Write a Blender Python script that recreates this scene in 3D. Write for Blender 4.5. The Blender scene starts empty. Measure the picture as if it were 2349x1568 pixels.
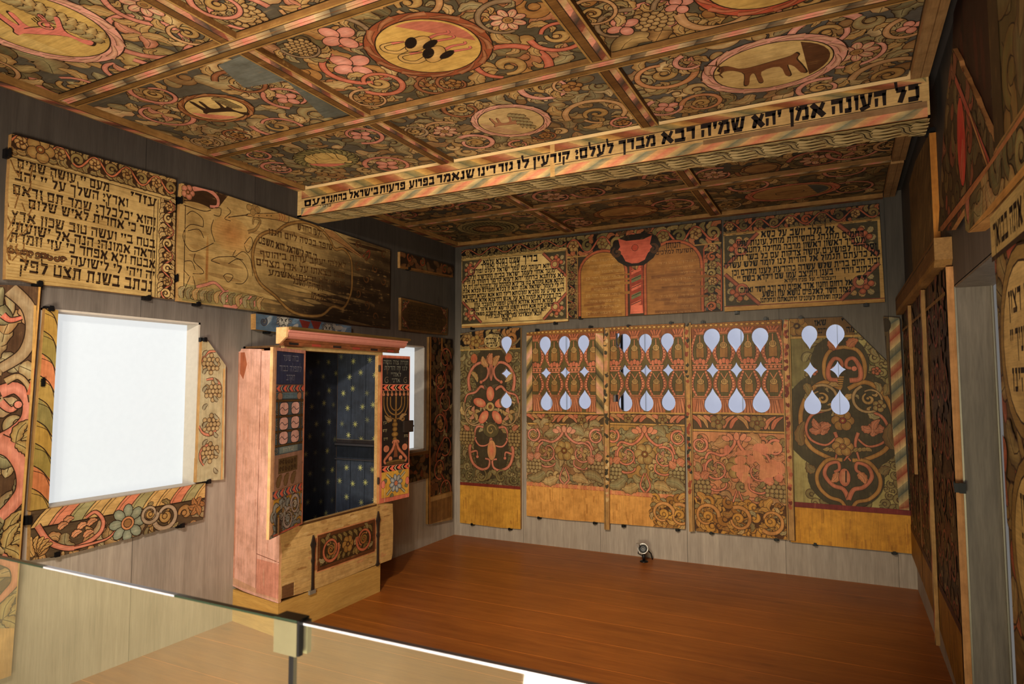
import bpy, math, random
from math import sin, cos, pi, atan2, hypot, radians
from mathutils import Vector, Matrix
from mathutils.geometry import tessellate_polygon
sc = bpy.context.scene
COL = sc.collection
sc.view_settings.view_transform = 'Standard'
sc.view_settings.look = 'None'
# ------------------------------------------------------------------ camera
CAM = (3.6127, -5.8315, 1.5396); YAW, PIT, ROL, F = -0.4671, 0.0656, -0.0022, 1493.67
W, H = 4.0785, 3.0
_fw = Vector((sin(YAW)*cos(PIT), cos(YAW)*cos(PIT), sin(PIT)))
_r = Vector((cos(YAW), -sin(YAW), 0)); _u = _r.cross(_fw)
_R = cos(ROL)*_r + sin(ROL)*_u; _U = -sin(ROL)*_r + cos(ROL)*_u
cam = bpy.data.objects.new('camera', bpy.data.cameras.new('camera')); COL.objects.link(cam)
M3 = Matrix((_R, _U, -_fw)).transposed()
cam.matrix_world = Matrix.Translation(CAM) @ M3.to_4x4()
cam.data.sensor_width = 36; cam.data.lens = F/2349*36; cam.data.clip_start = .05
cam.data.dof.use_dof = True; cam.data.dof.focus_distance = 5.4; cam.data.dof.aperture_fstop = 5.6
sc.camera = cam
def ray(px, py):
    return _R*((px-1174.5)/F) - _U*((py-784)/F) + _fw
def hit(px, py, o, n):
    d = ray(px, py); c = Vector(CAM)
    return c + d*((Vector(o)-c).dot(n)/d.dot(n))
# ------------------------------------------------------------------ colour
def lin(c):
    return tuple((v/255/12.92 if v/255 <= .04045 else ((v/255+.055)/1.055)**2.4) for v in c)
def mixc(a, b, t): return tuple(a[i]+(b[i]-a[i])*t for i in range(3))
OCH=(190,158,102); LGT=(206,178,122); CRM=(214,192,148); OLV=(118,112,78); GRY=(82,80,72); DRK=(54,37,24)
PNK=(202,134,112); PK2=(220,162,142); BRN=(126,78,38); RED=(146,80,58); YEL=(206,158,66); GRN=(92,98,62)
SAG=(158,150,110); BLU=(86,104,120); WOOD=(190,148,92); RAW=(176,136,84); BLK=(26,18,13)
# ------------------------------------------------------------------ nodes
def newmat(name):
    m = bpy.data.materials.new(name); m.use_nodes = True
    nt = m.node_tree; nt.nodes.clear()
    out = nt.nodes.new('ShaderNodeOutputMaterial'); b = nt.nodes.new('ShaderNodeBsdfPrincipled')
    nt.links.new(b.outputs[0], out.inputs[0]); return m, nt, b
def nd(nt, t, **k):
    n = nt.nodes.new(t)
    for a, v in k.items():
        if a.startswith('i_'): n.inputs[int(a[2:])].default_value = v
        else: setattr(n, a, v)
    return n
def ramp(nt, src, stops):
    r = nd(nt, 'ShaderNodeValToRGB'); e = r.color_ramp.elements
    while len(e) < len(stops): e.new(.5)
    for q, (p, c) in zip(e, stops): q.position = p; q.color = (*c, 1) if len(c) == 3 else c
    nt.links.new(src, r.inputs[0]); return r.outputs[0]
def coords(nt, scale, rnd=True):
    tc = nd(nt, 'ShaderNodeTexCoord'); mp = nd(nt, 'ShaderNodeMapping'); mp.inputs[3].default_value = scale
    nt.links.new(tc.outputs['Object'], mp.inputs[0])
    if rnd:
        oi = nd(nt, 'ShaderNodeObjectInfo'); mu = nd(nt, 'ShaderNodeMath', operation='MULTIPLY'); mu.inputs[1].default_value = 37.
        nt.links.new(oi.outputs['Random'], mu.inputs[0]); nt.links.new(mu.outputs[0], mp.inputs[1])
    return mp.outputs[0]
def noise(nt, vec, sc_=1., det=4., rough=.6, dist=0.):
    n = nd(nt, 'ShaderNodeTexNoise'); n.inputs['Scale'].default_value = sc_; n.inputs['Detail'].default_value = det
    n.inputs['Roughness'].default_value = rough; n.inputs['Distortion'].default_value = dist
    nt.links.new(vec, n.inputs['Vector']); return n.outputs['Fac']
def mul(nt, a, b, fac=1., mode='MULTIPLY'):
    m = nd(nt, 'ShaderNodeMix', data_type='RGBA', blend_type=mode)
    if hasattr(fac, 'is_linked'): nt.links.new(fac, m.inputs[0])
    else: m.inputs[0].default_value = fac
    for s, i in ((a, 6), (b, 7)):
        if hasattr(s, 'is_linked'): nt.links.new(s, m.inputs[i])
        else: m.inputs[i].default_value = (*s, 1)
    return m.outputs[2]
_pm = {}
def paintmat(wear=.3, grain='h', dark=1., stain=.5, gloss=.55):
    """aged distemper paint on boards: colour comes from the mesh's own painted colours, worn to bare wood along the grain"""
    k = (wear, grain, dark, stain, gloss)
    if k in _pm: return _pm[k]
    m, nt, b = newmat('aged_paint'); at = nd(nt, 'ShaderNodeAttribute', attribute_name='Col')
    gs = (3, 60, 60) if grain == 'h' else (60, 3, 60)
    g = noise(nt, coords(nt, gs), 1., 4, .65)
    fine = noise(nt, coords(nt, (gs[0]*4, gs[1]*3, 90)), 1., 3, .7)
    big = noise(nt, coords(nt, (2.2, 2.2, 2.2)), 1., 5, .6, .4)
    mid = noise(nt, coords(nt, (14, 14, 14)), 1., 4, .65)
    c = at.outputs['Color']
    c = mul(nt, c, ramp(nt, g, [(.3, (.76,)*3), (.55, (1.,)*3), (.75, (1.08,)*3)]), .8)
    c = mul(nt, c, ramp(nt, fine, [(.3, (.72,)*3), (.6, (1.06,)*3)]), .7)
    c = mul(nt, c, ramp(nt, mid, [(.3, (.74, .70, .64)), (.6, (1.06,)*3)]), .8)
    c = mul(nt, c, ramp(nt, big, [(.3, tuple(v*(1-stain*.55) for v in (1, .92, .82))), (.62, (1.08,)*3)]), 1.)
    if wear:
        w1 = nd(nt, 'ShaderNodeMath', operation='MULTIPLY'); nt.links.new(g, w1.inputs[0]); nt.links.new(mid, w1.inputs[1])
        f = ramp(nt, w1.outputs[0], [(.36-.12*wear, (0,)*3), (.46-.1*wear, (min(1, wear*1.6),)*3)])
        c = mul(nt, c, lin((158, 122, 72)), f, 'MIX')
    if dark != 1: c = mul(nt, c, (dark, dark*.97, dark*.93), 1.)
    nt.links.new(c, b.inputs['Base Color']); b.inputs['Roughness'].default_value = gloss
    b.inputs['Specular IOR Level'].default_value = .25
    bp = nd(nt, 'ShaderNodeBump'); bp.inputs['Strength'].default_value = .12; bp.inputs['Distance'].default_value = .004
    nt.links.new(g, bp.inputs['Height']); nt.links.new(bp.outputs[0], b.inputs['Normal'])
    _pm[k] = m; return m
def woodmat(name, c1, c2, scale=(4, 40, 40), rough=.55, knots=0., spec=.3, rnd=True, bump=.1):
    m, nt, b = newmat(name); v = coords(nt, scale, rnd); g = noise(nt, v, 1., 5, .6, .6)
    c = ramp(nt, g, [(.3, lin(c1)), (.7, lin(c2))])
    f = noise(nt, coords(nt, tuple(s*5 for s in scale), rnd), 1., 2, .6)
    c = mul(nt, c, ramp(nt, f, [(.3, (.85,)*3), (.6, (1.05,)*3)]), .8)
    big = noise(nt, coords(nt, (1.3,)*3, rnd), 1., 4, .6)
    c = mul(nt, c, ramp(nt, big, [(.3, (.84, .84, .86)), (.65, (1.08,)*3)]), 1.)
    if knots:
        vo = nd(nt, 'ShaderNodeTexVoronoi'); vo.inputs['Scale'].default_value = 1.
        nt.links.new(coords(nt, tuple((2.2 if s < 10 else 5.) for s in scale), rnd), vo.inputs['Vector'])
        c = mul(nt, c, ramp(nt, vo.outputs['Distance'], [(.03, (1-knots,)*3), (.14, (1,)*3)]), 1.)
    nt.links.new(c, b.inputs['Base Color']); b.inputs['Roughness'].default_value = rough
    b.inputs['Specular IOR Level'].default_value = spec
    if bump:
        bp = nd(nt, 'ShaderNodeBump'); bp.inputs['Strength'].default_value = bump; bp.inputs['Distance'].default_value = .003
        nt.links.new(g, bp.inputs['Height']); nt.links.new(bp.outputs[0], b.inputs['Normal'])
    return m
def plain(name, c, rough=.5, metal=0., spec=.5, emit=None, es=1.):
    m, nt, b = newmat(name)
    n = noise(nt, coords(nt, (30,)*3), 1., 3)
    col = mul(nt, ramp(nt, n, [(.3, tuple(v*.9 for v in lin(c))), (.7, lin(c))]), (1, 1, 1), 1.)
    nt.links.new(col, b.inputs['Base Color'])
    b.inputs['Roughness'].default_value = rough; b.inputs['Metallic'].default_value = metal
    b.inputs['Specular IOR Level'].default_value = spec
    if emit: b.inputs['Emission Color'].default_value = (*lin(emit), 1); b.inputs['Emission Strength'].default_value = es
    return m
# ------------------------------------------------------------------ objects
def tag(o, label=None, cat=None, group=None, kind=None):
    if label: o['label'] = label
    if cat: o['category'] = cat
    if group: o['group'] = group
    if kind: o['kind'] = kind
    return o
def link(name, verts, faces, mats, parent=None, mw=None, fm=None, cols=None, smooth=False):
    me = bpy.data.meshes.new(name); me.from_pydata(verts, [], faces); me.update()
    for m in (mats if isinstance(mats, list) else [mats]): me.materials.append(m)
    if fm: me.polygons.foreach_set('material_index', fm)
    if smooth: me.polygons.foreach_set('use_smooth', [True]*len(faces))
    if cols is not None:
        a = me.color_attributes.new('Col', 'FLOAT_COLOR', 'CORNER'); a.data.foreach_set('color', cols)
    o = bpy.data.objects.new(name, me); COL.objects.link(o)
    if mw is not None: o.matrix_world = mw
    if parent: o.parent = parent; o.matrix_parent_inverse = parent.matrix_world.inverted()
    return o
def empty(name, loc, label=None, cat=None, group=None):
    o = bpy.data.objects.new(name, None); o.empty_display_size = .1; COL.objects.link(o); o.location = loc
    bpy.context.view_layer.update(); return tag(o, label, cat, group)
class MB:
    def __init__(s): s.v = []; s.f = []
    def box(s, a, b):
        n = len(s.v); (x0, y0, z0), (x1, y1, z1) = a, b
        s.v += [(x, y, z) for z in (z0, z1) for y in (y0, y1) for x in (x0, x1)]
        s.f += [tuple(n+i for i in q) for q in ((0, 2, 3, 1), (4, 5, 7, 6), (0, 1, 5, 4), (2, 6, 7, 3), (0, 4, 6, 2), (1, 3, 7, 5))]; return s
    def prism(s, base, top):
        n = len(s.v); k = len(base); s.v += list(base)+list(top)
        s.f += [tuple(n+i for i in range(k))[::-1], tuple(n+k+i for i in range(k))]
        s.f += [(n+i, n+(i+1) % k, n+k+(i+1) % k, n+k+i) for i in range(k)]; return s
    def lathe(s, prof, o, ax, seg=20):
        ax = Vector(ax).normalized(); a = ax.orthogonal().normalized(); b = ax.cross(a); n = len(s.v); o = Vector(o)
        for r, h in prof:
            for i in range(seg):
                t = 2*pi*i/seg; s.v.append(tuple(o+ax*h+(a*cos(t)+b*sin(t))*r))
        for j in range(len(prof)-1):
            for i in range(seg):
                s.f.append((n+j*seg+i, n+j*seg+(i+1) % seg, n+(j+1)*seg+(i+1) % seg, n+(j+1)*seg+i))
        s.f.append(tuple(n+i for i in range(seg))[::-1]); q = n+(len(prof)-1)*seg; s.f.append(tuple(q+i for i in range(seg))); return s
    def tube(s, pts, r, seg=8):
        for a, b in zip(pts, pts[1:]):
            d = Vector(b)-Vector(a); s.lathe([(r, 0), (r, d.length)], a, d, seg)
        return s
    def build(s, name, mat, parent=None, smooth=False): return link(name, s.v, s.f, mat, parent, smooth=smooth)
# ------------------------------------------------------------------ frames on the real wall planes
class Frame:
    def __init__(s, o, u, v):
        s.o = Vector(o); s.u = Vector(u).normalized(); s.v = Vector(v).normalized(); s.n = s.u.cross(s.v)
    def px(s, x, y):
        p = hit(x, y, s.o, s.n)-s.o; return (p.dot(s.u), p.dot(s.v))
    def mw(s, du=0, dv=0):
        m = Matrix((s.u, s.v, s.n)).transposed().to_4x4(); m.translation = s.o+s.u*du+s.v*dv; return m
def FL(off=.035): return Frame((off, 0, 0), (0, 1, 0), (0, 0, 1))
def FB(off=.035): return Frame((0, -off, 0), (1, 0, 0), (0, 0, 1))
def FR(off=.06): return Frame((W-off, 0, 0), (0, -1, 0), (0, 0, 1))
def FC(z=3.03): return Frame((0, 0, z), (1, 0, 0), (0, -1, 0))
# ------------------------------------------------------------------ convex clipping of painted shapes (verts are x, y, r, g, b)
def _cut(poly, ax, ay, bx, by, keep):
    out = []; n = len(poly); d = [((bx-ax)*(p[1]-ay)-(by-ay)*(p[0]-ax))*keep for p in poly]
    for i in range(n):
        p, q, dp, dq = poly[i], poly[(i+1) % n], d[i], d[(i+1) % n]
        if dp >= 0: out.append(p)
        if (dp > 0 > dq) or (dp < 0 < dq):
            t = dp/(dp-dq); out.append(tuple(p[k]+(q[k]-p[k])*t for k in range(5)))
    return out if len(out) > 2 else []
def clip_in(poly, conv):
    for i in range(len(conv)):
        a, b = conv[i], conv[(i+1) % len(conv)]; poly = _cut(poly, *a, *b, 1)
        if not poly: return []
    return poly
def clip_out(poly, conv):
    res = []; rem = poly
    for i in range(len(conv)):
        a, b = conv[i], conv[(i+1) % len(conv)]
        o = _cut(rem, *a, *b, -1)
        if o: res.append(o)
        rem = _cut(rem, *a, *b, 1)
        if not rem: return [poly]
    return res
def area(p): return sum(p[i][0]*p[(i+1) % len(p)][1]-p[(i+1) % len(p)][0]*p[i][1] for i in range(len(p)))/2
def bbox(p): return min(a[0] for a in p), min(a[1] for a in p), max(a[0] for a in p), max(a[1] for a in p)
def spline(pts, n=6):
    if len(pts) < 3: 
        a, b = pts; return [(a[0]+(b[0]-a[0])*i/n, a[1]+(b[1]-a[1])*i/n) for i in range(n+1)]
    P = [pts[0]]+list(pts)+[pts[-1]]; out = []
    for i in range(1, len(P)-2):
        p0, p1, p2, p3 = P[i-1:i+3]
        for j in range(n):
            t = j/n; out.append(tuple(.5*(2*p1[k]+(p2[k]-p0[k])*t+(2*p0[k]-5*p1[k]+4*p2[k]-p3[k])*t*t+(3*p1[k]-p0[k]-3*p2[k]+p3[k])*t**3) for k in (0, 1)))
    out.append(tuple(pts[-1])); return out
LAYER = 5e-5
class Board:
    """a real board (outline in its own plane, with thickness and cut-outs) carrying its painted decoration in the same mesh"""
    def __init__(s, fr, outline, base, th=.02, px=True, holes=(), edge=RAW, clip=None, ow=.004, seed=1):
        s.fr = fr; s.out = [fr.px(*p) for p in outline] if px else [tuple(p) for p in outline]
        if area(s.out) < 0: s.out.reverse()
        s.holes = [h if area(h) > 0 else h[::-1] for h in holes]; s.base = base; s.th = th; s.edge = edge
        s.shapes = []; s.grid = {}; s.ow = ow; s.rng = random.Random(seed)
        x0, y0, x1, y1 = bbox(s.out); s.bb = (x0, y0, x1, y1)
        hull = []; P_ = sorted(set(s.out))
        for seq in (P_, P_[::-1]):
            h = []
            for p in seq:
                while len(h) > 1 and (h[-1][0]-h[-2][0])*(p[1]-h[-2][1])-(h[-1][1]-h[-2][1])*(p[0]-h[-2][0]) <= 1e-7: h.pop()
                h.append(p)
            hull += h[:-1]
        s.clip = clip or hull
        if area(s.clip) < 0: s.clip = s.clip[::-1]
        s.hp = []
        for h in s.holes:
            for t in tessellate_polygon([[Vector((*p, 0)) for p in h]]):
                q = [h[i] for i in t]; q = q if area(q) > 0 else q[::-1]
                if abs(area(q)) > 1e-9: s.hp.append((q, bbox(q)))
    def p(s, x, y): return s.fr.px(x, y)
    def pts(s, l): return [s.fr.px(*q) for q in l]
    def add(s, polys):
        """polys: list of (pts, colours or colour); one paint layer"""
        res = []; cells = set()
        X0, Y0, X1, Y1 = s.bb
        for pts, c in polys:
            vc = [(*p, *(c[i] if isinstance(c[0], tuple) else c)) for i, p in enumerate(pts)]
            b = bbox(vc)
            if b[2] < X0 or b[0] > X1 or b[3] < Y0 or b[1] > Y1: continue
            if not s.clip_ok(b): vc = clip_in(vc if area(vc) > 0 else vc[::-1], s.clip)
            if not vc: continue
            ps = [vc]
            for q, qb in s.hp:
                if qb[0] < b[2] and qb[2] > b[0] and qb[1] < b[3] and qb[3] > b[1]:
                    ps = [r for t in ps for r in clip_out(t, q)]
            for t in ps:
                if abs(area(t)) < 1e-9: continue
                res.append(t); tb = bbox(t)
                for i in range(int(tb[0]*50//1), int(tb[2]*50//1)+1):
                    for j in range(int(tb[1]*50//1), int(tb[3]*50//1)+1): cells.add((i, j))
        if not res: return
        L = 1+max((s.grid.get(c, 0) for c in cells), default=0)
        for c in cells: s.grid[c] = L
        s.shapes.append((L, res))
    def clip_ok(s, b):
        for i in range(len(s.clip)):
            a, c = s.clip[i], s.clip[(i+1) % len(s.clip)]
            for p in ((b[0], b[1]), (b[2], b[1]), (b[0], b[3]), (b[2], b[3])):
                if (c[0]-a[0])*(p[1]-a[1])-(c[1]-a[1])*(p[0]-a[0]) < 0: return False
        return True
    # --- drawing
    def shade(s, fn, nx=24, ny=12):
        x0, y0, x1, y1 = s.bb; g = [[(x0+(x1-x0)*i/nx, y0+(y1-y0)*j/ny) for i in range(nx+1)] for j in range(ny+1)]
        c = [[fn(i/nx, j/ny) for i in range(nx+1)] for j in range(ny+1)]
        s.add([([g[j][i], g[j][i+1], g[j+1][i+1], g[j+1][i]], [c[j][i], c[j][i+1], c[j+1][i+1], c[j+1][i]]) for j in range(ny) for i in range(nx)])
    def poly(s, pts, c, tess=True):
        if tess and len(pts) > 4:
            s.add([([pts[i] for i in t], c) for t in tessellate_polygon([[Vector((*p, 0)) for p in pts]])])
        else: s.add([(pts, c)])
    def rib(s, pts, w, c, c2=None, smooth=True, n=5, out=True, oc=DRK, lob=0, nl=6, side=0, ow=None, hi=None):
        """ribbon along pts; w number, (w0,w1) or function; c centre colour, c2 rim colour"""
        P = spline(pts, n) if smooth else list(pts); N = len(P)
        if N < 2: return
        ow = s.ow if ow is None else ow
        f = w if callable(w) else ((lambda t: w[0]+(w[1]-w[0])*t) if isinstance(w, tuple) else (lambda t: w))
        L = []; R = []; O1 = []; O2 = []
        for i, p in enumerate(P):
            a = P[max(0, i-1)]; b = P[min(N-1, i+1)]; dx, dy = b[0]-a[0], b[1]-a[1]; q = hypot(dx, dy) or 1e-9
            nx, ny = -dy/q, dx/q; t = i/(N-1); h = f(t)/2
            l = h*(1+lob*(abs(sin(t*nl*pi))-.6)) if lob else h
            hl, hr = (l if side >= 0 else h), (l if side <= 0 else h)
            L.append((p[0]+nx*hl, p[1]+ny*hl)); R.append((p[0]-nx*hr, p[1]-ny*hr))
            O1.append((p[0]+nx*(hl+ow), p[1]+ny*(hl+ow))); O2.append((p[0]-nx*(hr+ow), p[1]-ny*(hr+ow)))
        if out: s.add([([O2[i], O2[i+1], O1[i+1], O1[i]], oc) for i in range(N-1)])
        if c2:
            s.add([([R[i], R[i+1], P[i+1], P[i]], [c2, c2, c, c]) for i in range(N-1)]+[([P[i], P[i+1], L[i+1], L[i]], [c, c, c2, c2]) for i in range(N-1)])
        else: s.add([([R[i], R[i+1], L[i+1], L[i]], c) for i in range(N-1)])
    def line(s, pts, w=None, c=DRK, smooth=True, n=4):
        s.rib(pts, w or s.ow*1.2, c, smooth=smooth, n=n, out=False)
    def pline(s, pts, w=None, c=DRK, smooth=True, n=4): s.line(s.pts(pts), w, c, smooth, n)
    def ell(s, c, rx, ry=None, col=OCH, rot=0, c2=None, out=True, oc=DRK, n=16, ow=None):
        ry = rx if ry is None else ry; ow = s.ow if ow is None else ow; ca, sa = cos(rot), sin(rot)
        f = lambda k: [(c[0]+ca*(rx+k)*cos(t)-sa*(ry+k)*sin(t), c[1]+sa*(rx+k)*cos(t)+ca*(ry+k)*sin(t)) for t in [2*pi*i/n for i in range(n)]]
        if out: s.add([(f(ow), oc)])
        q = f(0)
        if c2: s.add([([c, q[i], q[(i+1) % n]], [col, c2, c2]) for i in range(n)])
        else: s.add([(q, col)])
    def leaf(s, a, b, wd, c=OCH, c2=None, bend=.15, lob=.35, nl=5, vein=True, out=True, oc=DRK):
        dx, dy = b[0]-a[0], b[1]-a[1]; m = ((a[0]+b[0])/2-dy*bend, (a[1]+b[1])/2+dx*bend)
        c2 = c2 or mixc(c, BRN, .45); c = mixc(c, CRM, .22)
        prof = lambda t: wd*(sin(pi*min(1, max(0, t))**.75)**.8)+.0005
        s.rib([a, m, b], prof, c, c2, n=max(5, nl+3), lob=lob, nl=nl, out=out, oc=oc)
        if vein: s.line(spline([a, m, b], 3)[:-1], s.ow*.7, mixc(c2, DRK, .7), smooth=False)
    def flower(s, c, r, n=6, col=PNK, col2=None, cc=OCH, rot=0., two=True):
        col2 = col2 or mixc(col, CRM, .45)
        for k in range(n):
            a = rot+2*pi*k/n; rw = r*min(.42, 2.0/n)
            s.ell((c[0]+cos(a)*r*.62, c[1]+sin(a)*r*.62), r*.42, rw, col2, a, col, n=12)
            if two: s.line([(c[0]+cos(a)*r*.38, c[1]+sin(a)*r*.38), (c[0]+cos(a)*r*.85, c[1]+sin(a)*r*.85)], s.ow*.6, mixc(col, DRK, .55), smooth=False)
        s.ell(c, r*.3, None, cc, c2=mixc(cc, BRN, .5), n=12)
        s.ell(c, r*.15, None, mixc(cc, BRN, .6), n=8, ow=s.ow*.5)
    def rosette(s, c, r, col=OCH, cc=BRN, rot=0., n=5):
        for k in range(n):
            a = rot+2*pi*k/n
            s.ell((c[0]+cos(a)*r*.55, c[1]+sin(a)*r*.55), r*.42, r*.42, col, a, mixc(col, BRN, .55), n=12)
        s.ell(c, r*.28, None, cc, n=10); s.ell(c, r*.13, None, col, n=8, ow=s.ow*.5)
    def grapes(s, c, rx, ry, r, col=OCH, rot=0.):
        rows = int(2*ry/(r*1.6)); 
        for j in range(rows+1):
            y = -ry+2*ry*j/max(1, rows); hw = rx*math.sqrt(max(0, 1-(y/ry)**2))*.95+r*.2; k = int(2*hw/(r*1.75))
            for i in range(k+1):
                x = -hw+2*hw*(i+.0)/max(1, k) if k else 0
                q = (c[0]+x*cos(rot)-y*sin(rot)+s.rng.uniform(-.1, .1)*r, c[1]+x*sin(rot)+y*cos(rot))
                s.ell(q, r, None, mixc(col, CRM, .2), c2=mixc(col, BRN, .35), n=9)
    def curl(s, c, r, a0=0., turns=1.2, d=1, w=.02, col=OCH, c2=None, bulb=True, tail=None):
        pts = [] if tail is None else [tail]
        for i in range(int(turns*12)+1):
            t = i/(turns*12); a = a0+d*t*turns*2*pi; q = r*(1-t*.82)
            pts.append((c[0]+q*cos(a), c[1]+q*sin(a)))
        s.rib(pts, lambda t: w*(.55+.55*sin(pi*min(1, t*1.1))) if tail is None else w*(1-.45*t), col, c2 or mixc(col, BRN, .4), n=2)
        if bulb: s.ell(pts[-1], w*.55, None, col, c2=c2 or mixc(col, BRN, .4), n=9)
    def vine(s, pts, w=.02, col=PNK, hi=True, end=None, px=True, c2=None, taper=.5):
        P = s.pts(pts) if px else pts
        s.rib(P, (w, w*taper), mixc(col, PK2, .3) if not c2 else col, c2 or mixc(col, RED, .35))
        if end: s.ell(P[-1], w*end, None, col, n=9)
    def scroll(s, c, r, a0, d, w=.02, col=PNK, turns=.95, fl=None, sprays=4, lc=OCH, fr=.45, inner=True):
        """round scrolling stem with leaves sprouting from it and a blossom in its eye"""
        pts = []
        for i in range(int(turns*14)+1):
            t = i/(turns*14); a = a0+d*t*turns*2*pi; q = r*(1-.42*t*t); pts.append((c[0]+q*cos(a), c[1]+q*sin(a)))
        for k in range(sprays):
            i = int((k+.6)/sprays*(len(pts)-2)); p = pts[i]; q = pts[min(len(pts)-1, i+1)]
            ta = atan2(q[1]-p[1], q[0]-p[0]); o = ta-d*.75; L = r*s.rng.uniform(.6, .85)
            s.leaf(p, (p[0]+cos(o)*L, p[1]+sin(o)*L), L*.5, [lc, SAG, (140, 128, 84), LGT][k % 4], bend=-.25*d, lob=.4, nl=4)
            if inner:
                o = ta+d*.9; L = r*.42; s.leaf(p, (p[0]+cos(o)*L, p[1]+sin(o)*L), L*.45, [SAG, lc, OCH][k % 3], bend=.3*d, lob=.3, nl=3)
        s.rib(pts, (w, w*.55), mixc(col, PK2, .35), mixc(col, RED, .3), n=2)
        if fl: fl(c, r*fr)
        else: s.curl(c, r*.42, a0+d*turns*2*pi, 1.1, d, w*.9, lc)
    def fill(s, box, step, cols=(OLV, SAG, OCH), seed=3, avoid=(), kinds='lllc', dens=1., size=1., swirl=None):
        """dense background foliage"""
        rng = random.Random(seed); x0, y0, x1, y1 = box; nx = max(1, int((x1-x0)/step)); ny = max(1, int((y1-y0)/step))
        for j in range(ny+1):
            for i in range(nx+1):
                if rng.random() > dens: continue
                x = x0+(i+.5*(j % 2)+rng.uniform(-.3, .3))*step; y = y0+(j+rng.uniform(-.3, .3))*step
                if any(((x-a[0])/a[2])**2+((y-a[1])/a[3 if len(a) > 3 else 2])**2 < 1 for a in avoid): continue
                col = rng.choice(cols); k = rng.choice(kinds); a = swirl(x, y)+rng.uniform(-.7, .7) if swirl else rng.uniform(0, 2*pi); L = step*rng.uniform(1.0, 1.6)*size
                if k == 'l': s.leaf((x-cos(a)*L/2, y-sin(a)*L/2), (x+cos(a)*L/2, y+sin(a)*L/2), L*rng.uniform(.45, .62), col, c2=rng.choice((None, mixc(col, DRK, .45), mixc(col, RED, .35))), bend=rng.choice((-.35, .35)), lob=rng.choice((0, .35, .5)), nl=4)
                elif k == 'c': s.curl((x, y), L*.45, a, 1., rng.choice((1, -1)), L*.3, col)
                elif k == 'f': s.rosette((x, y), L*.42, col, rot=a)
                elif k == 'g': s.grapes((x, y), L*.4, L*.45, L*.13, col)
                elif k == 'b': s.ell((x, y), L*.22, L*.3, col, a, mixc(col, BRN, .5))
    def rect(s, a, b, c): s.add([([(a[0], a[1]), (b[0], a[1]), (b[0], b[1]), (a[0], b[1])], c)])
    def quad(s, pts, c, c2=None, px=True):
        q = s.pts(pts) if px else pts; s.add([(q, c if c2 is None else [c, c, c2, c2])])
    def stripes(s, q, n, cols, slant=1., px=True, oc=None):
        """diagonal painted stripes along band quad q (a->b along, d->c)"""
        a, b, c, d = s.pts(q) if px else q
        L = lambda p, r, t: (p[0]+(r[0]-p[0])*t, p[1]+(r[1]-p[1])*t)
        polys = []; N = n
        for k in range(-int(abs(slant))-1, N+int(abs(slant))+1):
            col = cols[k % len(cols)]; t0, t1 = k/N, (k+1)/N; sh = slant/N
            cl = lambda t: min(1, max(0, t))
            e = mixc(col, cols[(k+1) % len(cols)], .6)
            polys.append(([L(a, b, cl(t0)), L(a, b, cl(t1)), L(d, c, cl(t1+sh)), L(d, c, cl(t0+sh))], [col, e, e, col]))
        s.add(polys)
        if oc: s.line([a, b], c=oc, smooth=False); s.line([d, c], c=oc, smooth=False)
    def text(s, st, R, L, h, col=BLK, px=True, bold=1.):
        """Hebrew lettering written from right end R to left end L on one baseline"""
        if px: R, L = s.p(*R), s.p(*L)
        st = st.strip(); ws = [GL[c][0]+.13 if c in GL else .42 for c in st]; tot = sum(ws)
        dx, dy = L[0]-R[0], L[1]-R[1]; ln = hypot(dx, dy); k = ln/(tot*h); ex, ey = dx/ln, dy/ln
        x = 0.; polys = []
        for ch, w in zip(st, ws):
            if ch in GL:
                gw = GL[ch][0]
                for (x1, y1, x2, y2, t) in GL[ch][1]:
                    t = t*bold
                    q = []
                    ax, bx = (x+(gw-x1))*h*k, (x+(gw-x2))*h*k; ay, by = y1*h, y2*h
                    # horizontals are heavy with slanted ends, verticals lighter
                    if abs(y1-y2) < .12: q = [(ax, ay-t*h/2), (bx, by-t*h/2), (bx-.06*h*k, by+t*h/2), (ax+.0, ay+t*h/2)]
                    elif abs(x1-x2) < .12: tt = t*h*k/2*.95; q = [(ax-tt, ay), (ax+tt, ay), (bx+tt*.8, by), (bx-tt*.8, by)]
                    else:
                        l = hypot(bx-ax, by-ay); nx, ny = -(by-ay)/l*t*h/2, (bx-ax)/l*t*h/2
                        q = [(ax+nx, ay+ny), (ax-nx, ay-ny), (bx-nx, by-ny), (bx+nx, by+ny)]
                    q = [(R[0]+ex*u+ey*v, R[1]+ey*u-ex*v) for u, v in q]
                    if area(q) < 0: q.reverse()
                    polys.append((q, col))
            x += w
        s.add(polys)
    def build(s, name, label=None, cat='painted board', group=None, parent=None, mat=None, **mk):
        mat = mat or paintmat(**mk)
        x0, y0 = s.bb[0], s.bb[1]; V = []; Fc = []; C = []
        def face(ix, c):
            Fc.append(ix)
            for _ in ix if not isinstance(c, list) else (): C.extend((*lin(c), 1))
            if isinstance(c, list):
                for q in c: C.extend((*lin(q), 1))
        loops = [s.out]+s.holes; flat = [p for l in loops for p in l]
        V += [(p[0]-x0, p[1]-y0, 0) for p in flat]+[(p[0]-x0, p[1]-y0, -s.th) for p in flat]; n = len(flat)
        for t in tessellate_polygon([[Vector((*p, 0)) for p in l] for l in loops]):
            q = list(t)
            if area([flat[i] for i in q]) < 0: q.reverse()
            face(tuple(q), s.base); face(tuple(n+i for i in q[::-1]), WOOD)
        k = 0
        for li, l in enumerate(loops):
            m = len(l)
            for i in range(m):
                a, b = k+i, k+(i+1) % m
                face((a, n+a, n+b, b) if li == 0 else (a, b, n+b, n+a), s.edge)
            k += m
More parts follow.
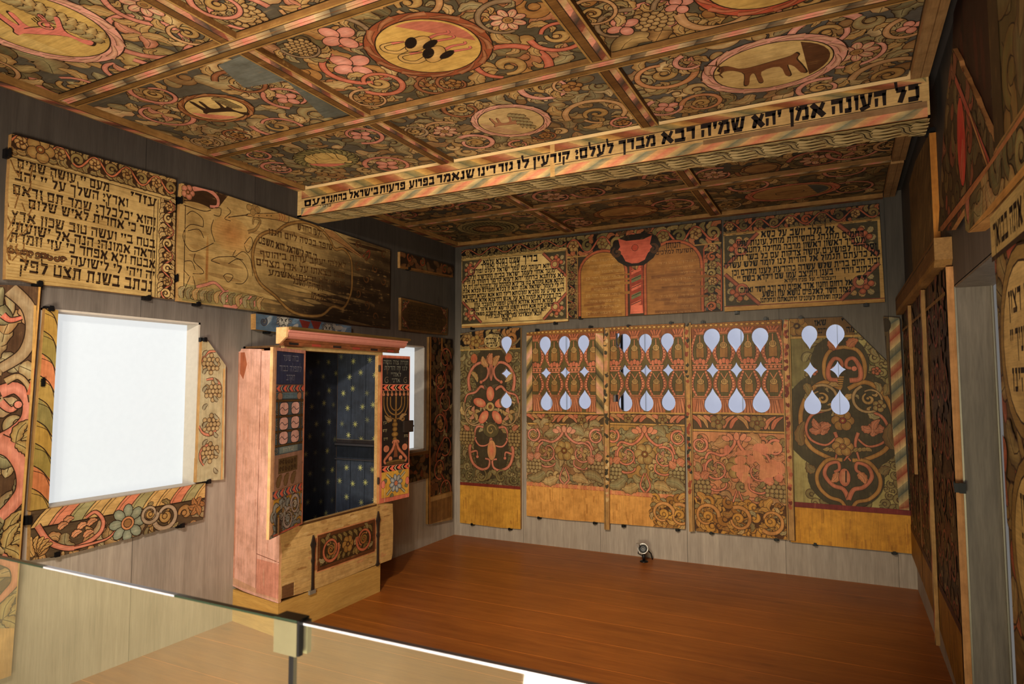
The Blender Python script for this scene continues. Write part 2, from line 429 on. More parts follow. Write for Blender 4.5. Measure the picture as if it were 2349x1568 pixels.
        for L, ps in s.shapes:
            z = L*LAYER
            for t in ps:
                if area(t) < 0: t = t[::-1]
                m = len(V); V.extend((q[0]-x0, q[1]-y0, z) for q in t)
                Fc.append(tuple(range(m, m+len(t))))
                for q in t: C.extend((*lin(q[2:5]), 1))
        o = link(name, V, Fc, mat, parent, s.fr.mw(x0, y0), cols=C)
        return tag(o, label, cat if label else None, group)
T=.24; V_=.17
GL = {
'א': (.9, [(.08,.97,.85,.03,.25),(.84,1.,.62,.5,.17),(.12,.02,.3,.62,.2),(.02,.06,.24,.06,.12)]),
'ב': (.8, [(.05,.88,.7,.88,T),(.64,.88,.64,.12,V_),(0,.1,.8,.1,.22)]),
'ג': (.5, [(.08,.88,.42,.88,T),(.36,.88,.36,.1,V_),(.02,.06,.36,.32,.18)]),
'ד': (.75, [(0,.88,.75,.88,T),(.6,.88,.6,0,.18)]),
'ה': (.8, [(0,.88,.8,.88,T),(.68,.88,.68,0,.18),(.16,.58,.14,0,.17)]),
'ו': (.3, [(.03,.88,.3,.88,T),(.22,.88,.2,0,V_)]),
'ז': (.34, [(0,.88,.34,.88,T),(.17,.85,.2,0,V_)]),
'ח': (.8, [(0,.88,.8,.88,T),(.68,.88,.68,0,.18),(.14,.88,.14,0,.18)]),
'ט': (.8, [(.12,.98,.14,.1,.18),(.05,.1,.76,.1,.22),(.7,.1,.7,.9,.16),(.42,.9,.76,.9,.2)]),
'י': (.3, [(.03,.88,.3,.88,T),(.22,.86,.16,.5,.14)]),
'כ': (.7, [(.05,.88,.62,.88,T),(.6,.88,.6,.12,V_),(.02,.1,.62,.1,.22)]),
'ך': (.66, [(0,.88,.64,.88,T),(.54,.88,.54,-.38,V_)]),
'ל': (.66, [(.06,1.5,.12,.84,.14),(.08,.84,.62,.84,.22),(.6,.8,.28,0,.19)]),
'ם': (.8, [(0,.88,.76,.88,T),(.66,.88,.66,.1,V_),(.14,.88,.14,.1,V_),(.08,.1,.74,.1,.2)]),
'מ': (.86, [(.04,.95,.3,.74,.16),(.26,.88,.74,.88,.22),(.74,.88,.74,.1,V_),(.42,.1,.82,.1,.2),(.3,.74,.06,0,.17)]),
'נ': (.5, [(.12,.88,.44,.88,T),(.36,.88,.36,.1,V_),(0,.1,.44,.1,.22)]),
'ן': (.3, [(.02,.88,.3,.88,T),(.2,.88,.18,-.38,V_)]),
'ס': (.8, [(0,.88,.8,.88,T),(.12,.88,.3,.08,.16),(.7,.88,.52,.08,.16),(.24,.08,.58,.08,.2)]),
'ע': (.82, [(.02,.9,.28,.9,.2),(.58,.9,.82,.9,.2),(.18,.9,.32,.16,.17),(.7,.9,.6,.2,.17),(0,-.04,.62,.2,.2)]),
'פ': (.8, [(.05,.88,.7,.88,T),(.66,.88,.66,.12,V_),(0,.1,.74,.1,.22),(.12,.88,.14,.5,.16),(.12,.52,.42,.52,.16)]),
'ף': (.8, [(.05,.88,.7,.88,T),(.64,.88,.64,-.38,V_),(.12,.88,.14,.5,.16),(.12,.52,.42,.52,.16)]),
'צ': (.78, [(.06,.98,.7,.12,.2),(.72,1.,.44,.5,.17),(0,.1,.76,.1,.22)]),
'ץ': (.7, [(.06,.98,.34,.5,.18),(.64,1.,.36,.5,.17),(.34,.55,.34,-.38,V_)]),
'ק': (.76, [(0,.88,.76,.88,T),(.68,.88,.46,.14,.17),(.16,.56,.14,-.38,.16)]),
'ר': (.66, [(0,.88,.62,.88,T),(.52,.88,.5,0,.18)]),
'ש': (.98, [(0,.92,.24,.92,.2),(.36,.92,.58,.92,.2),(.74,.92,.98,.92,.2),(.12,.9,.24,.1,.17),(.48,.9,.34,.3,.15),(.86,.9,.74,.14,.17),(.18,.1,.78,.1,.24)]),
'ת': (.86, [(.06,.88,.8,.88,T),(.7,.88,.7,0,.18),(.24,.88,.2,.06,.17),(0,.08,.24,.08,.2)]),
'׃': (.3, [(.02,.86,.28,.74,.2),(.28,.7,.1,.45,.12),(.02,.16,.28,.1,.22)]),
}
def tear(fr, cx, cy, rx, tip, ex):
    """teardrop cut-out: round end centred at pixel cx,cy, tip at pixel row tip; ex = pixel row of the round end"""
    c = fr.px(cx, cy); r = abs(fr.px(cx+rx, cy)[0]-c[0]); tp = fr.px(cx, tip); e = fr.px(cx, ex); s = 1 if e[1] > c[1] else -1
    re = abs(e[1]-c[1]); out = []
    for i in range(13):
        a = pi*i/12; out.append((c[0]+r*cos(a), c[1]+s*re*sin(a)))
    d = tp[1]-c[1]
    for t, w in ((.22, .93), (.42, .72), (.6, .44), (.76, .22), (.9, .08)): out.append((c[0]-r*w, c[1]+d*t))
    out.append((c[0], c[1]+d))
    for t, w in ((.9, .08), (.76, .22), (.6, .44), (.42, .72), (.22, .93)): out.append((c[0]+r*w, c[1]+d*t))
    return out
def star(fr, cx, cy, hx, hy):
    c = fr.px(cx, cy); a = abs(fr.px(cx+hx, cy)[0]-c[0]); b = abs(fr.px(cx, cy+hy)[1]-c[1]); out = []
    for q in range(4):
        for k in range(4):
            t = k/4; th = pi/2*q; # concave arc between the points
            x = (1-t)**2+0*t; y = t**2; x += 2*t*(1-t)*.3; y += 2*t*(1-t)*.3
            X, Y = ((x, y), (-y, x), (-x, -y), (y, -x))[q]; out.append((c[0]+X*a, c[1]+Y*b))
    return out
def scaled(h, k, kx=None):
    cx = sum(p[0] for p in h)/len(h); cy = sum(p[1] for p in h)/len(h); kx = kx or k
    return [(cx+(p[0]-cx)*kx, cy+(p[1]-cy)*k) for p in h]
# ================================================================== SETTING
m_wall = woodmat('grey_stained_board_wall', (152, 139, 126), (174, 161, 147), (22, 22, 1.4), .6, .3, rnd=False, bump=.08)
def add_seams(m, axis, per, width, dark, off=0., axis2=None, per2=1., tone=.12):
    nt = m.node_tree; b = next(n for n in nt.nodes if n.type == 'BSDF_PRINCIPLED'); src = b.inputs['Base Color'].links[0].from_socket
    tc = nd(nt, 'ShaderNodeTexCoord'); sp = nd(nt, 'ShaderNodeSeparateXYZ'); nt.links.new(tc.outputs['Object'], sp.inputs[0])
    def M(op, a, v=None):
        n = nd(nt, 'ShaderNodeMath', operation=op)
        if hasattr(a, 'is_linked'): nt.links.new(a, n.inputs[0])
        else: n.inputs[0].default_value = a
        if v is not None:
            if hasattr(v, 'is_linked'): nt.links.new(v, n.inputs[1])
            else: n.inputs[1].default_value = v
        return n.outputs[0]
    s = M('DIVIDE', M('ADD', sp.outputs[axis], off), per); fr = M('FRACT', s)
    line = M('MULTIPLY', M('LESS_THAN', fr, width/per), dark)
    inv = M('SUBTRACT', 1., line)
    idx = M('FLOOR', s); wn = nd(nt, 'ShaderNodeTexWhiteNoise', noise_dimensions='1D'); nt.links.new(idx, wn.inputs['W'])
    v = M('ADD', M('MULTIPLY', wn.outputs['Value'], tone), 1-tone/2); f = M('MULTIPLY', inv, v)
    cmb = nd(nt, 'ShaderNodeCombineXYZ')
    for i in range(3): nt.links.new(f, cmb.inputs[i])
    nt.links.new(mul(nt, src, cmb.outputs[0], 1.), b.inputs['Base Color'])
def paint_falloff(m, z0, z1, k):  # darkens the wall colour with height, painting in the light's falloff
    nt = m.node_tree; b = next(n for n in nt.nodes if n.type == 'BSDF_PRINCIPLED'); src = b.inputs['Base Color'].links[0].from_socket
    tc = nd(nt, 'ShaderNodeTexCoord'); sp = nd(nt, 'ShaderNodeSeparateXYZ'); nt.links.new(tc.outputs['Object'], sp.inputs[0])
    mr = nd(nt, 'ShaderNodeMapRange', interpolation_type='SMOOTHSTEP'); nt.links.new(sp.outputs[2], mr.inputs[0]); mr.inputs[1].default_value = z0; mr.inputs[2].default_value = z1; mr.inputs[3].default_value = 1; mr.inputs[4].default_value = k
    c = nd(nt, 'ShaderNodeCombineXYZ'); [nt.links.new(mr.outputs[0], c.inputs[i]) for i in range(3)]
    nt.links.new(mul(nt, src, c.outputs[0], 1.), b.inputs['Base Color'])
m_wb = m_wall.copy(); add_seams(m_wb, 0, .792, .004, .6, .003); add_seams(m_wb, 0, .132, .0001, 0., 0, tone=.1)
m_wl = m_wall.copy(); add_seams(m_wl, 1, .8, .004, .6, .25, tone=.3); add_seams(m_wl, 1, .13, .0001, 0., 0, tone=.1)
paint_falloff(m_wl, 1.1, 2.5, .16); paint_falloff(m_wb, .4, 2.7, .2)
m_floor = woodmat('orange_oak_planks', (146, 82, 28), (170, 102, 38), (1.6, 20, 20), .38, .28, .35, rnd=False, bump=.05)
add_seams(m_floor, 1, .335, .007, -.7, .02, tone=.18)
m_reveal = plain('cream_reveal', (190, 180, 166), .8)
m_white = plain('bright_white_window_screen', (120, 124, 126), .8, emit=(236, 240, 241), es=.8)
m_sky = plain('pale_blue_blind', (150, 156, 172), .7, emit=(203, 209, 230), es=.72)
m_bar = plain('pale_blind_bar', (150, 156, 168), .6, emit=(180, 186, 200), es=.5)  # added glow keeps the bars as pale as the lit blind
m_post = plain('dark_window_post', (30, 34, 42), .5)
m_jamb = woodmat('grey_jamb_board', (104, 94, 84), (134, 122, 108), (26, 26, 2), .5, .2)
m_metal = plain('pale_metal_trim', (170, 160, 140), .35, .8)
def st(name, o): return tag(o, kind='structure')
def wall_with_holes(name, fr, rect, holes, th, mat):
    u0, v0, u1, v1 = rect; outer = [(u0, v0), (u1, v0), (u1, v1), (u0, v1)]; loops = [outer]+holes; flat = [p for l in loops for p in l]; n = len(flat)
    V = [(fr.o+fr.u*p[0]+fr.v*p[1]) for p in flat]; V += [v-fr.n*th for v in V]; Fc = []
    for t in tessellate_polygon([[Vector((*p, 0)) for p in l] for l in loops]):
        t = list(t)
        if area([flat[i] for i in t]) < 0: t.reverse()
        Fc += [tuple(t), tuple(n+i for i in t[::-1])]
    k = 0
    for l in loops:
        for i in range(len(l)):
            a, b = k+i, k+(i+1) % len(l); Fc.append((a, n+a, n+b, b) if k == 0 else (a, b, n+b, n+a))
        k += len(l)
    return st(name, link(name, [tuple(v) for v in V], Fc, mat))
def R4(u0, v0, u1, v1): return [(u0, v0), (u0, v1), (u1, v1), (u1, v0)]
FL0, FB0 = Frame((0,0,0),(0,1,0),(0,0,1)), Frame((0,0,0),(1,0,0),(0,0,1))
YF = -8.
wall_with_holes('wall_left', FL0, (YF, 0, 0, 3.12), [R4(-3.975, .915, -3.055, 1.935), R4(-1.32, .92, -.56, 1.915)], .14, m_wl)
# openings in the back wall hide behind the perforated boards
hb = [(1108, 768, 1188, 960), (1222, 762, 1366, 950), (1408, 757, 1562, 950), (1592, 752, 1786, 955), (1832, 744, 1952, 962)]
holes = []
for a, b, c, d in hb:
    p, q = FB0.px(a, b), FB0.px(c, d); holes.append(R4(p[0], q[1], q[0], p[1]))
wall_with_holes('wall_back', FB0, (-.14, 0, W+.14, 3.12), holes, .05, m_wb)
FRW = Frame((W, 0, 0), (0, -1, 0), (0, 0, 1))
wall_with_holes('wall_right', FRW, (0, 0, -YF, 3.12), [R4(2.37, .0, 3.45, 1.976)], .135, m_wl)
st('floor', MB().box((-.14, YF, -.1), (W+.14, .2, 0)).build('floor', m_floor))
m_dark = plain('dark_ceiling_void', (50, 44, 40), .8)
st('ceiling', MB().box((-.14, YF, 3.05), (W+.14, .2, 3.12)).build('ceiling', m_dark))
st('wall_front', MB().box((-.14, YF-.1, 0), (W+.14, YF, 3.12)).build('wall_front', plain('cream_front_wall', (150, 135, 110), .8)))
# windows in the left wall: cream reveal boxes and a bright screen at the back
def window(name, y0, y1, z0, z1, d):
    fr = MB(); t = .012
    fr.box((-d, y0, z0), (.004, y0+t, z1)).box((-d, y1-t, z0), (.004, y1, z1)).box((-d, y0, z0), (.004, y1, z0+t)).box((-d, y0, z1-t), (.004, y1, z1))
    o = st(name, fr.build(name, m_reveal)); MB().box((-d-.01, y0, z0), (-d, y1, z1)).build('window_screen', m_white, o); return o
window('window_1', -3.975, -3.055, .915, 1.935, .105)
window('window_2', -1.32, -.56, .92, 1.915, .11)
# the bright space behind the back wall
w3 = st('window_3', MB().box((-1.6, .62, .6), (W+.6, .64, 2.6)).build('window_3', m_sky))
for px_, wd, mt in ((1409, .045, m_post), (1424, .02, m_post), (1262, .008, m_bar), (1297, .008, m_bar), (1306, .006, m_bar), (1512, .008, m_bar), (1478, .008, m_bar), (1660, .008, m_bar), (1700, .008, m_bar), (1922, .006, m_bar)):
    x = hit(px_+2, 860, (0, .5, 0), Vector((0, 1, 0)))[0]
    MB().box((x-wd/2, .5, .6), (x+wd/2, .53, 2.6)).build('glazing_bar', mt, w3)
# doorway: grey jamb reveal, head, thin metal edge
d1 = st('door_1', MB().box((W, -2.372, 0), (W+.14, -2.362, 1.976)).box((W, -3.46, 1.966), (W+.14, -2.362, 1.98)).box((W, -3.46, 0), (W+.14, -3.45, 1.976)).build('door_1', m_jamb))
MB().box((W+.128, -2.385, 0), (W+.134, -2.372, 1.97)).build('edge_strip', m_metal, d1)
MB().box((W-.004, -2.38, 0), (W+.003, -2.372, 1.97)).build('edge_strip', m_metal, d1)
# ================================================================== CEILING
XL = [.075, 1.328, 2.688, 3.998]; YT = [-4.95, -3.93, -3.05, -2.25]; YB = [-2.03, -.95, -.065]
m_bat = paintmat(.35, 'h', 1., .5)
def paint_band(B, u0, u1, v0, v1, cols, n, slant, horiz=True):
    if horiz: B.stripes([(u0, v0), (u1, v0), (u1, v1), (u0, v1)], n, cols, slant, px=False)
    else: B.stripes([(u0, v0), (u0, v1), (u1, v1), (u1, v0)][::1], n, cols, slant, px=False)
def batten(name, a, b, along, label, wd=.098, stripes=((236, 150, 132), (212, 186, 142), (84, 78, 66), (200, 172, 128)), n=16, cat='ceiling batten', z0=3.0):
    """moulded batten: brown flat fillet on the underside, painted chamfer to the visible side"""
    c = .024
    fr = Frame((0, 0, z0), (1, 0, 0), (0, -1, 0))
    if along == 'x':
        x0, x1, y = a[0], b[0], a[1]
        B = Board(fr, [(x0, -(y-wd/2)), (x1, -(y-wd/2)), (x1, -(y+wd/2)), (x0, -(y+wd/2))], (124, 92, 46), .05, px=False, edge=(120, 86, 46))
        v = -y
        B.rect((x0, v-wd/2), (x1, v-wd/2+.010), (168, 130, 74)); B.rect((x0, v+wd/2-.012), (x1, v+wd/2), (178, 140, 82))
        # stripes run along the camera-facing half (v grows toward the viewer)
        B.stripes([(x0, v-.004), (x1, v-.004), (x1, v+wd/2-.010), (x0, v+wd/2-.010)], int(n*1.35), stripes, .35, px=False)
        B.line([(x0, v-.005), (x1, v-.005)], .005, DRK, False); B.line([(x0, v+.014), (x1, v+.014)], .003, BRN, False); B.line([(x0, v+wd/2-.011), (x1, v+wd/2-.011)], .004, DRK, False)
        B.line([(x0, v-wd/2+.012), (x1, v-wd/2+.012)], .004, DRK, False)
    else:
        x, y0, y1 = a[0], a[1], b[1]; u0, u1 = x-wd/2, x+wd/2; v0, v1 = -y1, -y0
        B = Board(fr, [(u0, v0), (u1, v0), (u1, v1), (u0, v1)], (112, 78, 38), .05, px=False, edge=(110, 76, 40))
        B.rect((u0, v0), (u0+.010, v1), (158, 122, 66)); B.rect((u1-.010, v0), (u1, v1), (176, 138, 80))
        B.stripes([(x+.006, v0), (x+.006, v1), (u1-.012, v1), (u1-.012, v0)], n, (RED, (70, 66, 56), (214, 140, 118), (196, 168, 120)), .6, px=False)
        B.line([(x+.004, v0), (x+.004, v1)], .005, DRK, False); B.line([(u0+.012, v0), (u0+.012, v1)], .004, DRK, False)
    return B.build(name, label, cat, 'carved battens of the painted ceiling', mat=m_bat)
batten('carved_batten', (XL[0], YT[1]), (3.95, 0), 'x', 'pink striped ceiling batten crossing the ceiling nearest the viewer, ends at upper left', n=36)
batten('carved_batten', (XL[0], YT[2]), (3.95, 0), 'x', 'pink striped ceiling batten below the two storks panel, second from the lettered beam', n=40)
batten('carved_batten', (XL[0], YB[1]), (3.95, 0), 'x', 'pink striped ceiling batten behind the lettered beam, midway to the back wall', n=46)
for (x, y0, y1, l) in ((XL[1], -4.95, YT[1]-.05, 'short lengthwise ceiling batten at the top, between horse panel and grape panel'),
    (XL[1], YT[1]+.05, YT[2]-.05, 'lengthwise ceiling batten between the goat panel and the two storks panel'),
    (XL[1], YT[2]+.05, YT[3], 'lengthwise ceiling batten left of the hops panel, running to the lettered beam'),
    (XL[2], YT[1]+.05, YT[2]-.05, 'lengthwise ceiling batten right of the two storks panel, leaving the photo at top'),
    (XL[2], YT[2]+.05, YT[3], 'lengthwise ceiling batten between the hops panel and the deer panel'),
    (XL[1], YB[0], YB[1]-.05, 'short ceiling batten just behind the beam, left one'),
    (XL[1], YB[1]+.05, YB[2], 'short ceiling batten right of the scaly ring panel, reaching the back wall'),
    (XL[2], YB[0], YB[1]-.05, 'short ceiling batten just behind the beam, right one'),
    (XL[2], YB[1]+.05, YB[2], 'dark short ceiling batten reaching the back wall above the arched board')):
    batten('carved_batten', (x, y0), (x, y1), 'y', l, n=12)
# border moulding along the left wall and the back wall
def border(o, u, v, L, wd, label, n, cols, th=.055):
    B = Board(Frame(o, u, v), [(0, 0), (L, 0), (L, wd), (0, wd)], (150, 112, 64), th, px=False, edge=(150, 112, 64))
    B.stripes([(0, .008), (L, .008), (L, wd-.012), (0, wd-.012)], n, cols, .8, px=False)
    B.line([(0, wd-.01), (L, wd-.01)], .006, DRK, False); B.line([(0, .007), (L, .007)], .004, DRK, False)
    return B.build('edge_moulding', label, 'ceiling border', None, mat=m_bat)
border((.0, -4.95, 2.995), (0, 1, 0), (1, 0, 0), 2.70, .07, 'striped edge moulding of the ceiling along the left wall before the beam', 44, (RED, (70, 66, 56), (206, 120, 96), OCH, (206, 176, 124)))
border((.0, -2.03, 2.995), (0, 1, 0), (1, 0, 0), 1.96, .07, 'striped edge moulding of the ceiling along the dark left wall behind the beam', 30, (RED, BLK, OCH, BRN))
border((.0, -.0, 2.995), (1, 0, 0), (0, -1, 0), 3.95, .06, 'red and ochre edge moulding of the ceiling along the back wall', 44, (RED, BRN, OCH, (120, 80, 40)))
# raw boards hanging at the right edge
def rawboard(y0, y1, l, dz=0.):
    B = Board(Frame((3.955, 0, 2.99-dz), (1, 0, 0), (0, -1, 0)), [(0, -y1), (.075, -y1), (.072, -y0), (-.004, -y0)], (150, 118, 78), .06, px=False, edge=(170, 132, 86))
    B.line([(.04, -y1), (.04, -y0)], .004, (110, 80, 48), False)
    B.build('edge_board', l, 'raw board', wear=0, grain='v')
rawboard(-4.95, -2.27, 'raw unpainted edge board at the right end of the deer ceiling panel')
rawboard(-1.72, -.98, 'short raw edge board right of the ceiling, directly behind the beam')
rawboard(-.93, -.06, 'short raw edge board at the far right corner of the ceiling')
# --- lettered beam: front face, underside, both painted
bx0, bx1, by0, by1, bz = 0.0, 4.03, -2.25, -2.03, 2.80
beam = empty('lettered_beam', (2, -2.14, 2.8), 'beam across the ceiling lettered with a long line of black Hebrew', 'beam')
MB().box((bx0+.001, by0+.012, bz+.012), (bx1-.001, by1-.001, 3.05)).build('beam_core', woodmat('pale_old_pine', (196, 160, 108), (222, 190, 138), (3, 30, 30), .6), beam)
Bf = Board(Frame((0, by0, 0), (1, 0, 0), (0, 0, 1)), [(bx0, bz), (bx1, bz), (bx1, 3.0), (bx0, 3.0)], (186, 154, 102), .012, px=False, edge=(210, 178, 126), ow=.003)
ST = (PNK, (200, 170, 110), (112, 112, 92), OCH, RED, (190, 150, 90))
Bf.stripes([(.04, 2.805), (4.02, 2.805), (4.02, 2.862), (.04, 2.86)], 60, ((196,118,92), (198,166,112), (112,114,94), (196,156,104)), 1.6, px=False)
Bf.stripes([(.04, 2.935), (4.02, 2.972), (4.02, 3.0), (.04, 3.0)], 46, (RED, OCH, (104, 100, 70), (190, 150, 84), BRN), -1.2, px=False)
Bf.line([(.04, 2.935), (4.0, 2.972)], .004, DRK, False); Bf.line([(.04, 2.862), (4.0, 2.884)], .004, DRK, False)
Bf.line([(.04, 2.804), (4.02, 2.804)], .004, BRN, False)
Bf.quad([(2.98, 2.845), (4.02, 2.850), (4.02, 2.882), (2.98, 2.870)], (134, 104, 72), px=False)
Bf.quad([(2.07, 2.80), (2.1, 2.80), (2.1, 3.0), (2.07, 3.0)], (186, 148, 92), px=False)
bt = lambda s, xr, xl, h: Bf.text(s, (xr, 2.872+(xr)*.0058), (xl, 2.872+(xl)*.0058), h, (30, 18, 12), px=False, bold=1.55)
def bx(px_, py_): return Frame((0, by0, 0), (1, 0, 0), (0, 0, 1)).px(px_, py_)[0]
for s, r, l, h in (('כל', 2117, 2056, .075), ('העונה', 2040, 1908, .072), ('אמן', 1897, 1810, .072), ('יהא', 1796, 1725, .07), ('שמיה', 1711, 1606, .068), ('רבא', 1597, 1515, .066), ('מברך', 1505, 1417, .062), ('לעלם׃', 1408, 1317, .06),
    ('קורעין', 1307, 1220, .056), ('לו', 1214, 1182, .056), ('גזר', 1177, 1141, .054), ('דינו', 1137, 1093, .052), ('שנאמר', 1088, 1000, .052), ('בפרוע', 996, 937, .05), ('פרעות', 930, 870, .05), ('בישראל', 868, 800, .048), ('בהתנדב', 796, 737, .046), ('עם', 734, 697, .044)):
    bt(s, bx(r, 400), bx(l, 400), h)
Bf.text('ברכו י', (.33, 2.842), (.22, 2.842), .022, (60, 36, 20), px=False)
Bf.build('lettered_face', parent=beam, wear=.12, grain='h', stain=.3, cat=None)
Bu = Board(Frame((0, 0, bz), (1, 0, 0), (0, -1, 0)), [(bx0, -by1), (bx1, -by1), (bx1, -by0), (bx0, -by0)], (206, 176, 122), .012, px=False, edge=(210, 178, 126), ow=.003)
Bu.quad([(.14, 2.04), (4.02, 2.04), (4.02, 2.245), (.1, 2.245)], (196, 172, 116), (206, 182, 128), px=False)
x = .16
while x < 3.98:
    w_ = .17
    Bu.rib([(x-.02, 2.245), (x+.03, 2.20), (x+.05, 2.12), (x+.13, 2.04)], .045, (186, 168, 120), (150, 136, 98), out=False)
    for j, (dy, L) in enumerate(((.018, .13), (.065, .15), (.115, .13), (.16, .11))):
        Bu.rib([(x+.06, 2.06+dy), (x+.06+L*.45, 2.05+dy-.004), (x+.06+L, 2.06+dy+.012)], (.056, .004), (226, 206, 154), (178, 162, 112), ow=.0012, oc=(110, 98, 66))
        Bu.line([(x+.12, 2.062+dy), (x+.06+L, 2.073+dy)], .004, (70, 58, 40))
    Bu.line([(x-.03, 2.245), (x+.02, 2.20), (x+.04, 2.12), (x+.12, 2.03)], .006, (60, 52, 38)); Bu.line([(x-.005, 2.245), (x+.045, 2.20), (x+.062, 2.12), (x+.14, 2.03)], .004, (80, 70, 50))
    x += w_
Bu.line([(.1, 2.246), (4.02, 2.246)], .005, DRK, False)
Bu.build('leaf_painted_underside', parent=beam, wear=.15, stain=.3)
# --- ceiling panels -------------------------------------------------
GB = (94, 88, 74)
def cpanel(ci, y0, y1, seed, label, medal, scrolls, extra=None, base=GB, step=.135, cols=None, dark=1., step2=None, wear=.22):
    u0, u1 = XL[ci]+(.01 if ci == 0 else .05), XL[ci+1]-.05
    fr = FC(3.028); v0, v1 = -y1+.05, -y0-.05
    if y1 == YB[2]: v0 = .05
    if y1 == YT[3]: v0 = 2.24
    if y0 == YB[0]: v1 = 2.04
    B = Board(fr, [(u0, v0), (u1, v0), (u1, v1), (u0, v1)], base, .02, px=False, ow=.0042 if y0 < -2.5 else .005, seed=seed)
    P = lambda q: fr.px(*q)
    mc = P(medal[0]); mr = medal[1]; mv = medal[2]
    sc_ = [(P(s[0]),)+tuple(s[1:]) for s in scrolls]
    av = [(mc[0], mc[1], mr*1.02, mv*1.02)]+[(s[0][0], s[0][1], s[1]*.3) for s in sc_]
    def sw(x, y):
        best = min(sc_, key=lambda s: hypot(s[0][0]-x, s[0][1]-y)-s[1]); return atan2(y-best[0][1], x-best[0][0])+1.9*best[3]
    cols = cols or ((164, 150, 106), (134, 128, 92), (184, 160, 110), (112, 108, 80), (208, 182, 132), (150, 120, 78))
    B.fill((u0, v0, u1, v1), step, cols, seed, av, 'lllccb', .97, 1.12, sw)
    for s in sc_:
        c, r, a0, d, w_, col, turns, fl = (list(s[:8])+[None]*8)[:8]
        B.scroll(c, r*1.04, a0, d, w_*1.4, col, turns or .95, fl, sprays=5, lc=(186, 154, 96))
    rim = medal[3]; fillc = medal[4]
    B.ell(mc, mr, mv, rim, 0, None, n=44, ow=.006)
    # twisted rim
    N = 12
    for k in range(N):
        a, b = 2*pi*k/N, 2*pi*(k+.9)/N; kr = .86
        B.rib([(mc[0]+mr*.97*cos(a), mc[1]+mv*.97*sin(a)), (mc[0]+mr*.93*cos((a+b)/2), mc[1]+mv*.93*sin((a+b)/2)), (mc[0]+mr*kr*cos(b), mc[1]+mv*kr*sin(b))], (.03*mr/.25, .008), mixc(rim, CRM, .35), mixc(rim, BRN, .35), ow=.002)
    B.ell(mc, mr*.82, mv*.82, fillc, 0, mixc(fillc, (200, 170, 100), .3), n=44, ow=.006)
    if extra: extra(B, P, mc, mr*.8, mv*.8)
    B.line([(u0+.004, v1-.004), (u1-.004, v1-.004)], .006, BLK, False); B.line([(u0+.004, v0+.004), (u1-.004, v0+.004)], .006, BLK, False)
    return B.build('ceiling_painting', label, 'ceiling panel', 'painted panels of the ceiling', wear=wear, dark=dark)
def fl_(B_, kind, **k):
    pass
def F6(col=PNK, n=6, cc=OCH): return lambda B: (lambda c, r: B.flower(c, r, n, col, None, cc))
class Late:  # blossom drawn by whichever board is being painted
    cur = None
_old_scroll = Board.scroll
def _scroll(s, c, r, a0, d, w=.02, col=PNK, turns=.95, fl=None, sprays=4, **k):
    f = (lambda cc, rr: fl(s, cc, rr)) if fl else None
    return _old_scroll(s, c, r, a0, d, w, col, turns, f, sprays, **k)
Board.scroll = _scroll
fP = lambda B, c, r: B.flower(c, r*1.25, 8, PNK, CRM, OCH)
fT = lambda B, c, r: [B.leaf(c, (c[0]+cos(a)*r*1.3, c[1]+sin(a)*r*1.3), r*.7, PNK if k % 2 else OCH, bend=.2, lob=.15) for k, a in enumerate((.3, 1.5, 2.6, 3.9, 5.1))]
fR = lambda B, c, r: B.rosette(c, r*1.2, (170, 128, 74), BRN)
fG = lambda B, c, r: B.grapes(c, r*1.2, r*1.3, r*.27, (186, 158, 106))
fA = lambda B, c, r: [B.ell((c[0]+cos(a)*r*.7, c[1]+sin(a)*r*.7), r*.6, r*.48, PK2, a, PNK) for a in (.4, 1.9, 3.3, 4.8)]
def blob(B, c, pts, k, col, rot=0., c2=None, oc=DRK):
    q = spline([(c[0]+k*(x*cos(rot)-y*sin(rot)), c[1]+k*(x*sin(rot)+y*cos(rot))) for x, y in pts+[pts[0]]], 3)[:-1]
    B.poly(q, oc); cx = sum(p[0] for p in q)/len(q); cy = sum(p[1] for p in q)/len(q)
    B.poly([(cx+(p[0]-cx)*.955, cy+(p[1]-cy)*.94) for p in q], col)
QUAD = [(-.95,.47),(-.84,.6),(-.7,.54),(-.55,.32),(-.35,.25),(.1,.27),(.42,.29),(.56,.38),(.6,.25),(.53,.1),(.57,-.2),(.6,-.6),(.5,-.6),(.43,-.22),(.32,-.08),(.3,-.56),(.2,-.56),(.17,-.06),(-.2,-.08),(-.26,-.56),(-.36,-.56),(-.34,-.08),(-.45,-.15),(-.57,-.54),(-.66,-.5),(-.53,0),(-.64,.25),(-.8,.36),(-.92,.37)]
def ground(B, mc, a, b, col, rot=-1.2):
    q = [(mc[0]+a*cos(t), mc[1]+b*sin(t)) for t in [rot+1.9*i/10 for i in range(11)]]; B.poly(q, col)
def goat(B, P, mc, a, b):
    ground(B, mc, a*.97, b*.97, (206, 132, 104), .1+pi*.9); blob(B, mc, QUAD, a*.92, (58, 38, 24), 2.75)
    for t in range(6): B.leaf((mc[0]+a*.45, mc[1]-b*.1+t*.02), (mc[0]+a*.8, mc[1]-b*.4+t*b*.14), .04, (128, 118, 76), vein=False)
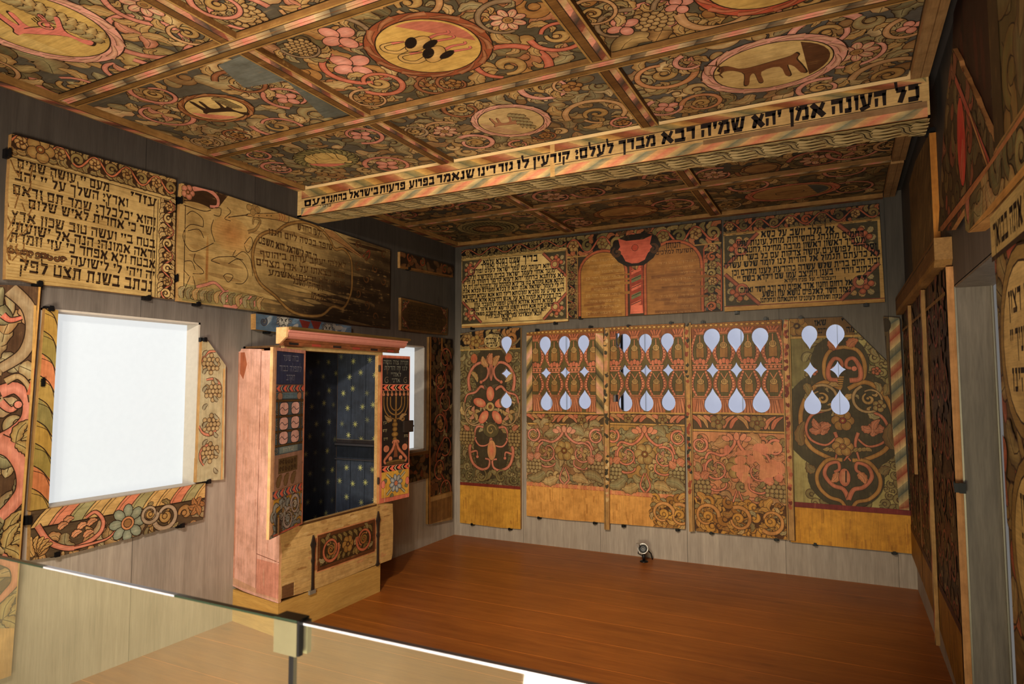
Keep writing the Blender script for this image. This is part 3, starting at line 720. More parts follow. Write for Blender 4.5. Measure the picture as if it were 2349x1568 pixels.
def storks(B, P, mc, a, b):
    ground(B, mc, a*.97, b*.97, (190, 116, 92), -.2)
    for k, (ox, oy) in enumerate(((-.1, .22), (-.02, -.28))):
        c = (mc[0]+ox*a, mc[1]+oy*b)
        B.rib([(c[0]-a*.2, c[1]-b*.02), (c[0]-a*.5, c[1]-b*.1), (c[0]-a*.7, c[1]+b*.06), (c[0]-a*.66, c[1]+b*.26), (c[0]-a*.42, c[1]+b*.26)], (.026, .012), (206, 168, 102))
        B.rib([(c[0]-a*.44, c[1]+b*.26), (c[0]-a*.18, c[1]+b*.2)], (.018, .004), (206, 120, 100), n=2)
        for j in (0, 1): B.rib([(c[0]+a*.2, c[1]+b*(.04-.08*j)), (c[0]+a*.45, c[1]+b*(.12-.2*j)), (c[0]+a*.72, c[1]+b*(.08-.2*j)), (c[0]+a*.76, c[1]+b*(.16-.2*j))], (.018, .010), (206, 120, 104), ow=.002)
        B.ell(c, a*.34, b*.19, (220, 184, 120), .4+k*.3, (196, 156, 92)); B.ell((c[0]-a*.1, c[1]+b*.1), a*.2, b*.1, (34, 24, 16), .8); B.ell((c[0]+a*.2, c[1]-b*.12), a*.2, b*.08, (34, 24, 16), .4)
def horse(B, P, mc, a, b):
    ground(B, mc, a*.97, b*.97, (210, 180, 112), 2.2)
    for t in range(9):
        for q in (0, 1): B.leaf((mc[0]+a*.55, mc[1]-b*.7+t*b*.16), (mc[0]+a*(.3+.5*q), mc[1]-b*.62+t*b*.17), .05, ((164, 152, 104), (196, 172, 112))[q], vein=False)
    blob(B, (mc[0]-a*.08, mc[1]), QUAD, a*.82, (218, 130, 112), 2.5)
    B.line([(mc[0]-a*.3, mc[1]+b*.1), (mc[0], mc[1]+b*.02), (mc[0]+a*.25, mc[1]-b*.12)], .005); B.curl((mc[0]+a*.15, mc[1]-b*.05), .04, 0, 1, 1, .01, (226, 146, 124), bulb=False)
    for t in range(6): B.line([(mc[0]+a*(.1+t*.06), mc[1]+b*.12), (mc[0]+a*(.16+t*.06), mc[1]+b*.22)], .004)
def hops(B, P, mc, a, b):
    ground(B, mc, a*.97, b*.97, (196, 160, 120), 2.8); blob(B, (mc[0]-a*.2, mc[1]), QUAD, a*.7, (170, 120, 86), 2.9)
    for t in range(16): B.leaf((mc[0]+a*(.12+.09*(t % 4)), mc[1]+b*(.5-.08*t)), (mc[0]+a*(.24+.1*(t % 4)), mc[1]+b*(.32-.07*t)), .05, (158, 150, 106), vein=False)
def wreath(B, P, mc, a, b):
    for k in range(26):
        t = 2*pi*k/26; B.ell((mc[0]+a*1.02*cos(t), mc[1]+b*1.02*sin(t)), .045, .02, (164, 150, 96), t+.7, (104, 98, 62), n=10)
    ground(B, mc, a*.9, b*.9, (206, 122, 100), 3.2); blob(B, mc, QUAD, a*.9, (206, 172, 104), 2.9)
def deer(B, P, mc, a, b):
    ground(B, mc, a*.98, b*.98, (96, 62, 36), -.9); blob(B, (mc[0]-a*.02, mc[1]-b*.05), QUAD, a*.92, (128, 82, 50), .12)
    for s in (-1, 1):
        c = (mc[0]-a*.82, mc[1]+b*.35)
        B.rib([c, (c[0]-a*.1, c[1]+b*.22*s), (c[0]-a*.3, c[1]+b*(.25*s+.1))], (.012, .004), (96, 62, 36), ow=.001)
        B.rib([(c[0]-a*.1, c[1]+b*.22*s), (c[0]-a*.06, c[1]+b*.42*s)], (.008, .003), (96, 62, 36), ow=.001, n=2)
def snake(B, P, mc, a, b):
    for j, q in enumerate((.98, .84, .7)):
        for k in range(40-j*6):
            t = 2*pi*(k+.5*j)/(40-j*6); B.ell((mc[0]+a*q*cos(t), mc[1]+b*q*sin(t)), .026, .018, (150, 136, 88), t+pi/2, (98, 88, 56), n=7)
    B.ell(mc, a*.52, b*.5, (120, 82, 46), n=20)
    for k in range(9): B.ell((mc[0]+a*.3*cos(k*.7), mc[1]+b*.3*sin(k*.7)), .03, .024, (156, 108, 66), n=8)
def town(B, P, mc, a, b):
    ground(B, mc, a*.96, b*.96, (96, 70, 40), 3.4)
    for k in range(5): B.rect((mc[0]-a*.1+k*.06, mc[1]-.02), (mc[0]-a*.1+k*.06+.04, mc[1]-.07-.02*(k % 2)), (190, 150, 100))
def boat(B, P, mc, a, b):
    ground(B, mc, a*.96, b*.96, (82, 86, 82), -.8)
    B.line([(mc[0]-a*.4, mc[1]-.02), (mc[0]-a*.1, mc[1]-.05), (mc[0]+a*.3, mc[1]-.02), (mc[0]+a*.25, mc[1]+.03), (mc[0]-a*.35, mc[1]+.03), (mc[0]-a*.4, mc[1]-.02)], .006)
    for k in range(5): B.line([(mc[0]+a*.5, mc[1]-b*.5+k*.06), (mc[0]+a*.75, mc[1]-b*.5+k*.06)], .005)
RM = (186, 92, 66)
cpanel(0, YT[0], YT[1], 11, 'ceiling panel with pink horse in a ring, upper left corner', ((92, 60), .30, .30, PK2, (200, 166, 96)),
  [((325, 80), .19, 2.6, 1, .03, PNK, .95, fT), ((300, 165), .14, .5, -1, .026, PNK, .9, fT), ((170, 200), .16, 2, 1, .026, PNK, .9, None), ((-40, 150), .16, 1, 1, .02, OCH), ((330, 10), .14, 4, -1, .02, PNK, .9, fP), ((430, 75), .1, 1, -1, .018, OCH)], horse, cols=((168, 158, 114), (128, 122, 82), (182, 158, 100), (104, 98, 68)))
cpanel(1, YT[0], YT[1], 12, 'ceiling panel with grapes and leaves at the top edge, left of centre', ((640, -120), .26, .24, RM, (200, 166, 96)),
  [((560, 35), .13, 0, 1, .02, PNK, .9, fG), ((690, 15), .14, 2, -1, .022, OCH, .9, fT), ((500, 10), .1, 1, 1, .02, PNK)])
cpanel(0, YT[1], YT[2], 13, 'ceiling panel with a black goat in an oval, blue-grey patched corner', ((496, 248), .215, .165, (150, 92, 52), (208, 178, 116)),
  [((375, 262), .15, .9, -1, .022, PNK, .95, fT), ((640, 290), .15, 2.6, 1, .022, PNK, .95, None), ((355, 215), .11, 1.5, 1, .02, PNK), ((660, 225), .12, 4, -1, .02, PNK, .9, fA), ((555, 190), .12, 2.5, -1, .02, BRN), ((545, 310), .08, 0, 1, .012, BRN, .9, fR), ((470, 325), .1, 1, -1, .018, (150, 140, 96))],
  lambda B, P, mc, a, b: (goat(B, P, mc, a, b), B.quad([(575, 118), (690, 178), (560, 200), (500, 148)], (112, 114, 104)), B.quad([(640, 168), (690, 178), (800, 262), (745, 270)], (104, 106, 96))))
cpanel(1, YT[1], YT[2], 14, 'large ceiling panel with two storks in a brown ring', ((983, 108), .285, .27, (150, 84, 52), (208, 168, 92)),
  [((810, 150), .19, 1.2, -1, .034, (190, 100, 72), .95, fA), ((1165, 150), .19, 4.5, 1, .034, (190, 100, 72), .95, None), ((1165, 45), .13, 1, 1, .02, OLV, .6, fP), ((780, 85), .16, 2, -1, .022, OLV, .6, fA), ((1000, 195), .1, 1, 1, .02, BRN, .9, fR), ((1040, 190), .08, 1, 1, .014, BRN, .9, fR), ((870, 190), .12, 3, 1, .026, (186, 104, 72)), ((690, 105), .1, 3, 1, .012, OLV, .5, fG), ((940, 5), .13, 3, -1, .026, (186, 150, 92)), ((1280, 80), .12, 3, 1, .022, (190, 100, 72)), ((850, 225), .1, 1, 1, .014, OCH, .9, fR)],
  storks, base=(92, 84, 64), cols=((176, 132, 76), (112, 104, 70), (176, 122, 84), (96, 92, 64), (190, 156, 96)), step=.12)
cpanel(2, YT[1], YT[2], 15, 'ceiling panel with fruit and grapes at the top right of the photo', ((1760, -60), .27, .26, RM, (204, 168, 96)),
  [((1500, 45), .13, 3, -1, .022, PNK, .7, fG), ((1430, 60), .12, 1, 1, .02, OLV, .5, fA), ((1650, 15), .15, 3, 1, .03, OCH, .9, fR), ((1850, 0), .14, 2, -1, .022, PNK), ((1560, 10), .1, 3, -1, .016, OLV, .5, fA), ((1360, 30), .1, 3, -1, .014, OCH)], base=(92, 84, 64), cols=((176, 132, 76), (112, 104, 70), (96, 92, 64), (190, 156, 96)))
cpanel(0, YT[2], YT[3], 16, 'ceiling panel with animals in a scaly leaf wreath, left end before the beam', ((748, 364), .23, .18, (154, 142, 92), (208, 176, 108)),
  [((640, 385), .11, .5, 1, .02, PNK, .9, fP), ((890, 378), .15, 3, -1, .024, PNK, .95, fA), ((660, 415), .08, 1, 1, .014, PNK, .8, fP), ((830, 310), .12, 4, 1, .02, PNK, .9, fA), ((590, 355), .08, 1, -1, .016, PNK), ((800, 415), .08, 1, 1, .014, BRN, .9, fR), ((930, 400), .07, 1, 1, .012, PNK)], wreath, step=.1)
cpanel(1, YT[2], YT[3], 17, 'ceiling panel with hops and an animal in a pink ring, centre', ((1172, 277), .225, .225, PK2, (206, 178, 128)),
  [((1020, 300), .13, .6, 1, .02, OCH, .6, fP), ((1370, 260), .17, 3.2, -1, .026, (200, 170, 110), .95, None), ((1090, 325), .11, 2, -1, .026, PK2), ((1250, 200), .12, 2.5, 1, .026, PK2, .9, None), ((1312, 197), .1, 1, 1, .014, OCH, .5, fR), ((1060, 250), .1, 1, 1, .02, BRN), ((1190, 330), .06, 1, 1, .014, PNK), ((1430, 280), .07, 1, 1, .014, PNK, .8, fR), ((950, 300), .08, 3, 1, .016, SAG), ((1250, 310), .07, 3, 1, .012, BRN, .8, fR)], hops, step=.095)
cpanel(2, YT[2], YT[3], 18, 'ceiling panel with a brown deer in a pink ring, right side', ((1770, 150), .315, .27, PK2, (212, 182, 124)),
  [((1520, 170), .15, 1, -1, .028, (190, 140, 84), .95, None), ((1965, 118), .15, 2, 1, .022, PK2, .8, fP), ((2040, 170), .16, 3, -1, .028, (176, 150, 96), .95), ((1530, 245), .11, 2, 1, .022, PK2, .7, fA), ((1890, 75), .14, .5, 1, .028, PK2), ((1610, 235), .1, 3, -1, .022, (180, 130, 80)), ((1880, 200), .1, 1, 1, .022, PK2), ((1590, 140), .08, 2, 1, .02, PK2, .5, fT), ((2090, 60), .09, 2, 1, .02, OCH, .8, fA)], deer, base=(92, 88, 80), step=.105)
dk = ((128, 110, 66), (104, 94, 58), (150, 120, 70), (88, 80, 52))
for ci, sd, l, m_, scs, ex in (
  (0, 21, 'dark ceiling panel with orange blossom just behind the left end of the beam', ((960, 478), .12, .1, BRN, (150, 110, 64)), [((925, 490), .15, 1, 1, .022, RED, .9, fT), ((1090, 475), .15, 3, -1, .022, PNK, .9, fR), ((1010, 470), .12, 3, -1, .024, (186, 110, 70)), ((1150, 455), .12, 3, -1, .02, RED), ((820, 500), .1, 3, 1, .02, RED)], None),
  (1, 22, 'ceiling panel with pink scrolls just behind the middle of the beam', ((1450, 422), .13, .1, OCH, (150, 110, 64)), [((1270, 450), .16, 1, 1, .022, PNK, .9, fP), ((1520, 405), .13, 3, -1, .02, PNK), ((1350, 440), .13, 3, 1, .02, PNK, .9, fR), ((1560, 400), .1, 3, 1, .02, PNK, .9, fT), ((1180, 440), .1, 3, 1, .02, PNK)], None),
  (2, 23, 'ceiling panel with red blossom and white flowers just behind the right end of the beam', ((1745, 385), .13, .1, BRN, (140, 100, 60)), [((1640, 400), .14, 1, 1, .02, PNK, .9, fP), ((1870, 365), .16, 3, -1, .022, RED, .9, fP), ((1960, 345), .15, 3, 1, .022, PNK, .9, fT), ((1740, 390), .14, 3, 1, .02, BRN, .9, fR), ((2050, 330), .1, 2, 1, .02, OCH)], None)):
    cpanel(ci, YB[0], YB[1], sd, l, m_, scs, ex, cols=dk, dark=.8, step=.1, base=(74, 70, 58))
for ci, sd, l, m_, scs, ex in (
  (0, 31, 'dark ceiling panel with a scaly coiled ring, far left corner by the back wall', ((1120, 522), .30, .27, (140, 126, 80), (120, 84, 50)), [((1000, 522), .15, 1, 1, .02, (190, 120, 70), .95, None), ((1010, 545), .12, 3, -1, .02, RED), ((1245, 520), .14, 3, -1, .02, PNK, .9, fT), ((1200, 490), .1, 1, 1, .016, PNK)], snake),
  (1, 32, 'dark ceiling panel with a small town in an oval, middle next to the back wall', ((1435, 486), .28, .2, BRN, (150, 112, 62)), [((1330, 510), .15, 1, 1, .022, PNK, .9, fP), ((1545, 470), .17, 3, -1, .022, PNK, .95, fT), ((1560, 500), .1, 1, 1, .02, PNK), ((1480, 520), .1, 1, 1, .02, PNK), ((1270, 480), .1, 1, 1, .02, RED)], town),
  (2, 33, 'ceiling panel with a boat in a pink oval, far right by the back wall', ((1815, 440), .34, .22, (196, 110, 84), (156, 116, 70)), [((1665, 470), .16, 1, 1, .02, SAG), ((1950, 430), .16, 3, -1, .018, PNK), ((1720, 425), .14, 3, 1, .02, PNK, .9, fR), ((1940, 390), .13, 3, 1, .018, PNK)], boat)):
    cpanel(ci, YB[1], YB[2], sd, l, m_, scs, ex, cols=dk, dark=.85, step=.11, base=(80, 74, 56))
# ================================================================== BOARDS ON THE WALLS
def lerp(a, b, t): return (a[0]+(b[0]-a[0])*t, a[1]+(b[1]-a[1])*t)
def band(B, a, b, h, n, base=DRK, cols=(OCH, SAG), stem=PNK, px=True, fl=(OCH, BRN), flowers=None, step=None, seed=5, wv=1.):
    """floral frieze running from a to b (centre line), total height h"""
    if px: a, b = B.p(*a), B.p(*b)
    dx, dy = b[0]-a[0], b[1]-a[1]; L = hypot(dx, dy); ex, ey = dx/L, dy/L; Q = lambda t, s: (a[0]+dx*t-ey*s*h, a[1]+dy*t+ex*s*h)
    B.add([([Q(0, -.5), Q(1, -.5), Q(1, .5), Q(0, .5)], base)])
    rng = random.Random(seed); m = max(2, int(L/h*3.2))
    for i in range(m):
        for sgn in (-1, 1):
            t = (i+rng.uniform(.2, .8))/m; p = Q(t, sgn*.3); an = atan2(ey, ex)+rng.uniform(-1.2, 1.2)+sgn*.6; l = h*rng.uniform(.4, .55)
            B.leaf((p[0]-cos(an)*l/2, p[1]-sin(an)*l/2), (p[0]+cos(an)*l/2, p[1]+sin(an)*l/2), l*.5, rng.choice(cols), bend=.3*sgn, lob=rng.choice((0, .4)), nl=3)
    pts = [Q(i/(n*8), .34*sin(i*pi/4)*wv) for i in range(n*8+1)]
    B.rib(pts, h*.09, mixc(stem, PK2, .2), mixc(stem, RED, .4), n=3)
    for i in range(n*2):
        c = Q((i+.5)/(n*2), -.02 if i % 2 else .02)
        if i % 2 == 0: B.rosette(c, h*.3, cols[0] if i % 4 else fl[0], fl[1], rot=i, n=6)
        else: B.curl(c, h*.3, i*1.3, 1.1, 1 if i % 4 == 1 else -1, h*.16, cols[i % len(cols)])
def mirror_scroll(B, cx, z0, z1, hw, col=PNK, base=None, n=2, seed=1, w_=.02, lc=OCH, fl=None):
    """symmetrical candelabra ornament: pairs of scrolling stems about a vertical axis"""
    for k in range(n):
        za, zb = z0+(z1-z0)*k/n, z0+(z1-z0)*(k+1)/n; r = min(hw*.48, (zb-za)*.42); zc = (za+zb)/2
        for s in (-1, 1):
            B.scroll((cx+s*hw*.5, zc), r, pi/2+s*(pi/2-.9)*(1 if k % 2 else 1), s*(1 if k % 2 else -1), w_, col, .9, fl if k % 2 else None, sprays=4, lc=lc)
        (fP, fR)[k % 2](B, (cx, zc), min(hw*.3, (zb-za)*.25))
def wavy(B, seed, n, x0, x1, z0, z1, col, w_):
    rng = random.Random(seed)
    for i in range(n):
        x = rng.uniform(x0, x1); z = rng.uniform(z0, z1); B.line([(x, z), (x+rng.uniform(-.03, .03), z+rng.uniform(.02, .08))], w_, col)
def corner_orn(B, p, sx, sz, k, col=(184, 112, 88)):
    """leafy triangle corner with pink bar and blossom; k size"""
    B.poly([(p[0], p[1]), (p[0]+sx*k, p[1]), (p[0], p[1]+sz*k)], (74, 66, 46), False)
    for j, (a, b) in enumerate(((.15, .6), (.6, .15), (.15, .15), (.38, .1), (.1, .38))):
        B.leaf((p[0]+sx*k*a, p[1]+sz*k*b), (p[0]+sx*k*(a+.14), p[1]+sz*k*(b+.16)), k*.16, (SAG, OCH)[j % 2])
    B.rib([(p[0]+sx*k*1.02, p[1]), (p[0], p[1]+sz*k*1.02)], k*.11, (172, 100, 76), (124, 70, 52), n=4)
    B.ell((p[0]+sx*k*.5, p[1]+sz*k*.5), k*.19, None, (172, 100, 76), n=14); B.ell((p[0]+sx*k*.5, p[1]+sz*k*.5), k*.1, None, (196, 168, 112), n=12)
    for a, b in ((.34, .34), (.44, .22), (.22, .44)): B.ell((p[0]+sx*k*a, p[1]+sz*k*b), k*.085, None, (196, 116, 84), c2=(156, 84, 58), n=10)
def lines(B, rows, T=None, col=(28, 19, 13), hk=1., bold=1.):
    for s, R, L, h in rows:
        if T: R, L = T(*R), T(*L)
        B.text(s, R, L, h*hk, col, bold=bold)
TX = (28, 18, 12)
# ---------------- LEFT WALL
T = lambda x, y: (x/3.7333, 280+y/3.7333)
B = Board(FL(.03), [(27, 307), (403, 412), (397, 686), (13, 640)], (186, 150, 88), .029, ow=.0035, seed=2, clip=None)
fr = B.fr; q = [fr.px(*p) for p in [(27, 307), (403, 412), (397, 686), (13, 640)]]
B = Board(FL(.03), [(27, 307), (403, 412), (397, 686), (180, 660), (90, 652), (50, 642), (13, 640), (15, 560), (20, 420)], (180, 152, 98), .029, ow=.0035, seed=2)
x0, z0, x1, z1 = B.bb
band(B, (x0, z1-.055), (x1, z1-.055), .11, 5, (66, 44, 24), ((168, 142, 88), (140, 124, 76)), (190, 112, 70), px=False)
B.rosette((x0+.13, z1-.06), .07, (170, 142, 86), BRN)
for dz in (.115, .135): B.line([(x0, z1-dz), (x1, z1-dz)], .004, DRK, False)
xr = fr.px(361, 560)[0]; band(B, (x1-.05, z1-.14), (x1-.05, z0), .095, 4, (62, 42, 24), ((176, 150, 98), (196, 172, 116)), (190, 112, 80), px=False, seed=8)
for dx in (-.004, -.028): B.line([(xr+dx, z1-.15), (xr+dx-.0, z0)], .004, DRK, False)
lines(B, [('מעם יי עושה שמים', (935, 600), (135, 388), .05), ('עזרי', (1335, 730), (1100, 660), .052),
 ('וארץ׃ השלך על יי יהב', (1095, 730), (115, 492), .05), ('והוא יכלכלך׃ שמר תם וראם', (1330, 890), (95, 610), .05),
 ('ישר כי אחרית לאיש שלום', (1325, 975), (230, 735), .05), ('בטח ביי ועשה טוב שכון ארץ', (1325, 1080), (85, 835), .05),
 ('וראה אמונה׃ הנה אל ישועתי', (1325, 1170), (80, 930), .05), ('אבטח ולא אפחד כי עזי וזמרת', (1325, 1255), (70, 1020), .05),
 ('יה ויהי לי לישועה', (1320, 1350), (590, 1215), .05), ('נכתב בשנת תצט לפק', (1300, 1455), (150, 1275), .064)], T, (48, 32, 18), .98, 1.05)
for k in range(9):
    c = fr.px(*T(540-k*55, 1178-k*10)); B.curl(c, .016, k, 1., (-1)**k, .008, (96, 64, 36), bulb=False)
wavy(B, 4, 30, x0, x0+.1, z0+.05, z1-.2, (120, 84, 44), .006)
for k in range(40): B.line([(x0+.01+.0*k, z0+.02+k*.016), (x0+.03+random.Random(k).random()*.5, z0+.02+k*.016)], .002, (150, 116, 64), False)
B.build('psalm_board', 'large board on the left wall above the window, with ten lines of black Hebrew', 'painted board', wear=.3, stain=.35)
# lion board
T = lambda x, y: (400+x/3.559, 380+y/3.559)
ol = [(417, 420), (500, 441), (895, 573), (893, 752), (800, 742), (620, 712), (556, 696), (550, 706), (408, 690), (406, 560)]
B = Board(FL(.03), ol, (172, 138, 80), .029, ow=.0025, seed=3); fr = B.fr
x0, z0, x1, z1 = B.bb
SH = lambda p, c: B.poly([fr.px(*T(*a)) for a in p], c)
def stainf(u, v):
    dk = max(0, min(1, (u-.42+(.62-v)*.55)*2.1))*(.55+.45*(1-max(0, v-.4))); dk = min(1, dk+max(0, .25-v)*max(0, u-.45)*2.)
    dk += .12*sin(v*38+u*9)*(.3+u); return mixc((184, 154, 98), (52, 36, 22), max(0, min(1, dk)))
B.shade(stainf, 40, 28)
SH([(80, 140), (440, 240), (370, 330), (290, 360), (75, 300)], (66, 44, 24))
for k in range(60):
    r_ = random.Random(k); a = r_.uniform(60, 1450); b = 150+a*.28+r_.uniform(40, 760); L_ = r_.uniform(100, 380); u_ = a/1780
    B.rib([fr.px(*T(a, b)), fr.px(*T(a+L_/2, b+L_*.13)), fr.px(*T(a+L_, b+L_*.25))], lambda t: .03*sin(pi*t), mixc(stainf(u_, .5), r_.choice(((206, 172, 108), (112, 76, 40), (150, 112, 62))), .3), out=False)
B.ell(fr.px(*T(470, 560)), .16, .12, (176, 124, 70), -.1, (184, 148, 90), out=False); B.ell(fr.px(*T(265, 820)), .012, .2, (146, 92, 46), 0, (176, 138, 80), out=False)
SH([(80, 960), (640, 1060), (740, 1180), (60, 1100)], (150, 134, 86))
def tl(pts, w_=.004, c=(58, 38, 22)): B.line([fr.px(*T(*p)) for p in pts], w_, c)
for pts in [[(60, 200), (100, 155), (140, 200), (120, 290)], [(170, 190), (230, 180), (340, 250), (350, 320), (290, 310), (280, 270)], [(180, 250), (230, 240), (300, 330)], [(90, 320), (75, 1080)], [(75, 320), (240, 370), (300, 360)]]: tl(pts, .005)
B.rib([fr.px(*T(*p)) for p in [(150, 190), (260, 190), (350, 260), (350, 330), (290, 330)]], (.03, .016), PNK, n=4); B.rosette(fr.px(*T(110, 215)), .05, PNK, BRN)
lion = [[(100, 400), (150, 370), (230, 430), (235, 500)], [(235, 500), (130, 480), (70, 560), (100, 660), (170, 700), (320, 630)], [(110, 530), (200, 520), (240, 590)], [(170, 715), (160, 780), (230, 850), (230, 880), (150, 880)],
 [(130, 900), (60, 1060)], [(300, 770), (360, 745), (500, 740)], [(300, 775), (370, 800)], [(440, 800), (520, 760), (580, 820), (600, 900), (560, 960), (500, 960)], [(500, 740), (560, 700), (620, 760), (640, 900)], [(400, 900), (440, 950), (480, 900), (430, 880), (400, 900)],
 [(330, 340), (380, 350), (370, 410), (320, 400)], [(320, 440), (300, 520), (330, 620)], [(430, 340), (460, 380), (410, 430), (460, 450)], [(570, 640), (620, 580), (640, 640), (600, 710), (570, 650)], [(500, 690), (480, 740), (560, 770)],
 [(80, 780), (140, 780), (170, 850)], [(75, 850), (120, 900)], [(150, 900), (170, 1000), (130, 1080), (220, 1100)], [(170, 1000), (230, 1060)]]
for p in lion: tl(p, .0045)
tl([(440, 420), (600, 400)], .006); SH([(600, 392), (840, 385), (920, 378), (930, 465), (830, 440), (600, 412)], (176, 138, 82)); tl([(600, 392), (840, 385), (920, 375), (935, 420), (920, 465), (830, 440), (600, 412), (600, 392)]); 
for x in (690, 755, 790): B.ell(fr.px(*T(x, 408)), .005, None, DRK, n=6, out=False)
for x in (850, 870, 890): tl([(x, 385), (x+12, 420), (x, 452)], .005, (150, 80, 54))
SH([(1225, 515), (1290, 530), (1540, 745), (1520, 750), (1230, 560)], (160, 116, 70)); tl([(1225, 510), (1290, 525), (1550, 750)]); tl([(1225, 560), (1320, 610), (1550, 755)]); tl([(1225, 510), (1215, 540), (1232, 566)])
B.rib([fr.px(*T(*p)) for p in [(1540, 740), (1590, 690), (1590, 740), (1560, 770)]], .014, (150, 70, 46), n=4)
for c in [(640, 350), (610, 340), (660, 330), (680, 360), (640, 380)]: B.ell(fr.px(*T(*c)), .022, None, (150, 118, 70), n=10)
B.rib([fr.px(*T(*p)) for p in [(600, 540), (660, 520), (700, 450), (650, 430), (640, 480)]], (.02, .01), (150, 118, 70), n=4)
cart = [(830, 545), (920, 480), (1060, 460), (1180, 510), (1260, 590), (1310, 680), (1380, 680), (1440, 760), (1450, 900), (1440, 1040), (1380, 1160), (1290, 1150), (1200, 1220), (1050, 1220), (930, 1170), (820, 1060), (700, 960), (650, 840), (640, 700), (680, 590), (760, 540), (830, 545)]
B.rib([fr.px(*T(*p)) for p in cart], .022, (158, 122, 68), (116, 80, 42), n=4)
for r_ in range(1):
    for s, R, L, h in [('תקעו בחודש', (1215, 585), (1000, 520), .05), ('שופר בכסה ליום חגנו', (1290, 690), (760, 560), .045), ('כי חק לישראל הוא משפט', (1160, 775), (680, 630), .05), ('לאלהי יעקב עדות ביהוסף', (1400, 835), (690, 740), .045), ('שמו בצאתו על ארץ מצרים', (1390, 920), (660, 810), .048), ('שפת לא ידעתי אשמע', (1390, 990), (760, 890), .04), ('הסירותי מסבל', (1210, 1025), (960, 960), .045), ('שכמו', (1220, 1110), (1110, 1080), .05)]:
        B.text(s, T(*R), T(*L), h, mixc((70, 46, 26), (120, 86, 46), random.Random(len(s)).uniform(0, .6)))
B.rib([fr.px(*T(*p)) for p in [(180, 990), (260, 970), (340, 960), (440, 1080), (390, 1110), (380, 1050), (440, 1020)]], (.02, .012), PNK, n=4)
B.rib([fr.px(*T(*p)) for p in [(400, 1150), (500, 1150), (560, 1090), (640, 1080), (650, 1150)]], (.03, .02), PNK, n=4)
for k in range(12): B.leaf(fr.px(*T(60+k*58, 1080+k*9)), fr.px(*T(90+k*58, 985+k*8)), .035, (SAG, OLV, OCH)[k % 3], bend=.3)
for k in range(10): B.curl(fr.px(*T(1500+(k % 4)*70, 650+(k*97) % 600)), .04, k, 1, 1, .012, (104, 70, 38), bulb=False)
B.build('lion_board', 'large stained board with faint lion, trumpets and round cartouche, beside the psalm board', wear=.45, stain=.8)
def flboard(px, label, off=.03, base=DRK, cols=(OCH, SAG), stem=PNK, step=.1, seed=4, th=.029, name='floral_board', dark=1., stain=.5, wear=.25, grain='h', after=None, ow=.003, **k):
    B = Board(FL(off), px, base, th, ow=ow, seed=seed)
    if step < 1: B.fill(B.bb, step, cols, seed, (), k.get('kinds', 'lllc'))
    if after: after(B, B.fr)
    return B.build(name, label, 'painted board', wear=wear, stain=stain, dark=dark, grain=grain)
flboard([(918, 577), (1040, 609), (1039, 636), (1020, 634), (918, 614)], 'narrow dark floral strip on the dark left wall near the far corner', cols=((110, 66, 34), (96, 60, 32), (84, 76, 44)), step=.09, dark=.75,
  after=lambda B, f: [B.curl(f.px(*c), .05, 1, 1, d, .018, (150, 76, 44)) for c, d in (((940, 592), 1), ((968, 600), -1), ((1020, 618), 1))]+[B.quad([(918, 609), (1039, 632), (1039, 636), (918, 614)], (140, 96, 50))])
def smalltext(B, f):
    x0, z0, x1, z1 = B.bb
    B.rect((x0+.02, z0+.02), (x1-.02, z1-.02), (86, 62, 32))
    for sx, sz, p in ((1, 1, (x0+.02, z0+.02)), (-1, 1, (x1-.02, z0+.02)), (1, -1, (x0+.02, z1-.02)), (-1, -1, (x1-.02, z1-.02))): corner_orn(B, p, sx, sz, .1, (100, 60, 36))
    for i in range(7): B.text(('מה טובו אהליך יעקב', 'משכנתיך ישראל ואני', 'ברב חסדך אבוא ביתך')[i % 3], (x1-.1, z1-.075-i*.03), (x0+.1, z1-.075-i*.03), .02, (44, 28, 16), px=False)
flboard([(920, 682), (960, 691), (1027, 708), (1026, 768), (980, 764), (920, 757)], 'small dark framed Hebrew text board above the second window', name='text_board', base=(120, 86, 44), step=5, dark=.7, after=smalltext)
def tallp(B, f):
    x0, z0, x1, z1 = B.bb
    pts = [(x0+.22+.1*sin(i*.9), z1-.1-i*.09) for i in range(17)]
    B.rib(pts, .022, (156, 76, 46), (110, 52, 32), n=3)
    for i in range(7): B.scroll((x0+.24+.05*(-1)**i, z1-.2-i*.22), .1, i, (-1)**i, .018, (160, 80, 50), .9, fR if i % 2 else None, sprays=2, lc=(110, 90, 50))
    B.rect((x0, z0), (x1, z0+.28), (172, 138, 90)); B.rect((x0+.03, z0+.03), (x1-.02, z0+.24), (138, 100, 58)); B.line([(x0, z0+.285), (x1, z0+.285)], .01, (150, 110, 60), False)
    for i in range(5): B.line([(x0+.06+i*.07, z0+.03), (x0+.06+i*.07, z0+.24)], .008, (110, 76, 42), False)
    B.rect((x0, z0), (x0+.025, z1), (170, 120, 62)); B.rect((x0+.2, z1-.13), (x0+.23, z1-.0), (160, 112, 58))
flboard([(985, 772), (1038, 778), (1036, 1191), (1003, 1196), (982, 1202)], 'tall dark floral board with pale bare foot, right of the second window in the corner', base=(36, 24, 16), cols=((74, 60, 34), (62, 52, 30), (96, 56, 32)), step=.075, dark=.8, after=tallp, grain='v')
flboard([(936, 1040), (984, 1033), (982, 1096), (937, 1108)], 'short dark floral board under the second window', base=(34, 24, 18), cols=((104, 74, 42), (84, 74, 46), (120, 60, 36)), step=.07, dark=.8, after=lambda B, f: B.quad([(936, 1040), (984, 1033), (984, 1040), (936, 1047)], (130, 92, 48)))
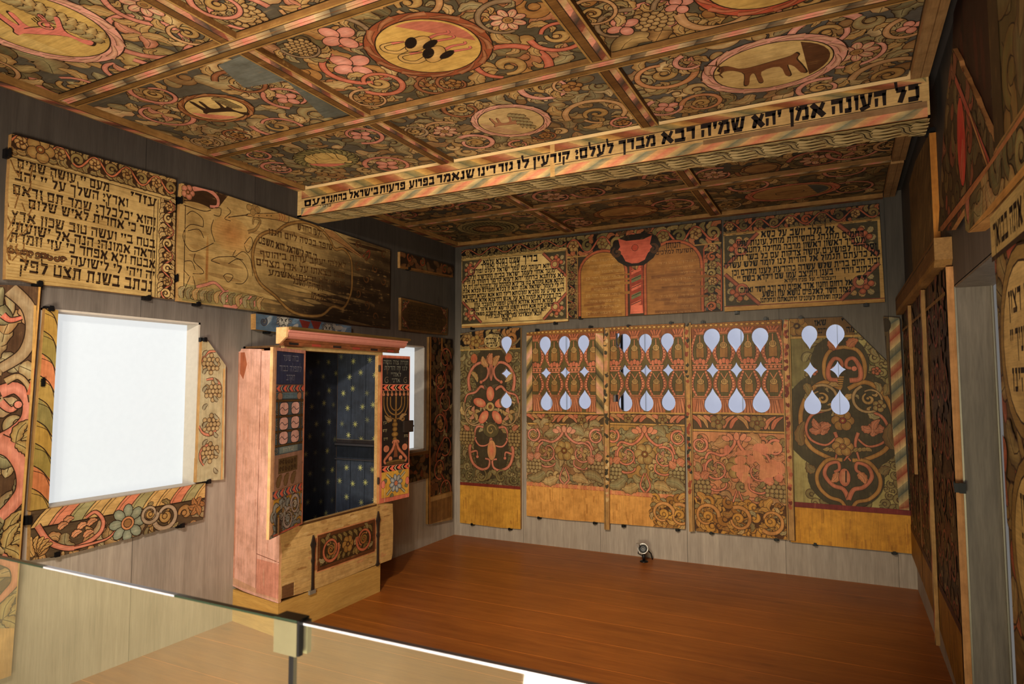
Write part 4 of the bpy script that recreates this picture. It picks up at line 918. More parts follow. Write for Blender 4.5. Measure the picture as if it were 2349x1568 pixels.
def masks(B, f):
    x0, z0, x1, z1 = B.bb
    for k in range(26):
        r_ = random.Random(k); x = r_.uniform(x0, x1); z = r_.uniform(z0, z1); B.ell((x, z), .05, .02, r_.choice(((110, 132, 150), (150, 156, 160), (84, 100, 118), (168, 160, 150))), r_.uniform(0, 3), n=10, out=False)
    for cx in (655-4, 752):
        c = f.px(cx, 737 if cx < 700 else 755)
        B.ell(c, .045, .05, (178, 172, 160)); B.line([(c[0]-.03, c[1]+.02), (c[0]-.01, c[1]+.01)], .007, BLK); B.line([(c[0]+.03, c[1]+.02), (c[0]+.01, c[1]+.01)], .007, BLK)
        for s in (-1, 1): B.ell((c[0]+s*.018, c[1]+.004), .006, None, BLK, out=False, n=6)
        B.line([(c[0], c[1]), (c[0]+.004, c[1]-.02)], .005, BLK); B.line([(c[0]-.02, c[1]-.03), (c[0], c[1]-.024), (c[0]+.02, c[1]-.03)], .006, BLK)
        for a in range(9): B.curl((c[0]+.06*cos(a*.7), c[1]+.055*sin(a*.7)), .016, a, 1, 1, .007, (150, 156, 160), bulb=False)
    for cx in (700, 725): B.poly([f.px(cx-14, 732), f.px(cx+12, 738), f.px(cx+4, 758), f.px(cx-4, 756)], (130, 50, 40), False)
    B.curl(f.px(605, 737), .03, 1, 1.1, -1, .014, (60, 80, 104))
flboard([(587, 719), (700, 733), (806, 748), (806, 784), (587, 755)], 'narrow blue and white board of painted bearded faces above the ark cornice', off=.05, base=(92, 110, 128), step=5, after=masks, wear=.15, name='mask_board', th=.049)
# ----- around the first window
B = Board(FL(.03), [(104, 707), (134, 711), (111, 1165), (69, 1171), (80, 1000)], (170, 140, 76), .029, ow=.0035); f = B.fr
x0, z0, x1, z1 = B.bb
q = lambda t: [f.px(*lerp((104, 707), (69, 1171), t)), f.px(*lerp((134, 711), (111, 1165), t))]
cl = [(176, 142, 72), (150, 132, 72), (196, 126, 84), (170, 140, 76), (140, 128, 78)]
for i in range(9):
    a, b = q(i/9); c, d = q((i+1)/9); c2 = (c[0], c[1]); 
    B.poly([a, (b[0], b[1]-.07), (d[0], d[1]-.07), c], cl[i % 5], False); B.line([a, (a[0]+.04, a[1]-.03), (b[0], b[1]-.085)], .005); B.line([(a[0], a[1]-.025), (a[0]+.05, a[1]-.05), (b[0], b[1]-.11)], .003)
B.build('striped_board', 'ochre board with slanting rope stripes, upright left of the first window', 'painted board', wear=.3, grain='v', stain=.3)
T = lambda x, y: (x/2.2403, 620+y/2.24)
B = Board(FL(.03), [(71, 1173), (250, 1145), (420, 1117), (471, 1107), (469, 1150), (466, 1191), (300, 1230), (150, 1272), (68, 1285), (70, 1230)], (92, 74, 54), .03, ow=.004, seed=7); f = B.fr
x0, z0, x1, z1 = B.bb
B.fill((x0, z0, x1, z1-.1), .08, ((168, 152, 116), (140, 132, 100), (178, 140, 92)), 3, (), 'llc', .9)
for k in range(12): 
    t = k/12; xa = x0+(x1-x0)*t; c = (((206, 170, 112)), (214, 138, 108), (168, 160, 116), (206, 170, 112))[k % 4]
    B.poly([(xa, z1-.09), (xa+.09, z1-.09), (xa+.16, z1), (xa+.07, z1)], c, False); B.line([(xa, z1-.09), (xa+.03, z1-.045), (xa+.075, z1)], .004); B.line([(xa+.02, z1-.09), (xa+.05, z1-.045), (xa+.1, z1)], .0025)
B.line([(x0, z1-.093), (x1, z1-.093)], .006, DRK, False)
B.vine([T(*p) for p in [(190, 1310), (260, 1400), (380, 1425), (500, 1360), (530, 1290), (490, 1240), (440, 1270)]], .028, (214, 136, 110), taper=.5)
B.vine([T(*p) for p in [(380, 1425), (480, 1400), (560, 1370), (620, 1300)]], .014, (214, 136, 110))
fl = f.px(*T(655, 1297)); 
for k in range(8): B.ell((fl[0]+.068*cos(k*pi/4), fl[1]+.068*sin(k*pi/4)), .036, .026, (170, 172, 150), k*pi/4, (132, 140, 122), n=10)
B.ell(fl, .036, None, (206, 146, 104)); B.ell(fl, .022, None, (150, 110, 70), n=10)
for p in [(400, 1330), (370, 1370), (430, 1370), (450, 1310), (330, 1300), (300, 1330)]: B.leaf(f.px(*T(*p)), f.px(*T(p[0]+50, p[1]-30)), .03, (224, 156, 120), bend=.2)
B.scroll(f.px(*T(850, 1260)), .075, 2.6, 1, .03, (168, 166, 142), 1., None, 3); B.scroll(f.px(*T(770, 1250)), .05, 0, -1, .022, (160, 160, 136), 1., None, 2)
for a in range(6): B.leaf(f.px(*T(1010, 1210)), (f.px(*T(1010, 1210))[0]+.06*cos(a), f.px(*T(1010, 1210))[1]+.06*sin(a)), .035, (168, 116, 72))
for a in range(5): B.leaf(f.px(*T(170, 1470)), (f.px(*T(170, 1470))[0]+.1*cos(.5+a*.3), f.px(*T(170, 1470))[1]+.1*sin(.5+a*.3)), .035, (196, 158, 98))
B.build('floral_board', 'pale floral board with a large blue-grey flower, under the first window', 'painted board', wear=.15, stain=.2)
B = Board(FL(.03), [(464, 782), (476, 780), (495, 806), (518, 838), (514, 1099), (480, 1102), (451, 1106)], (182, 172, 140), .03, ow=.003, seed=9); f = B.fr
for k, (cx, cy) in enumerate(((1085, 480), (1095, 620), (1085, 790), (1080, 935))):
    c = f.px(*T(cx, cy)); B.curl(c, .088, 1.2+k, .7, (-1)**k, .018, (206, 140, 118), bulb=False)
    B.grapes(c, .052, .055, .0145, (188, 172, 132))
for k in range(14): c = f.px(*T(1045+(k % 2)*75, 440+k*46)); B.leaf(c, (c[0]+.03*(-1)**k, c[1]+.035), .022, (150, 156, 138), lob=0, vein=False)
B.pline([(514, 845), (508, 1100)], .012, (200, 160, 104), False)
B.build('grape_board', 'narrow pale board of grape clusters with a clipped top, right of the first window', 'painted board', wear=.1, grain='v', stain=.2)
# ----- far left boards
T = lambda x, y: (x/1.7045, 640+y/1.7043)
B = Board(FL(.035), [(17, 653), (93, 658), (70, 900), (55, 1100), (44, 1281), (36, 1400), (25, 1549), (-30, 1568), (-30, 653)], (92, 68, 48), .034, ow=.005, seed=12); f = B.fr
x0, z0, x1, z1 = B.bb
B.fill(B.bb, .11, ((176, 164, 124), (146, 142, 104), (182, 154, 108)), 5, (), 'llc', .9)
def vp(pts, w_, c, **k): B.vine([T(*p) for p in pts], w_, c, **k)
vp([(0, 440), (60, 425), (105, 470), (100, 540), (50, 590), (-10, 620)], .06, (212, 138, 116), taper=.5)
vp([(-10, 640), (50, 670), (90, 740), (90, 820), (50, 880), (0, 930)], .085, (212, 138, 116), taper=.6)
vp([(40, 40), (110, 110), (125, 200), (90, 290), (0, 350)], .07, (160, 156, 116), taper=.6)
vp([(10, 140), (40, 160), (85, 150)], .03, (216, 120, 96)); vp([(0, 480), (40, 510), (70, 490)], .035, (212, 138, 116), end=.5)
vp([(20, 400), (70, 380), (110, 420), (120, 480)], .03, (168, 158, 106)); vp([(0, 1090), (55, 1120), (60, 1180), (20, 1230), (-10, 1260)], .05, (216, 140, 112))
for p in ((60, 640), (30, 1000), (20, 1050), (10, 1330)): c = f.px(*T(*p)); [B.leaf(c, (c[0]+.12*cos(a), c[1]+.12*sin(a)), .05, (182, 162, 104)) for a in (.2, 1.1, 5.4)]
B.quad([(73, 900), (88, 650), (94, 650), (80, 900)], (196, 150, 84)); B.quad([(60, 905), (78, 845), (94, 855), (80, 905)], (196, 112, 78))
B.quad([(-30, 1440), (33, 1440), (25, 1552), (-30, 1568)], (208, 162, 100)); B.pline([(80, 700), (72, 900), (56, 1100), (38, 1400)], .012, (196, 156, 92), False)
B.build('scroll_board', 'tall board with big pink scrolls at the far left edge of the photo', 'painted board', wear=.25, grain='v', stain=.35)
# ---------------- BACK WALL, upper boards
T = lambda x, y: (900+x/3.9207, 500+y/3.92)
B = Board(FB(.03), [(1059, 574), (1299, 544), (1303, 736), (1180, 747), (1059, 752)], (208, 178, 118), .029, ow=.0036, seed=2); f = B.fr
x0, z0, x1, z1 = B.bb
zb = f.px(1060, 596)[1]; band(B, (x0, (z1+zb)/2+.01), (x1, (z1+zb)/2+.01), z1-zb-.02, 4, (34, 24, 16), ((150, 132, 82), (112, 106, 66)), (170, 90, 56), px=False)
B.line([(x0, zb), (x1, zb)], .01, (176, 144, 84), False); B.line([(x0, zb-.012), (x1, zb-.012)], .005, DRK, False)
zl = f.px(1100, 741)[1]; B.rect((x0, z0), (x1, zl-.02), (180, 134, 76)); B.line([(x0, zl), (x1, zl)], .006, DRK, False)
for s, a in ((1, x0+.01), (-1, x1-.012)):
    for t, z in ((1, zl+.004), (-1, zb-.016)): corner_orn(B, (a, z), s, t, .225 if s > 0 else .24)
B.line([(x0+.012, zl), (x0+.012, zb)], .005, DRK, False); B.line([(x1-.012, zl), (x1-.012, zb)], .006, (150, 76, 50), False)
lines(B, [('בריך', (1305, 388), (1168, 398), .062), ('שמיה דמרא עלמא', (1150, 388), (812, 415), .04), ('בריך כתרך ואתרך', (1145, 425), (795, 450), .036), ('יהא רעותך עם עמך ישראל לעלם ופורקן', (1425, 445), (712, 500), .038),
 ('ימינך אחזי לעמך ישראל בבית מקדשיך ולקב', (1475, 487), (668, 555), .038), ('לא צלותנא ברחמי יהא רעוא קדמך דתורך לן חיין', (1543, 528), (640, 598), .037), ('ולהוא אנא פקודא בגו צדיקיא למרחם עלי ולמנטר יתי וית כל', (1545, 573), (637, 640), .036),
 ('די לי לעמך ישראל אנת הוא זן לכלא ומפרנס לכלא אנת', (1545, 615), (634, 678), .036), ('הוא שליט על מלכיא ומלכותא דילך הוא אנא עבדא דקודשא', (1545, 660), (634, 724), .036), ('בה דסגידנא קמיה לא על אנש רחיצנא אלא באלהא', (1520, 708), (650, 764), .036),
 ('דשמיא דהוא אלהא קשוט ומסגי למעבד טוון', (1475, 750), (735, 800), .036), ('וקשוט ביה אנא רחיץ ולשמו קדישא יקירא אימר תושב', (1455, 793), (708, 840), .034), ('יהא רעוא דתפתח לבי באוריתא ותשלים משאלין', (1390, 835), (732, 880), .033), ('ולבאי ולבא דכל עמך ישראל לטב ולחיין', (1345, 872), (838, 903), .033), ('ולשלם', (1070, 922), (988, 927), .03)], T, TX, 1.08, 1.15)
B.build('prayer_board', 'board with fifteen lines of small black Hebrew, upper left of the back wall', 'painted board', wear=.15, stain=.35)
T = lambda x, y: (1280+x/2.8646, 440+y/2.8656)
B = Board(FB(.03), [(1300, 544), (1654, 505), (1657, 712), (1480, 722), (1303, 731)], (70, 54, 34), .029, ow=.0036, seed=5); f = B.fr
x0, z0, x1, z1 = B.bb
band(B, (x0, z1-.1), (x1, z1-.1), .19, 5, (32, 24, 16), ((150, 134, 84), (116, 110, 68), (176, 96, 60)), (186, 96, 66), px=False, seed=3)
band(B, f.px(1312, 590)+(), f.px(1312, 727), .1, 4, (34, 26, 18), ((150, 128, 78), (112, 104, 64)), (170, 90, 60), px=False, seed=4)
band(B, f.px(1634, 560), f.px(1634, 712), .13, 4, (34, 26, 18), ((156, 138, 86), (176, 100, 64), (116, 110, 68)), (186, 96, 66), px=False, seed=6)
for x in (1301, 1325, 1615, 1655): B.pline([(x, 570), (x, 730)], .01, (160, 120, 70) if x < 1600 else (170, 84, 58), False)
B.line([(x0, z1-.2), (x1, z1-.2)], .012, (170, 132, 76), False)
def arch(xa, xb, top, col, col2):
    a, b = f.px(xa, 700)[0], f.px(xb, 700)[0]; c = (a+b)/2; r = (b-a)/2; zt = f.px((xa+xb)/2, top)[1]; zs = zt-r*.9
    pts = [(a, z0), (a, zs)]+[(c-r*cos(t), zs+r*.9*sin(t)) for t in [pi*i/14 for i in range(1, 14)]]+[(b, zs), (b, z0)]
    B.poly(pts[::-1], col); B.rib(pts, .025, (178, 100, 62), (150, 76, 48), smooth=False, ow=.004)
    rg = random.Random(xa)
    for k in range(26): z = rg.uniform(z0, zs); x = rg.uniform(a+.03, b-.1); B.rib([(x, z), (x+rg.uniform(.1, .3), z+rg.uniform(-.01, .01))], rg.uniform(.01, .03), mixc(col, col2, rg.uniform(.3, 1)), out=False, n=3)
    return a, b, zt
a, b, zt = arch(1330, 1438, 575, (172, 126, 62), (146, 98, 46))
for k in range(10): B.text(('בתי ועמו יהי כן', 'שוכן בשמים אתה', 'ישראל וכל עמו')[k % 3], (b-.06, zt-.1-k*.055), (a+.06+.04*(k % 3), zt-.1-k*.055), .022, (206, 172, 116), px=False, bold=.5)
a, b, zt = arch(1481, 1612, 553, (150, 102, 52), (124, 80, 40))
for k in range(11): B.text(('יברך וישמר', 'וכל קהל הקדש הזה', 'אמן סלה')[k % 3], (b-.05-.03*(k % 2), zt-.2-k*.05), (a+.12+.1*(k % 3), zt-.2-k*.05), .018, (182, 142, 92), px=False, bold=.5)
lines(B, [('הנותן', (805, 365), (705, 372), .05), ('תשועה למלכים', (890, 395), (640, 415), .036)], T, (64, 38, 22))
B.quad([(1444, 600), (1475, 598), (1477, 718), (1446, 720)], (150, 66, 46)); 
for k in range(6): B.poly([f.px(1449, 706-k*19), f.px(1471, 696-k*19), f.px(1471, 686-k*19), f.px(1449, 696-k*19)], ((206, 110, 84), (110, 112, 76))[k % 2], False); B.pline([(1449, 699-k*19), (1471, 689-k*19)], .006)
B.quad([(1448, 700), (1474, 699), (1476, 718), (1446, 720)], (214, 116, 90)); B.quad([(1446, 600), (1474, 598), (1468, 620), (1452, 621)], (206, 104, 74))
for k in range(5): B.leaf(f.px(1460, 618), f.px(1450+k*5, 600), .02, (200, 150, 90))
# dark scroll-crowned vase above the column
c = f.px(1457, 568)
B.poly([(c[0]+x, c[1]+z) for x, z in ((-.2, .07), (-.24, -.02), (-.16, -.12), (-.08, -.17), (.08, -.17), (.17, -.11), (.24, 0), (.2, .09), (.1, .13), (-.1, .12))], (40, 28, 18))
B.poly([(c[0]+x, c[1]+z) for x, z in ((-.16, .1), (-.08, .07), (.08, .07), (.16, .1), (.14, .02), (.17, -.02), (.12, -.06), (.09, -.12), (.03, -.145), (-.03, -.145), (-.09, -.12), (-.12, -.06), (-.17, -.02), (-.14, .02))], (200, 100, 78))
for s in (-1, 1): B.curl((c[0]+s*.13, c[1]+.17), .05, 1, 1, s, .018, (92, 66, 40)); B.curl((c[0]+s*.17, c[1]-.03), .05, 2, 1, -s, .022, (70, 48, 30))
B.ell(c, .03, None, (186, 76, 54), n=8)
B.build('arched_board', 'board with two faded round-topped tablets and a striped column between them, centre of back wall', 'painted board', wear=.25, stain=.5)
B = Board(FB(.03), [(1660, 507), (2016, 467), (2030, 692), (1850, 703), (1662, 714), (1659, 600)], (190, 154, 94), .029, ow=.0036, seed=6); f = B.fr
x0, z0, x1, z1 = B.bb
zb = f.px(1660, 538)[1]; band(B, (x0, (z1+zb)/2), (x1, (z1+zb)/2), z1-zb, 5, (34, 24, 16), ((120, 104, 62), (96, 90, 56), (160, 82, 48)), (160, 80, 50), px=False, seed=12)
B.line([(x0, zb), (x1, zb)], .012, (160, 124, 70), False); zl = f.px(1664, 703)[1]; B.rect((x0, z0), (x1, zl-.01), (180, 138, 74)); B.line([(x0, zl), (x1, zl)], .008, (130, 70, 44), False)
for s, a in ((1, x0+.012), (-1, x1-.03)):
    for t, z in ((1, zl+.004), (-1, zb-.014)): corner_orn(B, (a, z), s, t, .27)
lines(B, [('אל מלך יושב על כסא', (1815, 268), (1330, 300), .05), ('רחמים מתנהג בחסידות מוחל עונות עמו', (2010, 292), (1172, 360), .044), ('מעביר ראשון ראשון מרבה מחילה לחטאים', (2020, 335), (1180, 405), .044), ('וסליחה לפושעים עושה צדקות עם כל בשר ורוח', (2093, 375), (1140, 455), .044),
 ('לא כרעתם תגמול אל הורית לנו לומר שלש עשרה', (2115, 418), (1088, 505), .044), ('זכור היום ברית שלש עשרה כהודעת לענו מקדם וכן', (2115, 470), (1140, 552), .044), ('כתוב וירד יי בענן ויתיצב עמו שם ויקרא בשם יי', (2060, 522), (1175, 592), .044), ('ויעבור יי על פניו ויקרא', (1825, 575), (1485, 595), .026),
 ('יי', (2030, 605), (1955, 612), .066), ('אל רחום וחנון ארך אפים ורב ורב חסד ואמת', (1935, 612), (1195, 665), .042), ('נצור חסד לאלפים נושא עון ופשע', (1925, 658), (1340, 690), .042), ('ונקה וסלחת לעוננינו ולחטאתנו ונחלתנו', (1865, 700), (1328, 727), .034)], T, TX, 1.08, 1.15)
B.build('prayer_board', 'wide board with twelve lines of black Hebrew at the upper right of the back wall', 'painted board', wear=.15, stain=.6, dark=.95)
# ---------------- BACK WALL, perforated lower boards
f = FB(.03)
def yellow(B, zr, red=(126, 52, 40), col=(204, 152, 62), h=.03):
    x0, z0, x1, z1 = B.bb; B.rect((x0, z0), (x1, zr), col); B.rect((x0, zr), (x1, zr+h), red)
    r_ = random.Random(int(x0*100))
    for k in range(30):
        x = r_.uniform(x0, x1); z = r_.uniform(z0, zr); B.rib([(x, z), (x+r_.uniform(-.01, .01), z-r_.uniform(.03, .12))], r_.uniform(.004, .02), mixc(col, (150, 96, 40), r_.uniform(.1, .45)), out=False, n=3)
# first board
hs = [tear(f, 1161, 783, 14, 817, 771), star(f, 1161, 856, 13, 15), tear(f, 1160.5, 921, 14.5, 895, 936)]
B = Board(f, [(1057, 765), (1110, 757), (1194, 751), (1194, 1213), (1150, 1210), (1055, 1198)], (104, 94, 64), .030, holes=hs, ow=.0034, seed=21)
x0, z0, x1, z1 = B.bb; zt = f.px(1057, 803)[1]; zr = f.px(1057, 1107)[1]
B.fill((x0, zr, x1, zt), .062, ((130, 122, 84), (148, 138, 98), (112, 106, 74)), 8, (), 'cccl', .95, 1.1)
P_ = lambda x, y: f.px(950+x/3.015, 720+y/3.015)
for c, rx, rz in (((535, 400), .2, .27), ((535, 640), .25, .2), ((535, 930), .2, .3)): B.ell(P_(*c), rx, rz, (74, 62, 42), n=24, out=False)
yellow(B, zr-.02)
band(B, (x0, (z1+zt)/2), (x1, (z1+zt)/2), z1-zt-.01, 2, (34, 26, 18), ((150, 134, 84), (160, 110, 60)), (112, 106, 66), px=False); B.line([(x0, zt), (x1, zt)], .014, (180, 148, 88), False)
B.ell(P_(550, 185), .105, .075, (190, 164, 110)); B.rosette(P_(430, 188), .07, (170, 142, 80), (130, 84, 40))
lines(B, [('אימתי', (605, 155), (540, 158), .035), ('ת שחרית', (600, 190), (497, 194), .04), ('ערבית', (580, 222), (500, 226), .04)], lambda x, y: (950+x/3.015, 720+y/3.015), TX, 1, 1.2)
PKb = (196, 120, 94)
for s in (-1, 1):
    X = lambda x, y: (P_(535, 0)[0]+s*(P_(535+x, 0)[0]-P_(535, 0)[0]), P_(535, y)[1])
    V = lambda pts, w_, c=PKb, **k: B.vine([X(*p) for p in pts], w_, c, px=False, **k)
    V([(5, 340), (8, 400), (2, 460)], .02); V([(150, 530), (160, 440), (120, 360), (60, 335), (20, 380), (30, 440), (70, 470)], .034, taper=.55, end=.5)
    V([(30, 520), (70, 500), (110, 540), (170, 560), (190, 620)], .03); V([(110, 345), (118, 310)], .01); B.ell(X(120, 305), .04, .05, (196, 100, 74), c2=(176, 110, 70))
    B.leaf(X(140, 400), X(95, 470), .05, OCH); B.leaf(X(20, 360), X(60, 290), .07, (190, 138, 90)); B.leaf(X(0, 350), X(0+8, 270), .06, (204, 130, 96))
    V([(195, 610), (185, 700), (130, 760), (60, 730), (20, 760)], .02, (150, 140, 92)); B.scroll(X(120, 690), .13, 1, s, .022, (160, 140, 92), .9, fT, 4)
    V([(30, 790), (95, 780), (115, 850), (80, 910), (20, 900), (0, 840)], .024); V([(110, 850), (150, 930), (130, 1030), (70, 1075), (20, 1060), (10, 1010), (40, 1000)], .034, taper=.5)
    V([(140, 960), (100, 950), (95, 990)], .022, end=.7); B.grapes(X(170, 850), .075, .1, .018, (150, 130, 84)); B.leaf(X(150, 800), X(190, 770), .05, PKb)
    B.leaf(X(0, 1080), X(60, 1150), .05, (120, 112, 72)); B.curl(X(70, 1120), .07, 1, 1, s, .02, (130, 120, 78)); B.curl(X(150, 1130), .06, 1, 1, -s, .02, (110, 106, 70))
for k in range(7): a = pi/2+(k-3)*.32; c = P_(535, 530); B.leaf(c, (c[0]+.1*cos(a-pi), c[1]+.1*sin(a-pi)+.12), .04, (70, 66, 54))
c = P_(530, 640)
for k in range(5): a = pi/2+k*2*pi/5; B.ell((c[0]+.13*cos(a), c[1]+.13*sin(a)), .075, .045, (216, 160, 118), a, (200, 104, 78))
B.ell(c, .045, None, (180, 150, 96)); B.ell(c, .02, None, BRN, n=8)
c = P_(540, 940); B.ell(c, .05, .1, (196, 108, 82), c2=(190, 140, 90)); B.ell(P_(535, 800), .09, .075, (96, 84, 52)); B.curl(P_(535, 800), .06, 0, 1.2, 1, .02, (150, 132, 84))
B.build('perforated_board', 'first perforated board from the left, one column of cut-outs beside a Hebrew oval', 'perforated board', 'perforated boards of the back wall', wear=.15, grain='v', stain=.3)
# lattice boards
def acanthus_strip(B, x0, x1, z0, z1, seed):
    B.rect((x0, z0), (x1, z1), (92, 58, 26)); h = z1-z0; r_ = random.Random(seed); n = max(2, int((x1-x0)/(h*.8)))
    B.fill((x0, z0, x1, z1), h*.24, ((190, 140, 62), (206, 156, 74), (164, 116, 52)), seed, (), 'lcl', 1, 1.25)
    for k in range(n):
        c = (x0+(k+.5)*(x1-x0)/n, z0+h*.5); B.scroll(c, h*.36, k*2, (-1)**k, h*.12, (196, 146, 68), .8, None, 5, lc=(206, 156, 74))
    if n > 3: B.flower(((x0+x1)/2, z0+h*.5), h*.26, 6, (200, 148, 70), (214, 170, 92), (150, 100, 46))
OL = (104, 88, 50)
def lattice(name_seed, outline, cols, rows, zlines, label, base=OL, left=None, notch=None, lower='pink', band_y=None, extra=None, dark=1.):
    """cols: [(x, top-centre row)], rows: (cy_top, tip_top, end_top, cy_star, hy, cy_bot, tip_bot, end_bot), rx"""
    ct, tt, et, cs, hy, cb, tb, eb = rows[:8]; rx, hx = rows[8:10]; hs = []
    for x in cols:
        hs += [tear(f, x[0], ct+x[1], rx, tt+x[1], et+x[1]), star(f, x[0]+2, cs+x[1], hx, hy), tear(f, x[0]+3, cb+x[1], rx+1, tb+x[1], eb+x[1])]
    if notch: hs += notch
    B = Board(f, outline, base, .030, holes=hs, ow=.0034, seed=name_seed); x0, z0, x1, z1 = B.bb
    PK = (196, 100, 72); zA = f.px(cols[0][0], band_y[0])[1]; zB = f.px(cols[0][0], band_y[1])[1]
    PKs = (190, 112, 84); zf = f.px(cols[0][0], eb)[1]
    pit = f.px(cols[1][0], ct)[0]-f.px(cols[0][0], ct)[0]; xs = [f.px(c[0], ct)[0] for c in cols]; mids = [xs[0]-pit/2]+[x+pit/2 for x in xs]
    zs = f.px(cols[0][0], cs)[1]; zt = f.px(cols[0][0], ct)[1]; zbm = f.px(cols[0][0], cb)[1]
    B.rect((x0, zt-.01), (x1, z1), (132, 78, 48))
    for i, x in enumerate(mids):
        # columns and arches above, fluted feet below
        for s in (-1.5, -.5, .5, 1.5): B.rib([(x+s*pit*.05, zt+.035), (x+s*pit*.15, z1-.05)], .022, (186, 112, 78), (140, 78, 52), n=2, ow=.003)
        for z in (zt+.015, zt+.03): B.rect((x-pit*.17, z), (x+pit*.17, z+.009), (196, 124, 88))
        B.rect((x-.006, zt-.04), (x+.006, zt+.012), (170, 104, 70))
        B.rect((x-pit*.38, zf-.01), (x+pit*.38, zbm+.06), (176, 108, 74))
        for s in (-1.5, -.5, .5, 1.5): B.rib([(x+s*pit*.06, zbm+.045), (x+s*pit*.14, zf-.01)], .024, (200, 134, 98), (164, 98, 68), n=2, ow=.003)
        for z in (zbm+.05, zbm+.065): B.rect((x-pit*.3, z), (x+pit*.3, z+.01), (200, 130, 94)); B.line([(x-pit*.3, z), (x+pit*.3, z)], .003, DRK, False)
    for i, x in enumerate(mids):
        for za, zb_, wb in ((zs+.055, zt+.02, 0), (zbm+.075, zs-.01, 1)):
            prof = [.26, .40, .47, .46, .40, .31, .22] if not wb else [.22, .34, .45, .47, .43, .34, .26]
            Lp = spline([(x-pit*w__, za+(zb_-za)*k/6) for k, w__ in enumerate(prof)], 3); Rp = [(2*x-p[0], p[1]) for p in Lp]
            B.poly(Lp+Rp[::-1], (104, 52, 34)); n = len(Lp)
            ins = lambda q: [(x+(p[0]-x)*q, p[1]) for p in Lp]+[(x+(p[0]-x)*q, p[1]) for p in Rp[::-1]]
            B.poly(ins(.97), PKs)
            for k in range(1, n-1, 2):
                for p, s in ((Lp[k], 1), (Rp[k], -1)): B.ell((x+(p[0]-x)*.8, p[1]), pit*.055, pit*.05, (206, 132, 98), n=9, ow=.003)
            B.poly(ins(.66), DRK); B.poly(ins(.62), (96, 84, 48))
            zc = za+(zb_-za)*(.55 if not wb else .50); w_, h_ = pit*.16, (zb_-za)*.34
            B.poly([(x-w_-.003, zc-h_-.003), (x+w_+.003, zc-h_-.003), (x+w_+.003, zc+.003), (x-w_-.003, zc+.003)], DRK, False); B.rect((x-w_, zc-h_), (x+w_, zc), (150, 108, 60)); B.ell((x, zc+h_*.22), w_*.9, h_*.34, (182, 146, 92), n=12, ow=.003)
            for k in range(3): B.line([(x-w_*.6+k*w_*.45, zc+.004), (x-w_*.3+k*w_*.45, zc+h_*.45)], .0025, DRK, False); B.line([(x+w_*.6-k*w_*.45, zc+.004), (x+w_*.3-k*w_*.45, zc+h_*.45)], .0025, DRK, False)
            if wb:
                for s in (-1, 1): B.rib([(x, zc+h_*.55), (x+s*w_*.9, zc+h_*1.25)], .008, (190, 128, 88), n=2, ow=.002)
            else:
                B.rib([(x, zc+h_*.5), (x, zc+h_*1.2)], .008, (190, 128, 88), n=2, ow=.002)
                for s in (-1, 0, 1): B.ell((x+s*.028, za+.025-abs(s)*.01), .017, .024, (196, 118, 88), n=9, ow=.003)
        hw = pit*.36
        for z in (zs-.004, zs+.034): B.rect((x-hw, z-.002), (x+hw, z+.014), DRK); B.rect((x-hw+.003, z), (x+hw-.003, z+.012), (196, 124, 92))
        for k in range(4): B.ell((x-hw*.7+k*hw*.46, zs+.022), .014, .012, (196, 128, 94), n=8, ow=.003)
    # top frieze
    B.rect((x0, z1-.045), (x1, z1), (140, 92, 44)); 
    n = int((x1-x0)/.04)
    for k in range(n): B.ell((x0+(k+.5)*(x1-x0)/n, z1-.022), .013, .01, (196, 152, 84), n=8, ow=.003)
    # flower frieze and lower field
    B.rect((x0, zB), (x1, zA), (90, 70, 44)); h = zA-zB
    m = 3
    for k in range(int((x1-x0)/.055)):
        x = x0+k*.055; d = 1 if int((x-x0)/((x1-x0)/4)) % 2 else -1
        B.leaf((x, zB+(.02 if d > 0 else h-.02)), (x+.09, zB+(h-.02 if d > 0 else .02)), .035, ((206, 112, 86), (196, 150, 96), (214, 130, 100))[k % 3], lob=0, bend=.15)
    for k in range(2): B.rosette((x0+(x1-x0)*(.3+.42*k), (zA+zB)/2), h*.46, (142, 124, 76), BRN, rot=k)
    for z in (zA, zB): B.line([(x0, z), (x1, z)], .016, (190, 148, 84), False); B.line([(x0, z-.009), (x1, z-.009)], .004, DRK, False)
    extra(B, x0, x1, z0, zB-.012)
    if left: left(B, x0, x1, z1, zA)
    return B.build('perforated_board', label, 'perforated board', 'perforated boards of the back wall', wear=.15, grain='v', stain=.3, dark=dark)
